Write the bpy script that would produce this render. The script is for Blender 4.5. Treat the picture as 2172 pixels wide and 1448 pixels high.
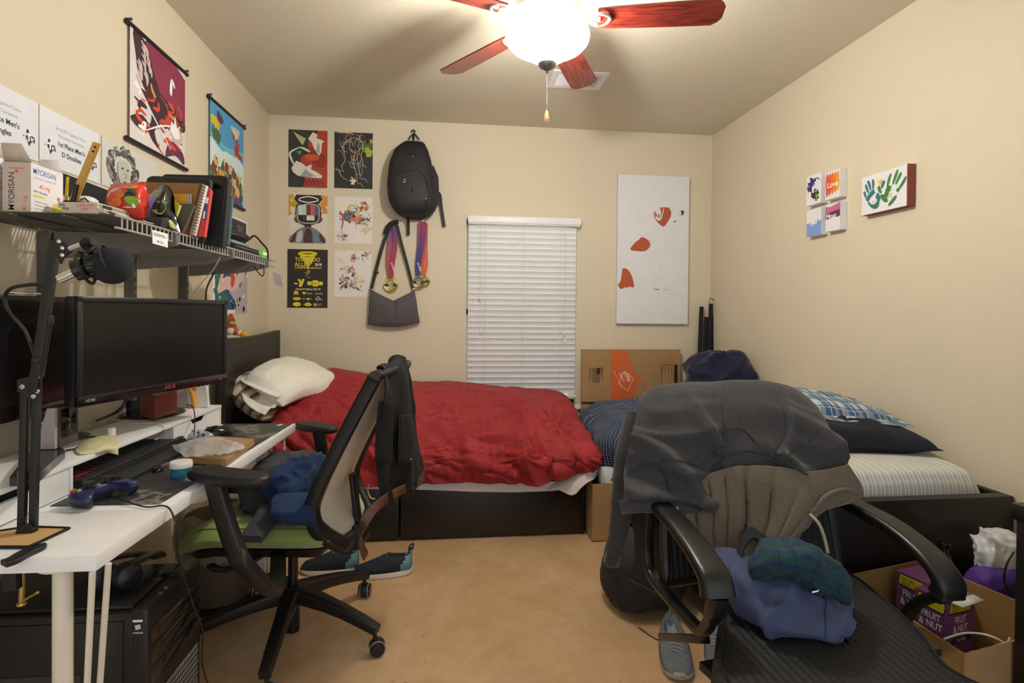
import bpy, bmesh, math, random
from math import sin, cos, pi, sqrt, radians as R, atan2, hypot, exp, floor
from mathutils import Vector as V, Matrix, noise
random.seed(7)
for o in list(bpy.data.objects): bpy.data.objects.remove(o)
sc = bpy.context.scene
COL = sc.collection

# ---------------------------------------------------------------- camera
FPX, YAW, PITCH, ROLL, SY, CH = 1167.25, .11521, -.00989, .00921, -53.07, 1.3289
XL, XR, YB, ZC = -1.304, 2.077, 4.187, 2.74
_fw = V((sin(YAW)*cos(PITCH), cos(YAW)*cos(PITCH), sin(PITCH)))
_r = V((cos(YAW), -sin(YAW), 0)); _u = _r.cross(_fw)
_r2 = _r*cos(ROLL)+_u*sin(ROLL); _u2 = -_r*sin(ROLL)+_u*cos(ROLL)
cam = bpy.data.cameras.new('camera'); co = bpy.data.objects.new('camera', cam); COL.objects.link(co)
mw = Matrix((( _r2.x,_u2.x,-_fw.x,0),(_r2.y,_u2.y,-_fw.y,0),(_r2.z,_u2.z,-_fw.z,CH),(0,0,0,1)))
co.matrix_world = mw
cam.sensor_width = 36; cam.lens = FPX*36/2172; cam.shift_y = SY/2172; cam.clip_start = .05
sc.camera = co

# ---------------------------------------------------------------- world, lamps, exposure
sc.view_settings.view_transform = 'Standard'; sc.view_settings.look = 'None'
sc.view_settings.gamma = 1; sc.view_settings.use_curve_mapping = False
sc.view_settings.exposure = 0.02
w = bpy.data.worlds.new('world'); sc.world = w; w.use_nodes = True
w.node_tree.nodes['Background'].inputs[0].default_value = (.93, .96, 1, 1)
w.node_tree.nodes['Background'].inputs[1].default_value = 1.15
FANC = (.388, 2.2)
def lamp(name, kind, loc, energy, color=(1,1,1), size=.1, rot=None):
    l = bpy.data.lights.new(name, kind); l.energy = energy; l.color = color
    if kind == 'AREA': l.size = size
    else: l.shadow_soft_size = size
    o = bpy.data.objects.new(name, l); COL.objects.link(o); o.location = loc
    if rot: o.rotation_euler = rot
    return o
BULB_W = 105

# ---------------------------------------------------------------- pixel -> point on a plane of the room
def ray(px, py):
    return _fw + _r2*((px-1086)/FPX) - _u2*((py-724-SY)/FPX)
def at(px, py, Y=None, X=None, Z=None, P=None, N=None):
    d = ray(px, py); o = V((0,0,CH))
    if Y is not None: t = Y/d.y
    elif X is not None: t = X/d.x
    elif Z is not None: t = (Z-CH)/d.z
    else: t = (V(P)-o).dot(V(N))/d.dot(V(N))
    return o+d*t

# ---------------------------------------------------------------- materials
def lin(c):
    if isinstance(c, str):
        c = [int(c[i:i+2],16)/255 for i in (0,2,4)]
    return tuple(x/12.92 if x<=.04045 else ((x+.055)/1.055)**2.4 for x in c)+(1,)
MC = {}
class NT:
    def __init__(s, name):
        s.m = bpy.data.materials.new(name); s.m.use_nodes = True
        s.t = s.m.node_tree; s.b = s.t.nodes['Principled BSDF']
    def n(s, typ, **k):
        x = s.t.nodes.new(typ)
        for a, v in k.items():
            if a == 'op': x.operation = v
            elif a.startswith('i') and a[1:].isdigit(): s.put(x.inputs[int(a[1:])], v)
            else: setattr(x, a, v)
        return x
    def put(s, sock, v):
        if hasattr(v, 'is_output'): s.t.links.new(v, sock)
        elif hasattr(v, 'outputs'): s.t.links.new(v.outputs[0], sock)
        else: sock.default_value = v
    def coord(s, which='Object', scale=(1,1,1), loc=(0,0,0), rot=(0,0,0)):
        c = s.n('ShaderNodeTexCoord'); m = s.n('ShaderNodeMapping')
        s.t.links.new(c.outputs[which], m.inputs[0])
        m.inputs['Scale'].default_value = scale; m.inputs['Location'].default_value = loc; m.inputs['Rotation'].default_value = rot
        return m
    def math(s, op, a, b=0.0, c=0.0): return s.n('ShaderNodeMath', op=op, i0=a, i1=b, i2=c)
    def mix(s, f, a, b):
        x = s.n('ShaderNodeMix', data_type='RGBA'); s.put(x.inputs[0], f); s.put(x.inputs[6], a); s.put(x.inputs[7], b)
        return x.outputs[2]
    def noise(s, co, scale, detail=4, rough=.5):
        x = s.n('ShaderNodeTexNoise'); s.put(x.inputs['Vector'], co); x.inputs['Scale'].default_value = scale
        x.inputs['Detail'].default_value = detail; x.inputs['Roughness'].default_value = rough
        return x.outputs[0]
    def ramp(s, f, stops, interp='LINEAR'):
        x = s.n('ShaderNodeValToRGB'); s.put(x.inputs[0], f); cr = x.color_ramp; cr.interpolation = interp
        while len(cr.elements) < len(stops): cr.elements.new(.5)
        for e, (p, c) in zip(cr.elements, stops): e.position = p; e.color = c if len(c)==4 and not isinstance(c,str) else lin(c)
        return x.outputs[0]
    def bump(s, h, strength=.3, dist=.01):
        x = s.n('ShaderNodeBump'); s.put(x.inputs['Height'], h); x.inputs['Strength'].default_value = strength
        x.inputs['Distance'].default_value = dist; s.t.links.new(x.outputs[0], s.b.inputs['Normal'])
def mat(name, col, rough=.5, metal=0, col2=None, nscale=20, bump=None, spec=.5, alpha=1, trans=0, emit=None, coat=0, sheen=0, which='Object', nstretch=(1,1,1)):
    if name in MC: return MC[name]
    t = NT(name); b = t.b; c = lin(col)
    b.inputs['Base Color'].default_value = c; b.inputs['Roughness'].default_value = rough; b.inputs['Metallic'].default_value = metal
    b.inputs['Specular IOR Level'].default_value = spec
    if alpha < 1: b.inputs['Alpha'].default_value = alpha
    if trans: b.inputs['Transmission Weight'].default_value = trans
    if coat: b.inputs['Coat Weight'].default_value = coat
    if sheen: b.inputs['Sheen Weight'].default_value = sheen; b.inputs['Sheen Roughness'].default_value = .4
    if emit: b.inputs['Emission Color'].default_value = lin(emit[0]); b.inputs['Emission Strength'].default_value = emit[1]
    k = t.coord(which, nstretch) if (col2 or bump or True) else None
    if col2 is None:
        c2 = tuple(min(1, x*1.12+.002) for x in c[:3])+(1,)
        t.put(b.inputs['Base Color'], t.mix(t.noise(k, nscale, 3), c, c2))
    else:
        f = t.ramp(t.noise(k, nscale, 5, .6), [(.35,(0,0,0,1)),(.65,(1,1,1,1))])
        t.put(b.inputs['Base Color'], t.mix(f, c, lin(col2)))
    if bump: t.bump(t.noise(k, bump[0], 3), bump[1], bump[2] if len(bump)>2 else .004)
    MC[name] = t.m
    return t.m

# ---------------------------------------------------------------- mesh builder
def smooth_by_angle(me, ang=35):
    me.shade_smooth()
    try: me.set_sharp_from_angle(angle=R(ang))
    except Exception: pass
class MB:
    """collects shapes (each with its own material slot) and links them as ONE mesh object"""
    def __init__(s): s.v=[]; s.f=[]; s.m=[]; s.uv=[]; s.mats=[]; s.cm=0; s.T=Matrix()
    def mat(s, m):
        if m not in s.mats: s.mats.append(m)
        s.cm = s.mats.index(m); return s
    def add(s, vs, fs, uvs=None):
        k = len(s.v); s.v += [s.T @ V(p) for p in vs]
        flip = s.T.to_3x3().determinant() < 0
        for i, f in enumerate(fs):
            f = [a+k for a in f]; u = uvs[i] if uvs else None
            if flip: f = f[::-1]; u = u[::-1] if u else None
            s.f.append(f); s.m.append(s.cm); s.uv.append(u)
        return s
    def bm(s, b):
        b.verts.index_update()
        return s.add([v.co.copy() for v in b.verts], [[v.index for v in f.verts] for f in b.faces])
    def box(s, a, b, r=0, seg=2):
        a = V(a); b = V(b); lo = V(map(min, a, b)); hi = V(map(max, a, b))
        if r <= 0:
            p = [(x,y,z) for z in (lo.z,hi.z) for y in (lo.y,hi.y) for x in (lo.x,hi.x)]
            return s.add(p, [(0,2,3,1),(4,5,7,6),(0,1,5,4),(2,6,7,3),(0,4,6,2),(1,3,7,5)])
        m = bmesh.new(); bmesh.ops.create_cube(m, size=1)
        for v in m.verts: v.co = V((lo[i]+(v.co[i]+.5)*(hi[i]-lo[i]) for i in range(3)))
        r = min(r, min(hi-lo)*.49)
        bmesh.ops.bevel(m, geom=m.edges[:], offset=r, segments=seg, profile=.5, affect='EDGES')
        s.bm(m); m.free(); return s
    def beam(s, p, q, wd, th, up=(0,0,1), r=0):
        """box from p to q, width wd across, thickness th along up"""
        p=V(p); q=V(q); d=(q-p); L=d.length; d.normalize(); up=V(up); x=d.cross(up)
        if x.length<1e-4: x=d.cross(V((1,0,0)))
        x.normalize(); z=x.cross(d)
        old=s.T; s.T = old @ Matrix(((x.x,d.x,z.x,p.x),(x.y,d.y,z.y,p.y),(x.z,d.z,z.z,p.z),(0,0,0,1)))
        s.box((-wd/2,0,-th/2),(wd/2,L,th/2), r); s.T=old; return s
    def cyl(s, p, q, r1, r2=None, n=20, caps=True):
        r2 = r1 if r2 is None else r2
        p=V(p); q=V(q); d=(q-p).normalized(); x=d.orthogonal().normalized(); y=d.cross(x)
        vs=[]; 
        for c, rr in ((p,r1),(q,r2)):
            for i in range(n):
                a=2*pi*i/n; vs.append(c+(x*cos(a)+y*sin(a))*rr)
        fs=[(i,(i+1)%n,n+(i+1)%n,n+i) for i in range(n)]
        if caps: fs += [tuple(range(n))[::-1], tuple(range(n,2*n))]
        return s.add(vs, fs)
    def lathe(s, prof, c=(0,0,0), n=28, axis=(0,0,1), flute=0, ex=1):
        ax=V(axis).normalized(); x=ax.orthogonal().normalized(); 
        if abs(ax.z)>.99: x=V((1,0,0))
        y=ax.cross(x); c=V(c); vs=[]; fs=[]
        for r, h in prof:
            for i in range(n):
                a=2*pi*i/n; rr=r*(1+flute*cos(8*a)); vs.append(c+ax*h+(x*cos(a)*ex+y*sin(a))*rr)
        for k in range(len(prof)-1):
            for i in range(n):
                j=(i+1)%n; fs.append((k*n+i,k*n+j,(k+1)*n+j,(k+1)*n+i))
        if prof[0][0]>1e-5: fs.append(tuple(range(n))[::-1])
        if prof[-1][0]>1e-5: fs.append(tuple((len(prof)-1)*n+i for i in range(n)))
        return s.add(vs, fs)
    def sweep(s, pts, sec, up=(0,0,1), closed=False, scale=None, cap=True):
        """sweep a cross-section (list of (across, up)) along pts"""
        pts=[V(p) for p in pts]; n=len(pts); m=len(sec); vs=[]; up=V(up); prev=None
        for i,p in enumerate(pts):
            if closed: d=pts[(i+1)%n]-pts[i-1]
            else: d=pts[min(i+1,n-1)]-pts[max(i-1,0)]
            if d.length<1e-9: d=V((0,0,1))
            d.normalize(); u=up if prev is None or up.length>1.5 else prev
            x=d.cross(up); 
            if x.length<.05: x = prev.copy() if prev else d.orthogonal()
            x.normalize()
            if prev is not None and x.dot(prev)<0 and up.length<1.5: x=-x
            prev=x; z=x.cross(d); k=scale[i] if scale else 1
            kx,kz=(k if isinstance(k,(tuple,list)) else (k,k))
            for a,b in sec: vs.append(p+x*a*kx+z*b*kz)
        fs=[]
        for i in range(n if closed else n-1):
            for j in range(m):
                a=i*m+j; b=i*m+(j+1)%m; c=((i+1)%n)*m+(j+1)%m; e=((i+1)%n)*m+j
                fs.append((a,b,c,e))
        if not closed and cap: fs += [tuple(range(m))[::-1], tuple((n-1)*m+j for j in range(m))]
        return s.add(vs, fs)
    def tube(s, pts, r, n=8, closed=False, smooth=0):
        if smooth: pts=crv(pts, smooth, closed)
        pts=[V(p) for p in pts]; N=len(pts); vs=[]; prev=None
        for i,p in enumerate(pts):
            d=(pts[(i+1)%N]-pts[i-1]) if closed else pts[min(i+1,N-1)]-pts[max(i-1,0)]
            if d.length<1e-9: d=V((0,0,1))
            d.normalize()
            x = d.orthogonal().normalized() if prev is None else (prev-d*prev.dot(d))
            if x.length<1e-5: x=d.orthogonal()
            x.normalize(); prev=x; y=d.cross(x); rr=(r[min(int(i*len(r)/N),len(r)-1)]) if isinstance(r,(list,tuple)) else r
            for j in range(n):
                a=2*pi*j/n; vs.append(p+(x*cos(a)+y*sin(a))*rr)
        fs=[]
        for i in range(N if closed else N-1):
            for j in range(n):
                fs.append((i*n+j, i*n+(j+1)%n, ((i+1)%N)*n+(j+1)%n, ((i+1)%N)*n+j))
        if not closed: fs += [tuple(range(n))[::-1], tuple((N-1)*n+j for j in range(n))]
        return s.add(vs, fs)
    def poly(s, pts, depth=0, d=(0,0,1)):
        """flat polygon, extruded by depth against direction d"""
        pts=[V(p) for p in pts]; n=len(pts)
        if depth==0: return s.add(pts, [tuple(range(n))])
        e=V(d)*-depth; vs=pts+[p+e for p in pts]
        nrm=V((0,0,0))
        for i in range(n): nrm += pts[i].cross(pts[(i+1)%n])
        fr=tuple(range(n)); bk=tuple(range(n,2*n))[::-1]; side=[(i,n+i,n+(i+1)%n,(i+1)%n) for i in range(n)]
        if nrm.dot(V(d))<0: fr=fr[::-1]; bk=bk[::-1]; side=[q[::-1] for q in side]
        return s.add(vs, [fr,bk]+side)
    def grid(s, P, uv=True, closed=False, us=1, vs_=1):
        """P[i][j] grid of points"""
        n=len(P); m=len(P[0]); vs=[p for row in P for p in row]; fs=[]; uvs=[]
        for i in range(n-1):
            for j in range(m if closed else m-1):
                j2=(j+1)%m
                fs.append((i*m+j, i*m+j2, (i+1)*m+j2, (i+1)*m+j))
                a,b=i/(n-1)*us,(i+1)/(n-1)*us; c,d_=j/(m-1)*vs_,(j+1)/(m-1)*vs_
                uvs.append([(a,c),(a,d_),(b,d_),(b,c)])
        return s.add(vs, fs, uvs)
    def ell(s, c, r, n=20, m=12, rot=None):
        c=V(c); P=[]
        M3 = rot or Matrix.Identity(3)
        for i in range(m+1):
            t=pi*i/m; P.append([c+M3@V((r[0]*sin(t)*cos(2*pi*j/n), r[1]*sin(t)*sin(2*pi*j/n), -r[2]*cos(t))) for j in range(n)])
        return s.grid(P, closed=True)
    def text(s, txt, o, x, y, size, bold=0, align='LEFT', depth=0, spacing=1, sx=1):
        """letters as mesh; o origin, x reading direction, y up direction"""
        c=bpy.data.curves.new('t','FONT'); c.body=txt; c.size=1; c.offset=bold; c.align_x=align; c.space_character=spacing; c.resolution_u=3
        ob=bpy.data.objects.new('t',c); COL.objects.link(ob)
        bpy.context.view_layer.update()
        dg=bpy.context.evaluated_depsgraph_get(); me=bpy.data.meshes.new_from_object(ob.evaluated_get(dg))
        x=V(x).normalized(); y=V(y).normalized(); z=x.cross(y); o=V(o)
        s.add([o+x*v.co.x*size*sx+y*v.co.y*size+z*depth for v in me.vertices], [tuple(p.vertices) for p in me.polygons])
        bpy.data.objects.remove(ob); bpy.data.curves.remove(c); bpy.data.meshes.remove(me)
        return s
    def build(s, name, parent=None, ang=35, origin=None, solid=0, sub=0, bev=0, soff=-1):
        if origin is None:
            lo=V((min(v[i] for v in s.v) for i in range(3))); hi=V((max(v[i] for v in s.v) for i in range(3)))
            origin=V(((lo.x+hi.x)/2,(lo.y+hi.y)/2,lo.z)) if parent is None else V((0,0,0))
        origin=V(origin)
        me=bpy.data.meshes.new(name); me.from_pydata([tuple(v-origin) for v in s.v],[],s.f)
        for m in s.mats: me.materials.append(m)
        me.polygons.foreach_set('material_index', s.m)
        if any(s.uv):
            ul=me.uv_layers.new(name='UVMap'); k=0
            for i,f in enumerate(s.f):
                for j in range(len(f)):
                    if s.uv[i]: ul.data[k].uv=s.uv[i][j]
                    k+=1
        me.validate(); smooth_by_angle(me, ang)
        ob=bpy.data.objects.new(name, me); COL.objects.link(ob); ob.location=origin
        if parent is not None:
            ob.parent=parent
            ob.location=origin-V(parent.location) if parent.rotation_euler.z==0 and not parent.get('_loc') else origin
        if solid: md=ob.modifiers.new('solid','SOLIDIFY'); md.thickness=solid; md.offset=soff
        if sub: md=ob.modifiers.new('sub','SUBSURF'); md.levels=sub; md.render_levels=sub
        if bev: md=ob.modifiers.new('bev','BEVEL'); md.width=bev; md.segments=2; md.limit_method='ANGLE'
        return ob
def crv(pts, k=8, closed=False):
    """Catmull-Rom through pts"""
    pts=[V(p) for p in pts]; n=len(pts); out=[]
    for i in range(n if closed else n-1):
        if closed: a,b,c,d=pts[i-1],pts[i],pts[(i+1)%n],pts[(i+2)%n]
        else: a,b,c,d=pts[max(i-1,0)],pts[i],pts[i+1],pts[min(i+2,n-1)]
        for j in range(k):
            t=j/k; out.append(.5*((2*b)+(c-a)*t+(2*a-5*b+4*c-d)*t*t+(3*b-a-3*c+d)*t**3))
    if not closed: out.append(pts[-1])
    return out
def loft(rows, ku=8, kv=8, closed=False):
    """rows of control points -> dense grid of points"""
    rr=[crv(r, kv, closed) for r in rows]; cols=[crv([r[j] for r in rr], ku) for j in range(len(rr[0]))]
    return [[cols[j][i] for j in range(len(cols))] for i in range(len(cols[0]))]
def gnormal(P, i, j, closed=False):
    n=len(P); m=len(P[0])
    a=P[min(i+1,n-1)][j]-P[max(i-1,0)][j]
    b=(P[i][(j+1)%m]-P[i][j-1]) if closed else P[i][min(j+1,m-1)]-P[i][max(j-1,0)]
    c=a.cross(b); return c.normalized() if c.length>1e-12 else V((0,0,1))
def wrinkle(P, fn, closed=False):
    """displace a grid along its normals by fn(point, u, v)"""
    n=len(P); m=len(P[0])
    return [[P[i][j]+gnormal(P,i,j,closed)*fn(P[i][j], i/(n-1), j/(m-1)) for j in range(m)] for i in range(n)]
def nz(p, s=1, seed=0): return noise.noise(V(p)*s+V((seed*7.3,seed*3.1,seed*1.7)))
def ridge(p, s=1, seed=0):
    return 1-abs(nz(p,s,seed))*2.2
def crease(p, d, f, seed=0, stretch=.22, warp=.5, pw=2.5):
    """sharp-crested folds running along direction d"""
    p=V(p); d=V(d).normalized(); t=p.dot(d); q=(p-d*t)*f+d*(t*f*stretch)
    q=q+V((nz(p*f*.35,1,seed+1),nz(p*f*.35,1,seed+2),nz(p*f*.35,1,seed+3)))*warp
    a=max(0,1-abs(noise.noise(q+V((seed*3.7,seed*1.9,seed*5.1))))*2.6); return a**pw
def rect_sec(w_, h, r=.0, n=3):
    """rounded rectangle cross-section"""
    out=[]
    for cx,cy,a0 in ((w_/2-r,h/2-r,0),(-w_/2+r,h/2-r,90),(-w_/2+r,-h/2+r,180),(w_/2-r,-h/2+r,270)):
        for i in range(n+1):
            a=R(a0+90*i/n); out.append((cx+r*cos(a), cy+r*sin(a)))
    return out
def tag(o, label=None, cat=None, group=None, kind=None):
    if label: o['label']=label
    if cat: o['category']=cat
    if group: o['group']=group
    if kind: o['kind']=kind
    return o
def empty(name, loc=(0,0,0), rz=0, label=None, cat=None, group=None):
    o=bpy.data.objects.new(name, None); COL.objects.link(o); o.location=loc; o.rotation_euler=(0,0,rz); o.empty_display_size=.05
    return tag(o, label, cat, group)
def part(mb, name, root, **k):
    """part whose points are given in WORLD coordinates although root is placed and turned"""
    inv=(Matrix.Translation(V(root.location)) @ root.rotation_euler.to_matrix().to_4x4()).inverted()
    mb.v=[inv@v for v in mb.v]
    me_o=mb.build(name, None, origin=(0,0,0), **k); me_o.parent=root
    return me_o
def sub_of(mb, name, par, root=None, **k):
    """sub-part of a part that sits untransformed under its root"""
    if root is not None:
        inv=(Matrix.Translation(V(root.location)) @ root.rotation_euler.to_matrix().to_4x4()).inverted()
        mb.v=[inv@v for v in mb.v]
    else: mb.v=[v-V(par.location) for v in mb.v]
    o=mb.build(name, None, origin=(0,0,0), **k); o.parent=par
    return o
def copy_tree(o, parent=None):
    c=o.copy(); COL.objects.link(c)
    if parent is not None: c.parent=parent
    for ch in list(o.children): copy_tree(ch, c)
    return c
# common materials
BLK=mat('black_plastic','0f0f11',.42); BLKM=mat('black_matte','0c0c0e',.75); BLKG=mat('black_gloss','0c0c0e',.16)
CHR=mat('chrome','d0d0d4',.16,1); STEEL=mat('steel','9a9a9c',.35,1); WHT=mat('white_paint','e8e8e8',.35)
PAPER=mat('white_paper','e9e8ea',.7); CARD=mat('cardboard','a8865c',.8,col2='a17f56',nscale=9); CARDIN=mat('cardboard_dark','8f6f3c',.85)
RED=mat('red_ink','c23a34',.6); BLUE=mat('blue_ink','2d4da8',.6); NAVYI=mat('navy_ink','1a2140',.6); YEL=mat('yellow_ink','e3cf25',.55)
INK=mat('black_ink','18181a',.6); WINK=mat('white_ink','f2f2f0',.6); GRYI=mat('grey_ink','8f8f96',.6); ORNG=mat('orange_ink','cf5a24',.6)
GRNI=mat('green_ink','2f6a3c',.6); PINKI=mat('pink_ink','d98ca0',.6); CHARC=mat('charcoal_fabric','3a3a3e',.9,bump=(400,.3,.002))
# ================================================================ the room
def wallmat(name, c1, c2, sc_=90, st=.14):
    t=NT(name); k=t.coord('Object'); t.b.inputs['Roughness'].default_value=.62; t.b.inputs['Specular IOR Level'].default_value=.3
    t.put(t.b.inputs['Base Color'], t.mix(t.noise(k,1.6,3), lin(c1), lin(c2)))
    t.bump(t.ramp(t.noise(k,sc_,3,.55),[(.35,(0,0,0,1)),(.62,(1,1,1,1))]), st, .004)
    return t.m
WALL=wallmat('wall_paint','dacfb8','d7ccb4'); CEIL=wallmat('ceiling_paint','d9d1bd','d6ceb9',110,.2)
def floormat():
    t=NT('stained_concrete'); k=t.coord('Object'); b=t.b
    a=t.noise(k,1.3,6,.62); c=t.ramp(a,[(.3,'c4a27a'),(.5,'d4b38c'),(.7,'dfc4a0')])
    d=t.ramp(t.noise(k,6,8,.7),[(.42,(0,0,0,1)),(.7,(1,1,1,1))])
    c=t.mix(t.math('MULTIPLY',d,.5), c, lin('ad8458'))
    s=t.ramp(t.noise(k,34,2,.4),[(.74,(0,0,0,1)),(.76,(1,1,1,1))]); c=t.mix(t.math('MULTIPLY',s,.5), c, lin('8a6238'))
    s2=t.ramp(t.noise(k,3.1,9,.8),[(.62,(0,0,0,1)),(.72,(1,1,1,1))]); c=t.mix(t.math('MULTIPLY',s2,.6), c, lin('efd8b8'))
    s3=t.ramp(t.noise(k,2.0,10,.75),[(.5,(0,0,0,1)),(.58,(1,1,1,1))]); c=t.mix(t.math('MULTIPLY',s3,.3), c, lin('c0966a'))
    t.put(b.inputs['Base Color'],c); t.put(b.inputs['Roughness'], t.math('MULTIPLY_ADD',t.noise(k,5,4),.3,.22))
    t.bump(t.noise(k,9,4),.06,.01); return t.m
FY=-.9
tag(MB().mat(floormat()).box((XL-.1,FY,-.1),(XR+.1,YB+.1,0)).build('floor'),kind='structure')
tag(MB().mat(CEIL).box((XL-.1,FY,ZC),(XR+.1,YB+.1,ZC+.1)).build('ceiling'),kind='structure')
tag(MB().mat(WALL).box((XL-.1,FY,0),(XL,YB,ZC)).build('wall_left'),kind='structure')
tag(MB().mat(WALL).box((XR,FY,0),(XR+.1,YB,ZC)).build('wall_right'),kind='structure')
WX0,WX1,WZ0,WZ1=.135,.985,.60,2.03
m=MB().mat(WALL)
m.box((XL-.1,YB,0),(WX0,YB+.12,ZC)).box((WX1,YB,0),(XR+.1,YB+.12,ZC)).box((WX0,YB,0),(WX1,YB+.12,WZ0)).box((WX0,YB,WZ1),(WX1,YB+.12,ZC))
tag(m.build('wall_back'),kind='structure')
# window behind the blind: frame, sash bar, pane, sill
wn=empty('window_1',((WX0+WX1)/2,YB+.08,WZ0)); tag(wn,kind='structure')
m=MB().mat(WHT)
for a,b in (((WX0,YB+.06,WZ0),(WX0+.04,YB+.11,WZ1)),((WX1-.04,YB+.06,WZ0),(WX1,YB+.11,WZ1)),((WX0,YB+.06,WZ1-.04),(WX1,YB+.11,WZ1)),((WX0,YB+.06,WZ0),(WX1,YB+.11,WZ0+.04)),((WX0,YB+.06,1.3),(WX1,YB+.1,1.34))): m.box(a,b)
part(m,'window_frame',wn)
part(MB().mat(mat('window_glass','dfe8ea',.05,trans=1)).box((WX0+.03,YB+.08,WZ0+.03),(WX1-.03,YB+.086,WZ1-.03)),'pane',wn)
m=MB().mat(WHT).box((WX0-.05,YB-.045,WZ0-.025),(WX1+.055,YB+.06,WZ0+.004),.006).box((WX0-.02,YB-.015,WZ0-.075),(WX1+.025,YB,WZ0-.025),.004)
part(m,'window_sill',wn)
# blind
bl=empty('window_blind',((WX0+WX1)/2,YB-.03,WZ0+.05),label='closed white horizontal slat blind covering the window',cat='blind')
BW=mat('blind_white','e9eaea',.4); x0,x1=.143,.975
part(MB().mat(BW).box((x0,YB-.075,1.975),(x1+.02,YB-.002,2.04),.006).box((x0-.004,YB-.082,1.985),(x1+.024,YB-.07,2.034),.005),'headrail',bl)
m=MB().mat(BW); ns=30; z0,z1=.70,1.965; tilt=R(68)
for i in range(ns):
    zc=z0+(z1-z0)*(i+.5)/ns; P=[]
    for a in range(2):
        row=[]
        for j in range(7):
            t=(j/6-.5); y=t*.05; zz=.004*(1-4*t*t)
            dy=y*cos(tilt)-zz*sin(tilt); dz=y*sin(tilt)+zz*cos(tilt)
            row.append(V(((x0+.003,x1-.003)[a]+ (.0), YB-.045-dy*1, zc+dz)))
        P.append(row)
    Q=[[p+V((0,.0035,-.0005)) for p in row] for row in P]
    m.grid(P); m.grid([Q[1],Q[0]])
part(m,'slats',bl,ang=60)
part(MB().mat(BW).box((x0,YB-.062,.672),(x1,YB-.03,.692),.004),'bottom_rail',bl)
for xs in (x0+.13,x0+.42,x1-.13): part(MB().mat(mat('cord_white','d8d8d6',.8)).cyl((xs,YB-.071,.69),(xs,YB-.071,1.98),.0011,n=6),'ladder_cord',bl)
for xs,ze,zt in ((x0+.09,1.44,1),(x0+.1,1.19,1),(x1-.1,1.18,0),(x1-.092,1.12,0)):
    c=part(MB().mat(MC['cord_white']).cyl((xs,YB-.078,ze),(xs,YB-.078,1.98),.0009,n=6),'pull_cord',bl)
    sub_of(MB().mat(BW).lathe([(.003,.03),(.007,.02),(.008,.0),(.004,-.002)],(xs,YB-.079,ze-.024),12),'tassel',c,bl)
# ceiling vent
vn=empty('ceiling_vent',(.768,3.3,ZC),label='white rectangular ceiling air vent behind the fan',cat='vent')
m=MB().mat(WHT); 
for a,b in (((.60,3.175),(.935,3.215)),((.60,3.38),(.935,3.42)),((.60,3.215),(.64,3.38)),((.895,3.215),(.935,3.38)),((.765,3.215),(.772,3.38))): m.box((a[0],a[1],ZC-.008),(b[0],b[1],ZC-.0005))
part(m,'frame',vn)
m=MB().mat(WHT)
for i in range(7): m.beam((.64,3.23+i*.022,ZC-.006),(.765,3.23+i*.022,ZC-.006),.012,.0015,(0,.6,1))
for i in range(9): m.beam((.78+i*.0135,3.22,ZC-.006),(.78+i*.0135,3.375,ZC-.006),.009,.0015,(.6,0,1))
part(m,'louvres',vn)
part(MB().mat(mat('vent_dark','3b4658',.8)).box((.64,3.215,ZC-.002),(.895,3.38,ZC-.0005)),'duct',vn)
# ================================================================ ceiling fan
fx,fy=FANC; FZ=2.50
fan=empty('ceiling_fan',(fx,fy,ZC-.001),label='five-blade mahogany ceiling fan with glowing frosted bowl light',cat='ceiling fan')
FM=mat('fan_white_metal','c9c9c6',.3,.4)
part(MB().mat(FM).lathe([(.065,ZC-.002),(.07,ZC-.02),(.05,ZC-.06),(.02,ZC-.07)],(fx,fy,0)),'canopy',fan)
part(MB().mat(FM).lathe([(.05,ZC-.05),(.10,ZC-.06),(.125,ZC-.1),(.13,ZC-.16),(.115,ZC-.2),(.09,ZC-.215),(.08,ZC-.225)],(fx,fy,0),36),'motor_housing',fan)
def woodmat():
    t=NT('mahogany'); k=t.coord('UV',(3,40,1)); n=t.noise(k,2.2,6,.6)
    t.put(t.b.inputs['Base Color'], t.ramp(n,[(.3,'3a1210'),(.5,'6a2218'),(.7,'8c3324')])); t.b.inputs['Roughness'].default_value=.3
    t.b.inputs['Coat Weight'].default_value=.3
    return t.m
MAH=woodmat()
BR=.685
for k,aa in enumerate((-13,63,126,200,272)):
    a=R(aa); d=V((cos(a),sin(a),0)); n_=V((-sin(a),cos(a),0)); pt=R(-12)
    nn=n_*cos(pt)+V((0,0,1))*sin(pt); c=V((fx,fy,FZ))
    outline=[(.20,.052),(.26,.058),(.5,.066),(BR-.035,.068),(BR-.012,.05),(BR,.03),(BR,-.03),(BR-.012,-.05),(BR-.035,-.068),(.5,-.066),(.26,-.058),(.20,-.052)]
    top=[c+d*x+nn*y for x,y in outline]; up=d.cross(nn)
    m=MB().mat(MAH); m.poly([p+up*.003 for p in top],.006,up)
    for i in range(len(m.uv)):
        f=m.f[i]; m.uv[i]=[((m.v[q]-c).dot(d)*1.3+k,(m.v[q]-c).dot(nn)) for q in f]
    bo=part(m,'blade',fan,ang=20)
    m=MB().mat(FM)
    for sgn in (1,-1):
        m.tube([c+d*.09+V((0,0,.03)),c+d*.12+n_*.035*sgn+V((0,0,.02)),c+d*.17+n_*.028*sgn+V((0,0,.0)),c+d*.2+n_*.045*sgn-up*.006,c+d*.235+n_*.03*sgn-up*.006,c+d*.25-up*.006],.0065,8,smooth=5)
    m.beam(c+d*.09+V((0,0,.03)),c+d*.21-up*.007,.02,.008)
    part(m,'blade_bracket',fan)
BZ=2.29   # rim of the bowl
part(MB().mat(FM).lathe([(.06,2.55),(.065,2.53),(.05,2.515),(.012,2.51),(.012,2.47)],(fx,fy,0),36),'light_fitter',fan)
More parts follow.
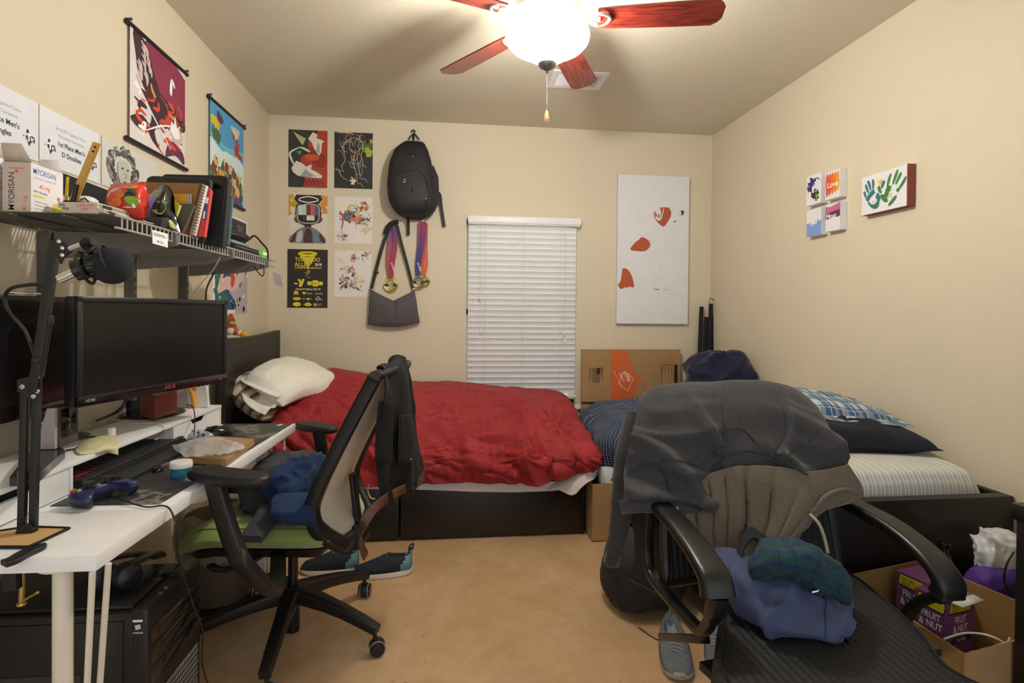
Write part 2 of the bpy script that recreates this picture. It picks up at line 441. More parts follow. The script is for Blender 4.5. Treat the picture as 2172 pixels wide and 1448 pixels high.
def glowmat():
    t=NT('lit_frosted_glass'); t.put(t.b.inputs['Base Color'],lin('fbf6ec')); t.b.inputs['Roughness'].default_value=.4
    t.b.inputs['Emission Color'].default_value=(1,.955,.86,1); t.b.inputs['Emission Strength'].default_value=GLOW
    tr=t.n('ShaderNodeBsdfTransparent'); mx=t.n('ShaderNodeMixShader'); mx.inputs[0].default_value=.45; t.t.links.new(tr.outputs[0],mx.inputs[1]); t.t.links.new(t.b.outputs[0],mx.inputs[2]); t.t.links.new(mx.outputs[0],t.t.nodes['Material Output'].inputs[0])
    return t.m
GLOW=9
lamp('fan_bulb','POINT',(fx,fy,2.392),BULB_W,(1,.965,.89),.04)
prof=[(.02,2.152),(.045,2.158),(.07,2.175),(.092,2.198),(.112,2.212),(.135,2.228),(.152,2.255),(.157,2.285),(.150,2.315),(.135,2.333),(.06,2.337)]
prof=[(a*1.085,2.335+(z-2.152)*.14/.185) for a,z in prof]
part(MB().mat(glowmat()).lathe(prof,(fx,fy,0),40),'glass_bowl',fan,ang=80)
fi=part(MB().mat(mat('pewter','8d8f8c',.3,.7)).lathe([(.002,2.288),(.006,2.292),(.004,2.298),(.012,2.302),(.03,2.312),(.037,2.326),(.034,2.338),(.01,2.345)],(fx,fy,0)),'finial',fan)
m=MB().mat(STEEL)
for i in range(44): m.ell((fx,fy,2.29-i*.0036),(.0015,.0015,.0017),6,4)
pc=part(m,'pull_chain',fan)
sub_of(MB().mat(mat('light_wood','d9bd8a',.5)).lathe([(.002,2.14),(.006,2.134),(.0105,2.11),(.0095,2.09),(.004,2.083)],(fx,fy,0),16),'chain_knob',pc,fan)
# ================================================================ things on the walls
class Pic:
    """a flat picture: sheet with printed shapes, u right, v up, both 0..1"""
    def __init__(s, O, U, W_, H, th, base, N, layer=.00008):
        s.O=V(O); s.U=V(U).normalized(); s.N=V(N); s.Vv=V((0,0,1)); s.W=W_; s.H=H; s.mb=MB(); s.k=1; s.layer=layer
        s.mb.mat(base); a=s.O; b=s.O+s.U*W_; 
        s.mb.poly([a,b,b+s.Vv*H,a+s.Vv*H], th, s.N)
    def p(s,u,v):
        u=min(1,max(0,u)); v=min(1,max(0,v))
        return s.O+s.U*(u*s.W)+s.Vv*(v*s.H)+s.N*(s.layer*s.k)
    def poly(s,m,pts,sm=0):
        s.mb.mat(m)
        if sm: pts=[(a.x,a.y) for a in crv([V((x,y,0)) for x,y in pts],sm,True)]
        q=[]
        for a in pts:
            b=s.p(*a)
            if not q or (b-q[-1]).length>1e-6: q.append(b)
        if (q[0]-q[-1]).length<1e-6: q.pop()
        if len(q)<3: return s
        n=V((0,0,0))
        for i in range(len(q)): n+=q[i].cross(q[(i+1)%len(q)])
        if n.dot(s.N)<0: q=q[::-1]
        s.mb.poly(q); s.k+=1; return s
    def rect(s,m,u0,v0,u1,v1): return s.poly(m,[(u0,v0),(u1,v0),(u1,v1),(u0,v1)])
    def disc(s,m,c,r,n=20,asp=1,ry=None):
        ry=ry if ry else r*s.W/s.H
        return s.poly(m,[(c[0]+r*cos(2*pi*i/n),c[1]+ry*sin(2*pi*i/n)) for i in range(n)])
    def blob(s,m,c,r,seed=0,n=22,j=.45,ax=1):
        rnd=random.Random(seed); out=[]
        for i in range(n):
            a=2*pi*i/n; k=r*(1+j*rnd.uniform(-1,1)); out.append((c[0]+k*ax*cos(a), c[1]+k*s.W/s.H*sin(a)))
        return s.poly(m,out,2)
    def stroke(s,m,pts,w_,sm=5,taper=True):
        q=crv([V((a[0]*s.W,a[1]*s.H,0)) for a in pts],sm) if sm else [V((a[0]*s.W,a[1]*s.H,0)) for a in pts]
        L=[];Rr=[]; n=len(q); ww=w_*s.W/2
        for i in range(n):
            d=(q[min(i+1,n-1)]-q[max(i-1,0)]); d=d.normalized() if d.length>1e-9 else V((1,0,0)); x=V((-d.y,d.x,0)); k=ww*((.35+.65*sin(pi*(i+.3)/n)) if taper else 1)
            L.append(q[i]+x*k); Rr.append(q[i]-x*k)
        s.mb.mat(m); f=lambda v: s.O+s.U*min(s.W,max(0,v.x))+s.Vv*min(s.H,max(0,v.y))+s.N*(s.layer*s.k)
        vs=[]; 
        for a,b in zip(L,Rr): vs+= [f(b),f(a)]
        fl=s.U.cross(s.Vv).dot(s.N)>0
        fs=[(2*i,2*i+2,2*i+3,2*i+1) if fl else (2*i,2*i+1,2*i+3,2*i+2) for i in range(n-1)]
        s.mb.add(vs,fs); s.k+=1; return s
    def text(s,m,t,u,v,size,bold=0,align='LEFT',sx=1,spacing=1):
        s.mb.mat(m).text(t,s.p(u,v),s.U,s.Vv,size*s.H,bold,align,0,spacing,sx); s.k+=1; return s
    def splat(s,m,n,box,rs,seed=0):
        rnd=random.Random(seed)
        for i in range(n):
            s.k+=.1
            s.blob(m,(rnd.uniform(box[0],box[2]),rnd.uniform(box[1],box[3])),rnd.uniform(*rs),seed*100+i,10,.5,rnd.uniform(.6,1.6)); s.k-=1
        s.k+=1; return s
    def done(s,name,label,cat,group=None): return tag(s.mb.build(name),label,cat,group)
def back_pic(a,b,base,th=.0015,off=.0005,**k):
    A=at(*a,Y=YB-off-th); B=at(*b,Y=YB-off-th)
    return Pic((A.x,YB-off-th,B.z),(1,0,0),B.x-A.x,A.z-B.z,th,base,(0,-1,0),**k)
def C(n,c,r=.6): return mat('ink_'+n,c,r)
BKI=INK; 
# --- poster 1 red and dark with pale jagged leaves
q=back_pic((612,274.1),(694,399),C('brick','a8392a'))
q.poly(C('deepgreen','2b352c'),[(0,0),(.35,0),(.42,.25),(.3,.5),(.55,.62),(.5,.8),(.75,1),(0,1)],3)
q.poly(C('blood','8a2a20'),[(.5,.7),(.95,.55),(.9,.35),(.6,.45)],3)
q.poly(C('orangered','c4552c'),[(.42,.56),(.7,.58),(.78,.5),(.55,.47)],3)
q.poly(C('bone','d9d6cc'),[(.5,.85),(.62,.97),(.74,.93),(.72,.87),(.92,.82),(.86,.78),(.84,.62),(.78,.56),(.66,.68),(.6,.78)])
q.poly(C('bone','d9d6cc'),[(.08,.33),(.2,.46),(.36,.42),(.45,.36),(.6,.41),(.58,.32),(.72,.28),(.88,.21),(.84,.17),(.5,.18),(.25,.2),(.12,.26)])
q.poly(C('mistgrey','9aa09a'),[(.3,.2),(.45,.33),(.5,.28),(.7,.2),(.5,.18)]); q.poly(C('mistgrey','9aa09a'),[(.7,.62),(.76,.8),(.8,.75),(.8,.6)])
for i in range(7): q.stroke(C('straw','b9b27c'),[(.12+.05*i,.97-.02*i),(.25+.03*i,.85),(.36,.74)],.03)
q.stroke(C('bone','d9d6cc'),[(.3,.7),(.05,.6),(.08,.48),(.16,.38)],.055); q.stroke(C('bone','d9d6cc'),[(.3,.7),(.45,.66),(.55,.62)],.06)
q.poly(C('teal','5f8d92'),[(.2,.62),(.34,.64),(.3,.56)]);
for i in range(6): q.stroke(C('deepgreen','2b352c'),[(.3+.1*i,.15),(.36+.1*i,.1),(.42+.1*i,.03)],.03)
q.text(C('bone','d9d6cc'),'· · · ·',.87,.34,.02)
q.done('art_poster','red and dark green art poster with pale jagged leaf shapes, top left of wall grid','poster')
# --- poster 2 dark scribble
q=back_pic((709.5,279),(790,401),C('night','24231f'))
q.poly(C('plum','3b2a33'),[(.1,1),(.7,1),(.8,.85),(.5,.75),(.2,.8)],3); q.poly(C('nightblue','232c33'),[(.6,.5),(1,.6),(1,.2),(.8,.1),(.6,.3)],3)
q.blob(C('mossgreen','41683a'),(.85,.75),.14,3,ax=1.2); q.blob(C('acid','a2ac2c'),(.9,.66),.1,4,ax=1.4); q.blob(C('acid','a2ac2c'),(.98,.85),.06,5)
q.stroke(C('denimink','3a5876'),[(.35,.47),(.55,.44),(.75,.48)],.06); q.blob(C('rustink','5c2c24'),(.56,.58),.08,6)
cr=C('cream','c9bd99'); rnd=random.Random(5)
for k in range(26):
    x,y=rnd.uniform(.25,.72),rnd.uniform(.12,.88); pts=[(x,y)]
    a=rnd.uniform(0,6.28)
    for i in range(5): a+=rnd.uniform(-1.1,1.1); x+=.055*cos(a); y+=.05*sin(a); pts.append((min(.95,max(.05,x)),min(.95,max(.03,y))))
    q.stroke(cr,pts,.011)
for pts in ([(.22,.7),(.3,.82),(.5,.9),(.7,.85),(.75,.7),(.7,.6),(.75,.45),(.72,.3)],[(.25,.7),(.28,.5),(.2,.4),(.24,.3)],[(.5,.6),(.5,.45),(.56,.3),(.62,.15)],[(.6,.62),(.62,.4),(.7,.2)],[(.02,.34),(.12,.3),(.2,.2),(.36,.14)]): q.stroke(cr,pts,.014)
q.blob(C('paleink','ddd1a6'),(.5,.13),.09,9,18,.6); q.stroke(cr,[(.05,.985),(.3,.99),(.5,.965)],.03)
q.done('art_poster','dark art poster of tangled cream scribble lines with a yellow-green patch','poster')
# --- poster 3 colour bars
q=back_pic((612,412),(694,516),C('offwhite','d6d0c4'))
q.splat(C('ochre','c29a2c'),16,(.0,.6,.25,1),(.03,.09),1); q.splat(C('amber','cf8a2c'),14,(.78,.6,1,1),(.03,.09),2); q.splat(C('ochre','c29a2c'),6,(.0,.0,.2,.15),(.02,.05),8)
q.poly(C('umber','2a2220'),[(.2,1),(.82,1),(.78,.82),(.24,.82)],2)
q.poly(C('umber','2a2220'),[(.22,.8),(.5,.84),(.78,.8),(.84,.6),(.78,.44),(.5,.36),(.26,.42),(.18,.6)],4)
q.poly(C('leather','6b3a2c'),[(.22,.55),(.14,.5),(.2,.42),(.3,.43)],3);q.poly(C('leather','6b3a2c'),[(.8,.55),(.88,.5),(.8,.42),(.72,.43)],3)
bars=[('b1','c3d0da'),('b2','bac9a4'),('b3','5a3548'),('b4','c65a62'),('b5','54607e')]
for i,(n_,c_) in enumerate(bars): q.rect(C(n_,c_),.25+.105*i,.58,.25+.105*(i+1),.79)
for i,(n_,c_) in enumerate([('b6','1c1a1e'),('b7','3a2f44'),('b8','ddd8cc'),('b1','c3d0da'),('b6','1c1a1e')]): q.rect(C(n_,c_),.27+.1*i,.47,.27+.1*(i+1),.575)
q.rect(C('b9','d9c52a'),.5,.55,.62,.58)
q.stroke(C('pearl','c8c2ba'),[(.24,.75),(.22,.6),(.28,.44),(.5,.41),(.73,.44),(.79,.6),(.76,.77),(.5,.81),(.24,.75)],.022,taper=False)
q.stroke(WINK,[(.3,.93),(.5,.965),(.72,.93),(.74,.88),(.5,.845),(.28,.88),(.3,.93)],.025,taper=False)
q.poly(C('umber','2a2220'),[(.42,.38),(.58,.38),(.6,.3),(.4,.3)])
q.poly(C('slateink','6d7376'),[(.05,0),(.12,.18),(.36,.32),(.62,.32),(.84,.2),(.96,0)],2); q.poly(C('maroonink','4b2e30'),[(.4,0),(.44,.28),(.58,.28),(.64,0)],2)
q.poly(C('tealink','5d8581'),[(.62,.04),(.66,.24),(.78,.14),(.74,.0)],2); q.poly(C('fogink','b2b8b8'),[(.2,.02),(.24,.2),(.36,.26),(.34,.04)],2)
q.poly(C('maroonink','4b2e30'),[(.05,0),(.1,.12),(.2,.22),(.18,.05)],2); q.poly(C('maroonink','4b2e30'),[(.96,0),(.9,.12),(.8,.22),(.82,.05)],2)
q.done('art_poster','small art poster of a rounded screen showing colour bars under a white ring','poster')
# --- posters 4 and 6 ink splashes
cols=[C('inkgrey','5b6060'),C('inkblack','26221f'),C('inkrose','c07a6c'),C('inkyellow','cdb765'),C('inkred','a9463c'),C('inkblue','6d7f9c'),C('inksand','d5c09a')]
def splash(q,segs,seed):
    rnd=random.Random(seed)
    for (u0,v0,u1,v1,n) in segs:
        for i in range(n):
            m_=rnd.choice(cols); c=(rnd.uniform(u0,u1),rnd.uniform(v0,v1)); q.k+=.05
            if rnd.random()<.5: q.blob(m_,c,rnd.uniform(.012,.05),rnd.randint(0,9999),12,.6,rnd.uniform(.6,1.5)); q.k-=1
            else:
                a=rnd.uniform(0,6.3); q.stroke(m_,[c,(c[0]+.06*cos(a),c[1]+.05*sin(a)),(c[0]+.09*cos(a+.9),c[1]+.08*sin(a+.9))],rnd.uniform(.008,.022)); q.k-=1
q=back_pic((710,416),(789.5,517),C('sheetwhite','dedad4')); q.k=2
q.blob(cols[0],(.4,.58),.16,31,20,.25,1.3); q.blob(cols[2],(.6,.52),.13,32,20,.4,1.2); q.blob(cols[6],(.85,.3),.1,33,20,.6,1.3)
splash(q,[(.3,.55,.7,.75,26),(.55,.7,.92,.88,26),(.55,.4,.8,.6,16),(.8,.45,.95,.6,8),(.12,.52,.3,.66,8),(.1,.05,.28,.22,14)],41)
q.stroke(cols[4],[(.2,.62),(.22,.45),(.18,.3)],.04); q.stroke(cols[3],[(.3,.68),(.4,.8),(.5,.82)],.06); q.stroke(cols[1],[(.18,.3),(.2,.2),(.16,.1)],.012)
q.done('art_poster','white art print with grey, rose and yellow ink splashes, right of the colour bars','poster')
q=back_pic((709,531),(788,630),C('sheetwhite','dedad4')); q.k=2
splash(q,[(.15,.18,.6,.45,50),(.2,.4,.55,.66,30),(.42,.78,.6,.92,12),(.74,.84,.95,.96,14),(.55,.15,.72,.4,12),(.12,.75,.22,.84,4)],52)
q.blob(cols[4],(.5,.84),.05,61,12,.4); q.stroke(cols[6],[(.4,.5),(.55,.55),(.6,.42),(.5,.36)],.03)
q.done('art_poster','white art print with small scattered sketchy ink figures, beside the black and yellow poster','poster')
# --- tournament poster
q=back_pic((609.7,527.7),(694.5,653),C('posterblack','23201c'))
Y_=YEL
for r0,v,w_ in ((.22,.925,.045),(.17,.875,.04),(.12,.84,.035)):
    q.stroke(Y_,[(.5+r0*cos(2*pi*i/20),v+.022*sin(2*pi*i/20)*r0/.2) for i in range(21)],w_,2,False)
q.poly(Y_,[(.34,.86),(.68,.86),(.6,.76),(.55,.72),(.52,.66),(.46,.74)],0)
q.text(C('posterblack','23201c'),'TORNADO',.5,.792,.098,.035,'CENTER',.88); q.text(Y_,'TORNADO',.5,.795,.092,.012,'CENTER',.9)
q.text(C('posterblack','23201c'),'ALLEY',.17,.706,.098,.035,'LEFT',1); q.text(Y_,'ALLEY',.175,.709,.092,.012,'LEFT',1.02)
q.text(WINK,'2018',.68,.722,.06,.02,'LEFT',.95)
q.text(Y_,'RACQUETBALL CHAMPIONSHIP',.52,.672,.036,.02,'CENTER',.85)
ol=C('oliveink','8f8530'); q.stroke(ol,[(.5,.66),(.56,.62),(.5,.58),(.46,.54)],.03); q.stroke(ol,[(.42,.6),(.5,.6)],.03,0); q.stroke(ol,[(.46,.54),(.52,.52),(.58,.53)],.02); q.blob(ol,(.52,.63),.03,3)
q.text(WINK,'the',.17,.4,.045,.02,'LEFT',1)
q.poly(Y_,[(.25,.49),(.31,.49),(.37,.43),(.33,.36),(.28,.36),(.31,.42)]); q.poly(Y_,[(.36,.49),(.43,.49),(.36,.36),(.31,.36),(.36,.43)])
q.poly(Y_,[(.5,.45),(.63,.45),(.64,.475),(.75,.475),(.76,.45),(.88,.45),(.88,.39),(.76,.39),(.75,.365),(.64,.365),(.63,.39),(.5,.39)])
q.text(C('posterblack','23201c'),'PARKWAY',.69,.407,.035,.015,'CENTER',1); q.text(C('posterblack','23201c'),'GRILL',.69,.373,.016,.01,'CENTER',1); q.text(C('posterblack','23201c'),'THE',.69,.456,.014,.01,'CENTER',1)
q.text(C('paleyel','e6e2b8'),'Donald W. Shlerry CPA, PC',.52,.305,.044,.02,'CENTER',.82)
for k in (0,1): q.stroke(Y_,[(.17+.055*k,.22),(.185+.055*k,.275),(.2+.055*k,.28),(.22+.055*k,.22)],.022,5,False)
q.poly(Y_,[(.37,.26),(.4,.275),(.42,.262),(.44,.275),(.46,.258),(.42,.225)],2); q.text(Y_,'fuzz',.48,.235,.0001); q.text(Y_,'Fratto',.47,.235,.042,.01,'LEFT',.95)
q.text(Y_,'Coca-Cola',.69,.232,.042,.012,'LEFT',.68)
q.disc(Y_,(.24,.155),.1,24,ry=.026); q.text(C('posterblack','23201c'),'SMOOTHIE KING',.24,.148,.018,.008,'CENTER',.8)
q.disc(Y_,(.52,.15),.03,14); q.text(Y_,'SPLAT',.38,.143,.03,.01,'LEFT',.8); q.text(Y_,'EX',.56,.143,.03,.01,'LEFT',.8)
q.stroke(WINK,[(.72,.17),(.75,.17),(.75,.195),(.79,.195),(.79,.165),(.84,.155)],.012,0,False); q.stroke(WINK,[(.72,.17),(.7,.15),(.74,.14),(.75,.12)],.012,0,False); q.text(WINK,'Rush Co',.76,.135,.026,.01,'LEFT',.8)
q.disc(Y_,(.24,.06),.1,24,ry=.036); q.text(C('posterblack','23201c'),'Rudy Brothers',.24,.053,.02,.0,'CENTER',.75)
q.poly(Y_,[(.39,.055),(.45,.065),(.45,.08),(.5,.085),(.52,.1),(.54,.085),(.58,.08),(.58,.065),(.64,.055),(.58,.042),(.58,.03),(.45,.03),(.45,.042)]); q.text(C('posterblack','23201c'),'TEXAS',.515,.045,.022,.008,'CENTER',.8)
q.stroke(C('paleyel','e6e2b8'),[(.67,.035),(.67,.075),(.73,.075),(.73,.035),(.67,.035)],.012,0,False); q.disc(C('paleyel','e6e2b8'),(.7,.055),.015,10); q.text(Y_,'ALL PRINT',.75,.058,.02,.01,'LEFT',.8); q.text(Y_,'MEDIA',.75,.038,.018,.01,'LEFT',.8)
q.done('tournament_poster','black poster with yellow racquetball tournament lettering and sponsor logos, below the colour bars','poster')
# --- large canvas
q=back_pic((1311.5,369.5),(1458.5,687),C('canvaswhite','dcdce2'),th=.035,off=.003); RC=C('rustpaint','a9512c')
cu=lambda x,y:((x-908)/388.,1-(y-78)/815.)
q.poly(RC,[cu(*p) for p in ((1125,262),(1140,252),(1185,252),(1198,290),(1175,335),(1155,356),(1125,335),(1104,300),(1106,275))],4)
q.poly(C('canvaswhite','dcdce2'),[cu(*p) for p in ((1118,262),(1135,255),(1142,285),(1138,322),(1118,318),(1108,290))],3); q.poly(RC,[cu(*p) for p in ((1112,280),(1120,290),(1118,305),(1110,295))],3); q.poly(RC,[cu(*p) for p in ((1124,300),(1134,285),(1134,312))],3)
q.stroke(C('canvaswhite','dcdce2'),[cu(1158,252),cu(1150,285),cu(1143,320)],.012)
q.poly(C('bark','2c231f'),[cu(*p) for p in ((1250,268),(1262,264),(1269,275),(1262,288),(1250,290),(1256,280))],3); q.poly(C('bark','2c231f'),[cu(*p) for p in ((1211,328),(1225,320),(1224,327),(1215,332))],2)
q.poly(C('blush','e6cdd2'),[cu(*p) for p in ((1238,268),(1250,272),(1250,290),(1236,290))],3)
q.poly(RC,[cu(*p) for p in ((1040,417),(1072,432),(1086,462),(1060,492),(1020,495),(977,487),(1000,450),(1022,432))],3)
q.poly(RC,[cu(*p) for p in ((940,589),(968,600),(990,640),(999,692),(975,690),(965,696),(950,694),(930,704),(912,683),(926,660),(932,620))],3)
for x,y,r in ((1084,436,.006),(1122,467,.004),(1079,396,.003),(1118,408,.003),(1142,599,.005),(1040,650,.003),(960,572,.003),(974,580,.003)): q.disc(C('bark','2c231f'),cu(x,y),r,8)
q.stroke(C('bark','2c231f'),[cu(1106,700),cu(1120,705),cu(1137,700)],.012); q.stroke(PINKI,[cu(1160,703),cu(1175,705),cu(1188,701)],.01); q.stroke(PINKI,[cu(1112,704),cu(1124,706)],.008)
q.done('painted_canvas','tall white canvas with three rust-brown painted patches, right of the window','canvas')
# --- right wall canvases
def right_pic(yl,yr,z0,z1,th,base,name='c',off=.002): return Pic((XR-th-off,yl,z0),(0,-1,0),yl-yr,z1-z0,th,base,(-1,0,0))
CW=C('canvaswhite2','e0e0e4'); TH=.038
def rp(px,py): a=at(px,py,X=XR-TH); return a
q=right_pic(rp(1712,374).y,rp(1743,372).y,rp(1714,437).z,rp(1712,376).z,TH,CW)
q.blob(C('violetp','33206c'),(.35,.72),.25,1); q.blob(C('pthalo','1f2c2a'),(.45,.45),.2,2,ax=.8); q.blob(C('pthalo','1f2c2a'),(.65,.3),.22,3); q.blob(C('leafyp','8e9a22'),(.7,.25),.1,4); q.blob(C('violetp','33206c'),(.2,.55),.15,5); q.rect(CW,.38,.4,.52,.62)
q.stroke(C('pthalo','1f2c2a'),[(.5,.85),(.75,.85),(.9,.75)],.05); q.done('small_canvas','small square canvas with purple and green paint, upper left of four','canvas')
q=right_pic(rp(1752,368).y,rp(1783,362).y,rp(1752,425).z,rp(1752,368).z,TH,CW)
for i in range(5): q.poly(C('or%d'%i,['c9443a','d2562c','d8682a','dc7f26','dda028'][i]),[(.05+.18*i,.88-.03*(i%2)),(.2+.18*i,.93),(.24+.18*i,.5),(.2+.18*i,.18+.02*i),(.08+.18*i,.1+.04*i),(.03+.18*i,.5)],2)
q.text(WINK,'Love',.12,.42,.3,.01,'LEFT',1); q.done('small_canvas','small square canvas with orange stripes and the word Love, upper right of four','canvas')
q=right_pic(rp(1712,455).y,rp(1743,442).y,rp(1714,502).z,rp(1713,447).z,TH,CW)
q.poly(C('skyp','7d9ad8'),[(0,0),(1,0),(1,.55),(.85,.5),(.75,.6),(.68,.42),(.6,.55),(.5,.4),(.42,.52),(.35,.35),(.3,.5),(.1,.48),(0,.5)]); q.text(WINK,'you',.28,.42,.22,.015)
q.done('small_canvas','small square canvas half covered in light blue paint, lower left of four','canvas')
q=right_pic(rp(1752,436).y,rp(1783,430).y,rp(1752,492).z,rp(1752,436).z,TH,CW)
q.poly(C('rosep','b5658c'),[(0,.95),(.3,.9),(1,1),(1,.55),(0,.55)]); q.poly(C('mulberry','5a2c4c'),[(0,.65),(.5,.72),(1,.74),(1,.5),(.8,.47),(.6,.5),(.4,.46),(0,.45)],0); q.text(WINK,'Most',.04,.46,.27,.02,'LEFT',1)
q.done('small_canvas','small square canvas with pink and plum paint and the word Most, lower right of four','canvas')
a,b=rp(1829,378),rp(1927,352); c_,d_=rp(1822,459),rp(1920,444)
q=right_pic(a.y,b.y,c_.z,a.z,TH,CW); T1=C('tealhand','2f6e70'); G1=C('greenhand','357a3a')
q.mb.mat(C('mahoganyedge','7c3a2c')).box((XR-TH-.0026,b.y-.0015,c_.z),(XR-.002,b.y+.0045,a.z)).box((XR-TH-.001,b.y,c_.z-.0015),(XR-.002,a.y,c_.z+.0005)); q.k=12
def hand(m,pal,fing,thumb):
    q.stroke(m,pal,.085,5,False)
    for f in fing: q.stroke(m,f,.052,4)
    for f in thumb: q.stroke(m,f,.06,4)
q.poly(T1,[(.14,.35),(.2,.2),(.3,.1),(.4,.14),(.42,.4),(.36,.5),(.3,.3),(.2,.3)],3)
hand(T1,[(.13,.36),(.2,.48),(.3,.57)],[[(.11,.44),(.08,.56),(.06,.63)],[(.17,.55),(.12,.7),(.1,.8)],[(.22,.6),(.18,.78),(.14,.88)],[(.27,.62),(.27,.78),(.26,.88)]],[[(.4,.42),(.42,.3)],[(.46,.58),(.49,.68),(.52,.76)]])
q.poly(CW,[(.22,.33),(.32,.38),(.37,.3),(.3,.22),(.22,.26)],3)
q.poly(G1,[(.44,.42),(.5,.24),(.6,.2),(.58,.36),(.66,.52),(.62,.6),(.56,.42)],3)
hand(G1,[(.56,.35),(.6,.52),(.66,.52)],[[(.58,.55),(.62,.75),(.66,.88)],[(.7,.6),(.76,.8),(.8,.93)],[(.76,.58),(.83,.74),(.87,.84)],[(.82,.44),(.9,.56),(.97,.7)]],[[(.45,.46),(.41,.58),(.4,.66)],[(.78,.3),(.72,.22),(.62,.1)],[(.78,.42),(.84,.44)]])
q.text(YEL,'K',.26,.24,.14,.02); q.text(YEL,'K',.63,.3,.14,.02)
q.poly(YEL,[(.38,.78),(.4,.82),(.42,.79),(.46,.82),(.47,.77),(.41,.68)],3)
q.done('handprint_canvas','white canvas with teal and green handprints and a yellow heart','canvas')
# --- left wall: scroll posters, certificates, drawing
def left_pic(a,b,base,th=.0015,off=.0005,w_=None,h_=None):
    A=at(*a,X=XL+off+th); B=at(*b,X=XL+off+th)
    return Pic((XL+off+th,A.y,B.z),(0,1,0),w_ or B.y-A.y,h_ or A.z-B.z,th,base,(1,0,0))
def scroll(a,b,paint,base,label,zb=None):
    A=at(*a,X=XL+.012); B=at(*b,X=XL+.012); y0,y1=A.y,B.y; z1=A.z; z0=zb if zb else B.z
    root=empty('scroll_poster',(XL+.01,(y0+y1)/2,z0-.02),label=label,cat='poster')
    q=Pic((XL+.012,y0,z0),(0,1,0),y1-y0,z1-z0,.001,base,(1,0,0)); paint(q); part(q.mb,'printed_sheet',root)
    for z in (z0,z1): part(MB().mat(BLK).cyl((XL+.011,y0-.025,z),(XL+.011,y1+.022,z),.0095,n=14),'bar',root)
    for y,c_ in ((y0-.01,'2a3f90'),(y1+.008,'8c2c2c')): part(MB().mat(mat('pin'+c_,c_,.4)).cyl((XL+.0005,y,z1+.014),(XL+.022,y,z1+.014),.004,n=10).cyl((XL+.018,y,z1+.014),(XL+.024,y,z1+.014),.006,n=10),'push_pin',root)
    return root
def paint1(q):
    q.poly(C('wine','85324a'),[(.3,1),(1,.92),(1,.45),(.75,.3),(.5,.35),(.2,.55),(.1,.75)],3); q.poly(C('dusk','3b2630'),[(.05,.98),(.25,.95),(.5,.6),(.8,.55),(.7,.42),(.4,.45),(.15,.6),(.08,.8)],3)
    q.poly(C('dusk','3b2630'),[(.15,.5),(.35,.35),(.3,.15),(.5,.05),(.4,.2),(.6,.4),(.3,.5)],3); q.poly(C('dusk','3b2630'),[(0,.2),(.2,.28),(.35,.18),(.15,.14)],3); q.poly(C('wine2','5e2a48'),[(.6,.02),(.7,.2),(.95,.15),(.98,.03),(.8,.08)],3)
    rnd=random.Random(77)
    for i in range(46):
        c=(rnd.uniform(.05,.95),rnd.uniform(.1,.5)); a=rnd.uniform(0,6.3); m_=rnd.choice([C('vermil','c7452f'),WINK,C('wine','85324a'),C('dusk','3b2630'),C('vermil','c7452f')])
        q.stroke(m_,[c,(c[0]+.1*cos(a),c[1]+.05*sin(a)),(c[0]+.15*cos(a+.6),c[1]+.1*sin(a+.6))],rnd.uniform(.015,.06)); q.k-=.8
    for i in range(16):
        c=(rnd.uniform(.05,.3),rnd.uniform(.6,.97)); q.stroke(C('ashpink','cdb9b6'),[c,(c[0]+.05,c[1]-.04),(c[0]+.06,c[1]-.1)],.03); q.k-=.9
    q.stroke(WINK,[(.78,.75),(.72,.8),(.7,.68),(.72,.66)],.05); q.stroke(WINK,[(.1,.55),(.35,.35),(.7,.12)],.018); q.stroke(WINK,[(.25,.16),(.5,.28),(.75,.36)],.018)
    q.stroke(C('emberp','d98a3a'),[(.33,.62),(.36,.56),(.42,.52)],.04); q.stroke(C('emberp','d98a3a'),[(.66,.45),(.74,.44),(.8,.45)],.04)
    q.blob(WINK,(.8,.3),.12,8); q.stroke(C('ashpink','cdb9b6'),[(.7,.28),(.8,.22),(.92,.28),(.85,.38)],.06)
scroll((276,50),(392,358),paint1,C('shellwhite','dbd2d0'),'scroll poster in wine red, white and black strokes, nearest the camera')
def paint2(q):
    q.poly(C('sky1','4f9fd0'),[(0,1),(1,1),(1,.55),(.6,.5),(0,.6)]); q.poly(C('cloudp','d6e6ea'),[(0,.6),(.3,.52),(.6,.6),(1,.5),(1,.2),(0,.2)],3); q.poly(C('sea1','3c5d9c'),[(0,.2),(.4,.24),(.7,.2),(1,.02),(1,0),(0,0)],2)
    q.poly(C('sky2','6fc0d6'),[(0,.66),(.4,.6),(1,.68),(1,.6),(.5,.55),(0,.62)],2); rnd=random.Random(3)
    for c_,x,y in (('5a3a50',.25,.86),('b03a34',.75,.75),('b03a34',.8,.62),('d9c040',.1,.78),('4a6a44',.15,.68),('d8d2c0',.7,.86)):
        for i in range(4): q.blob(C('f'+c_,c_),(x+rnd.uniform(-.08,.08),y+rnd.uniform(-.04,.04)),rnd.uniform(.03,.06),rnd.randint(0,999),10,.6,1.3); q.k-=.9
    cs=['3f7a3a','c8a850','7a3a5a','b06a44','4a3a70','d8b890','8a3434','39683a','d2c23a','6a4a34']
    for i in range(80):
        x=rnd.uniform(.05,.95); t=1-abs(x-.45)*.7; q.blob(C('g%d'%(i%10),cs[i%10]),(x,rnd.uniform(.08,.12+.32*t)),rnd.uniform(.03,.075),i,9,.5,.8); q.k-=.85
    q.k+=2
scroll((446,207),(516,444),paint2,C('sky3','8cc8da'),'scroll poster with blue sky above a crowd of colour patches, nearest the far corner',)
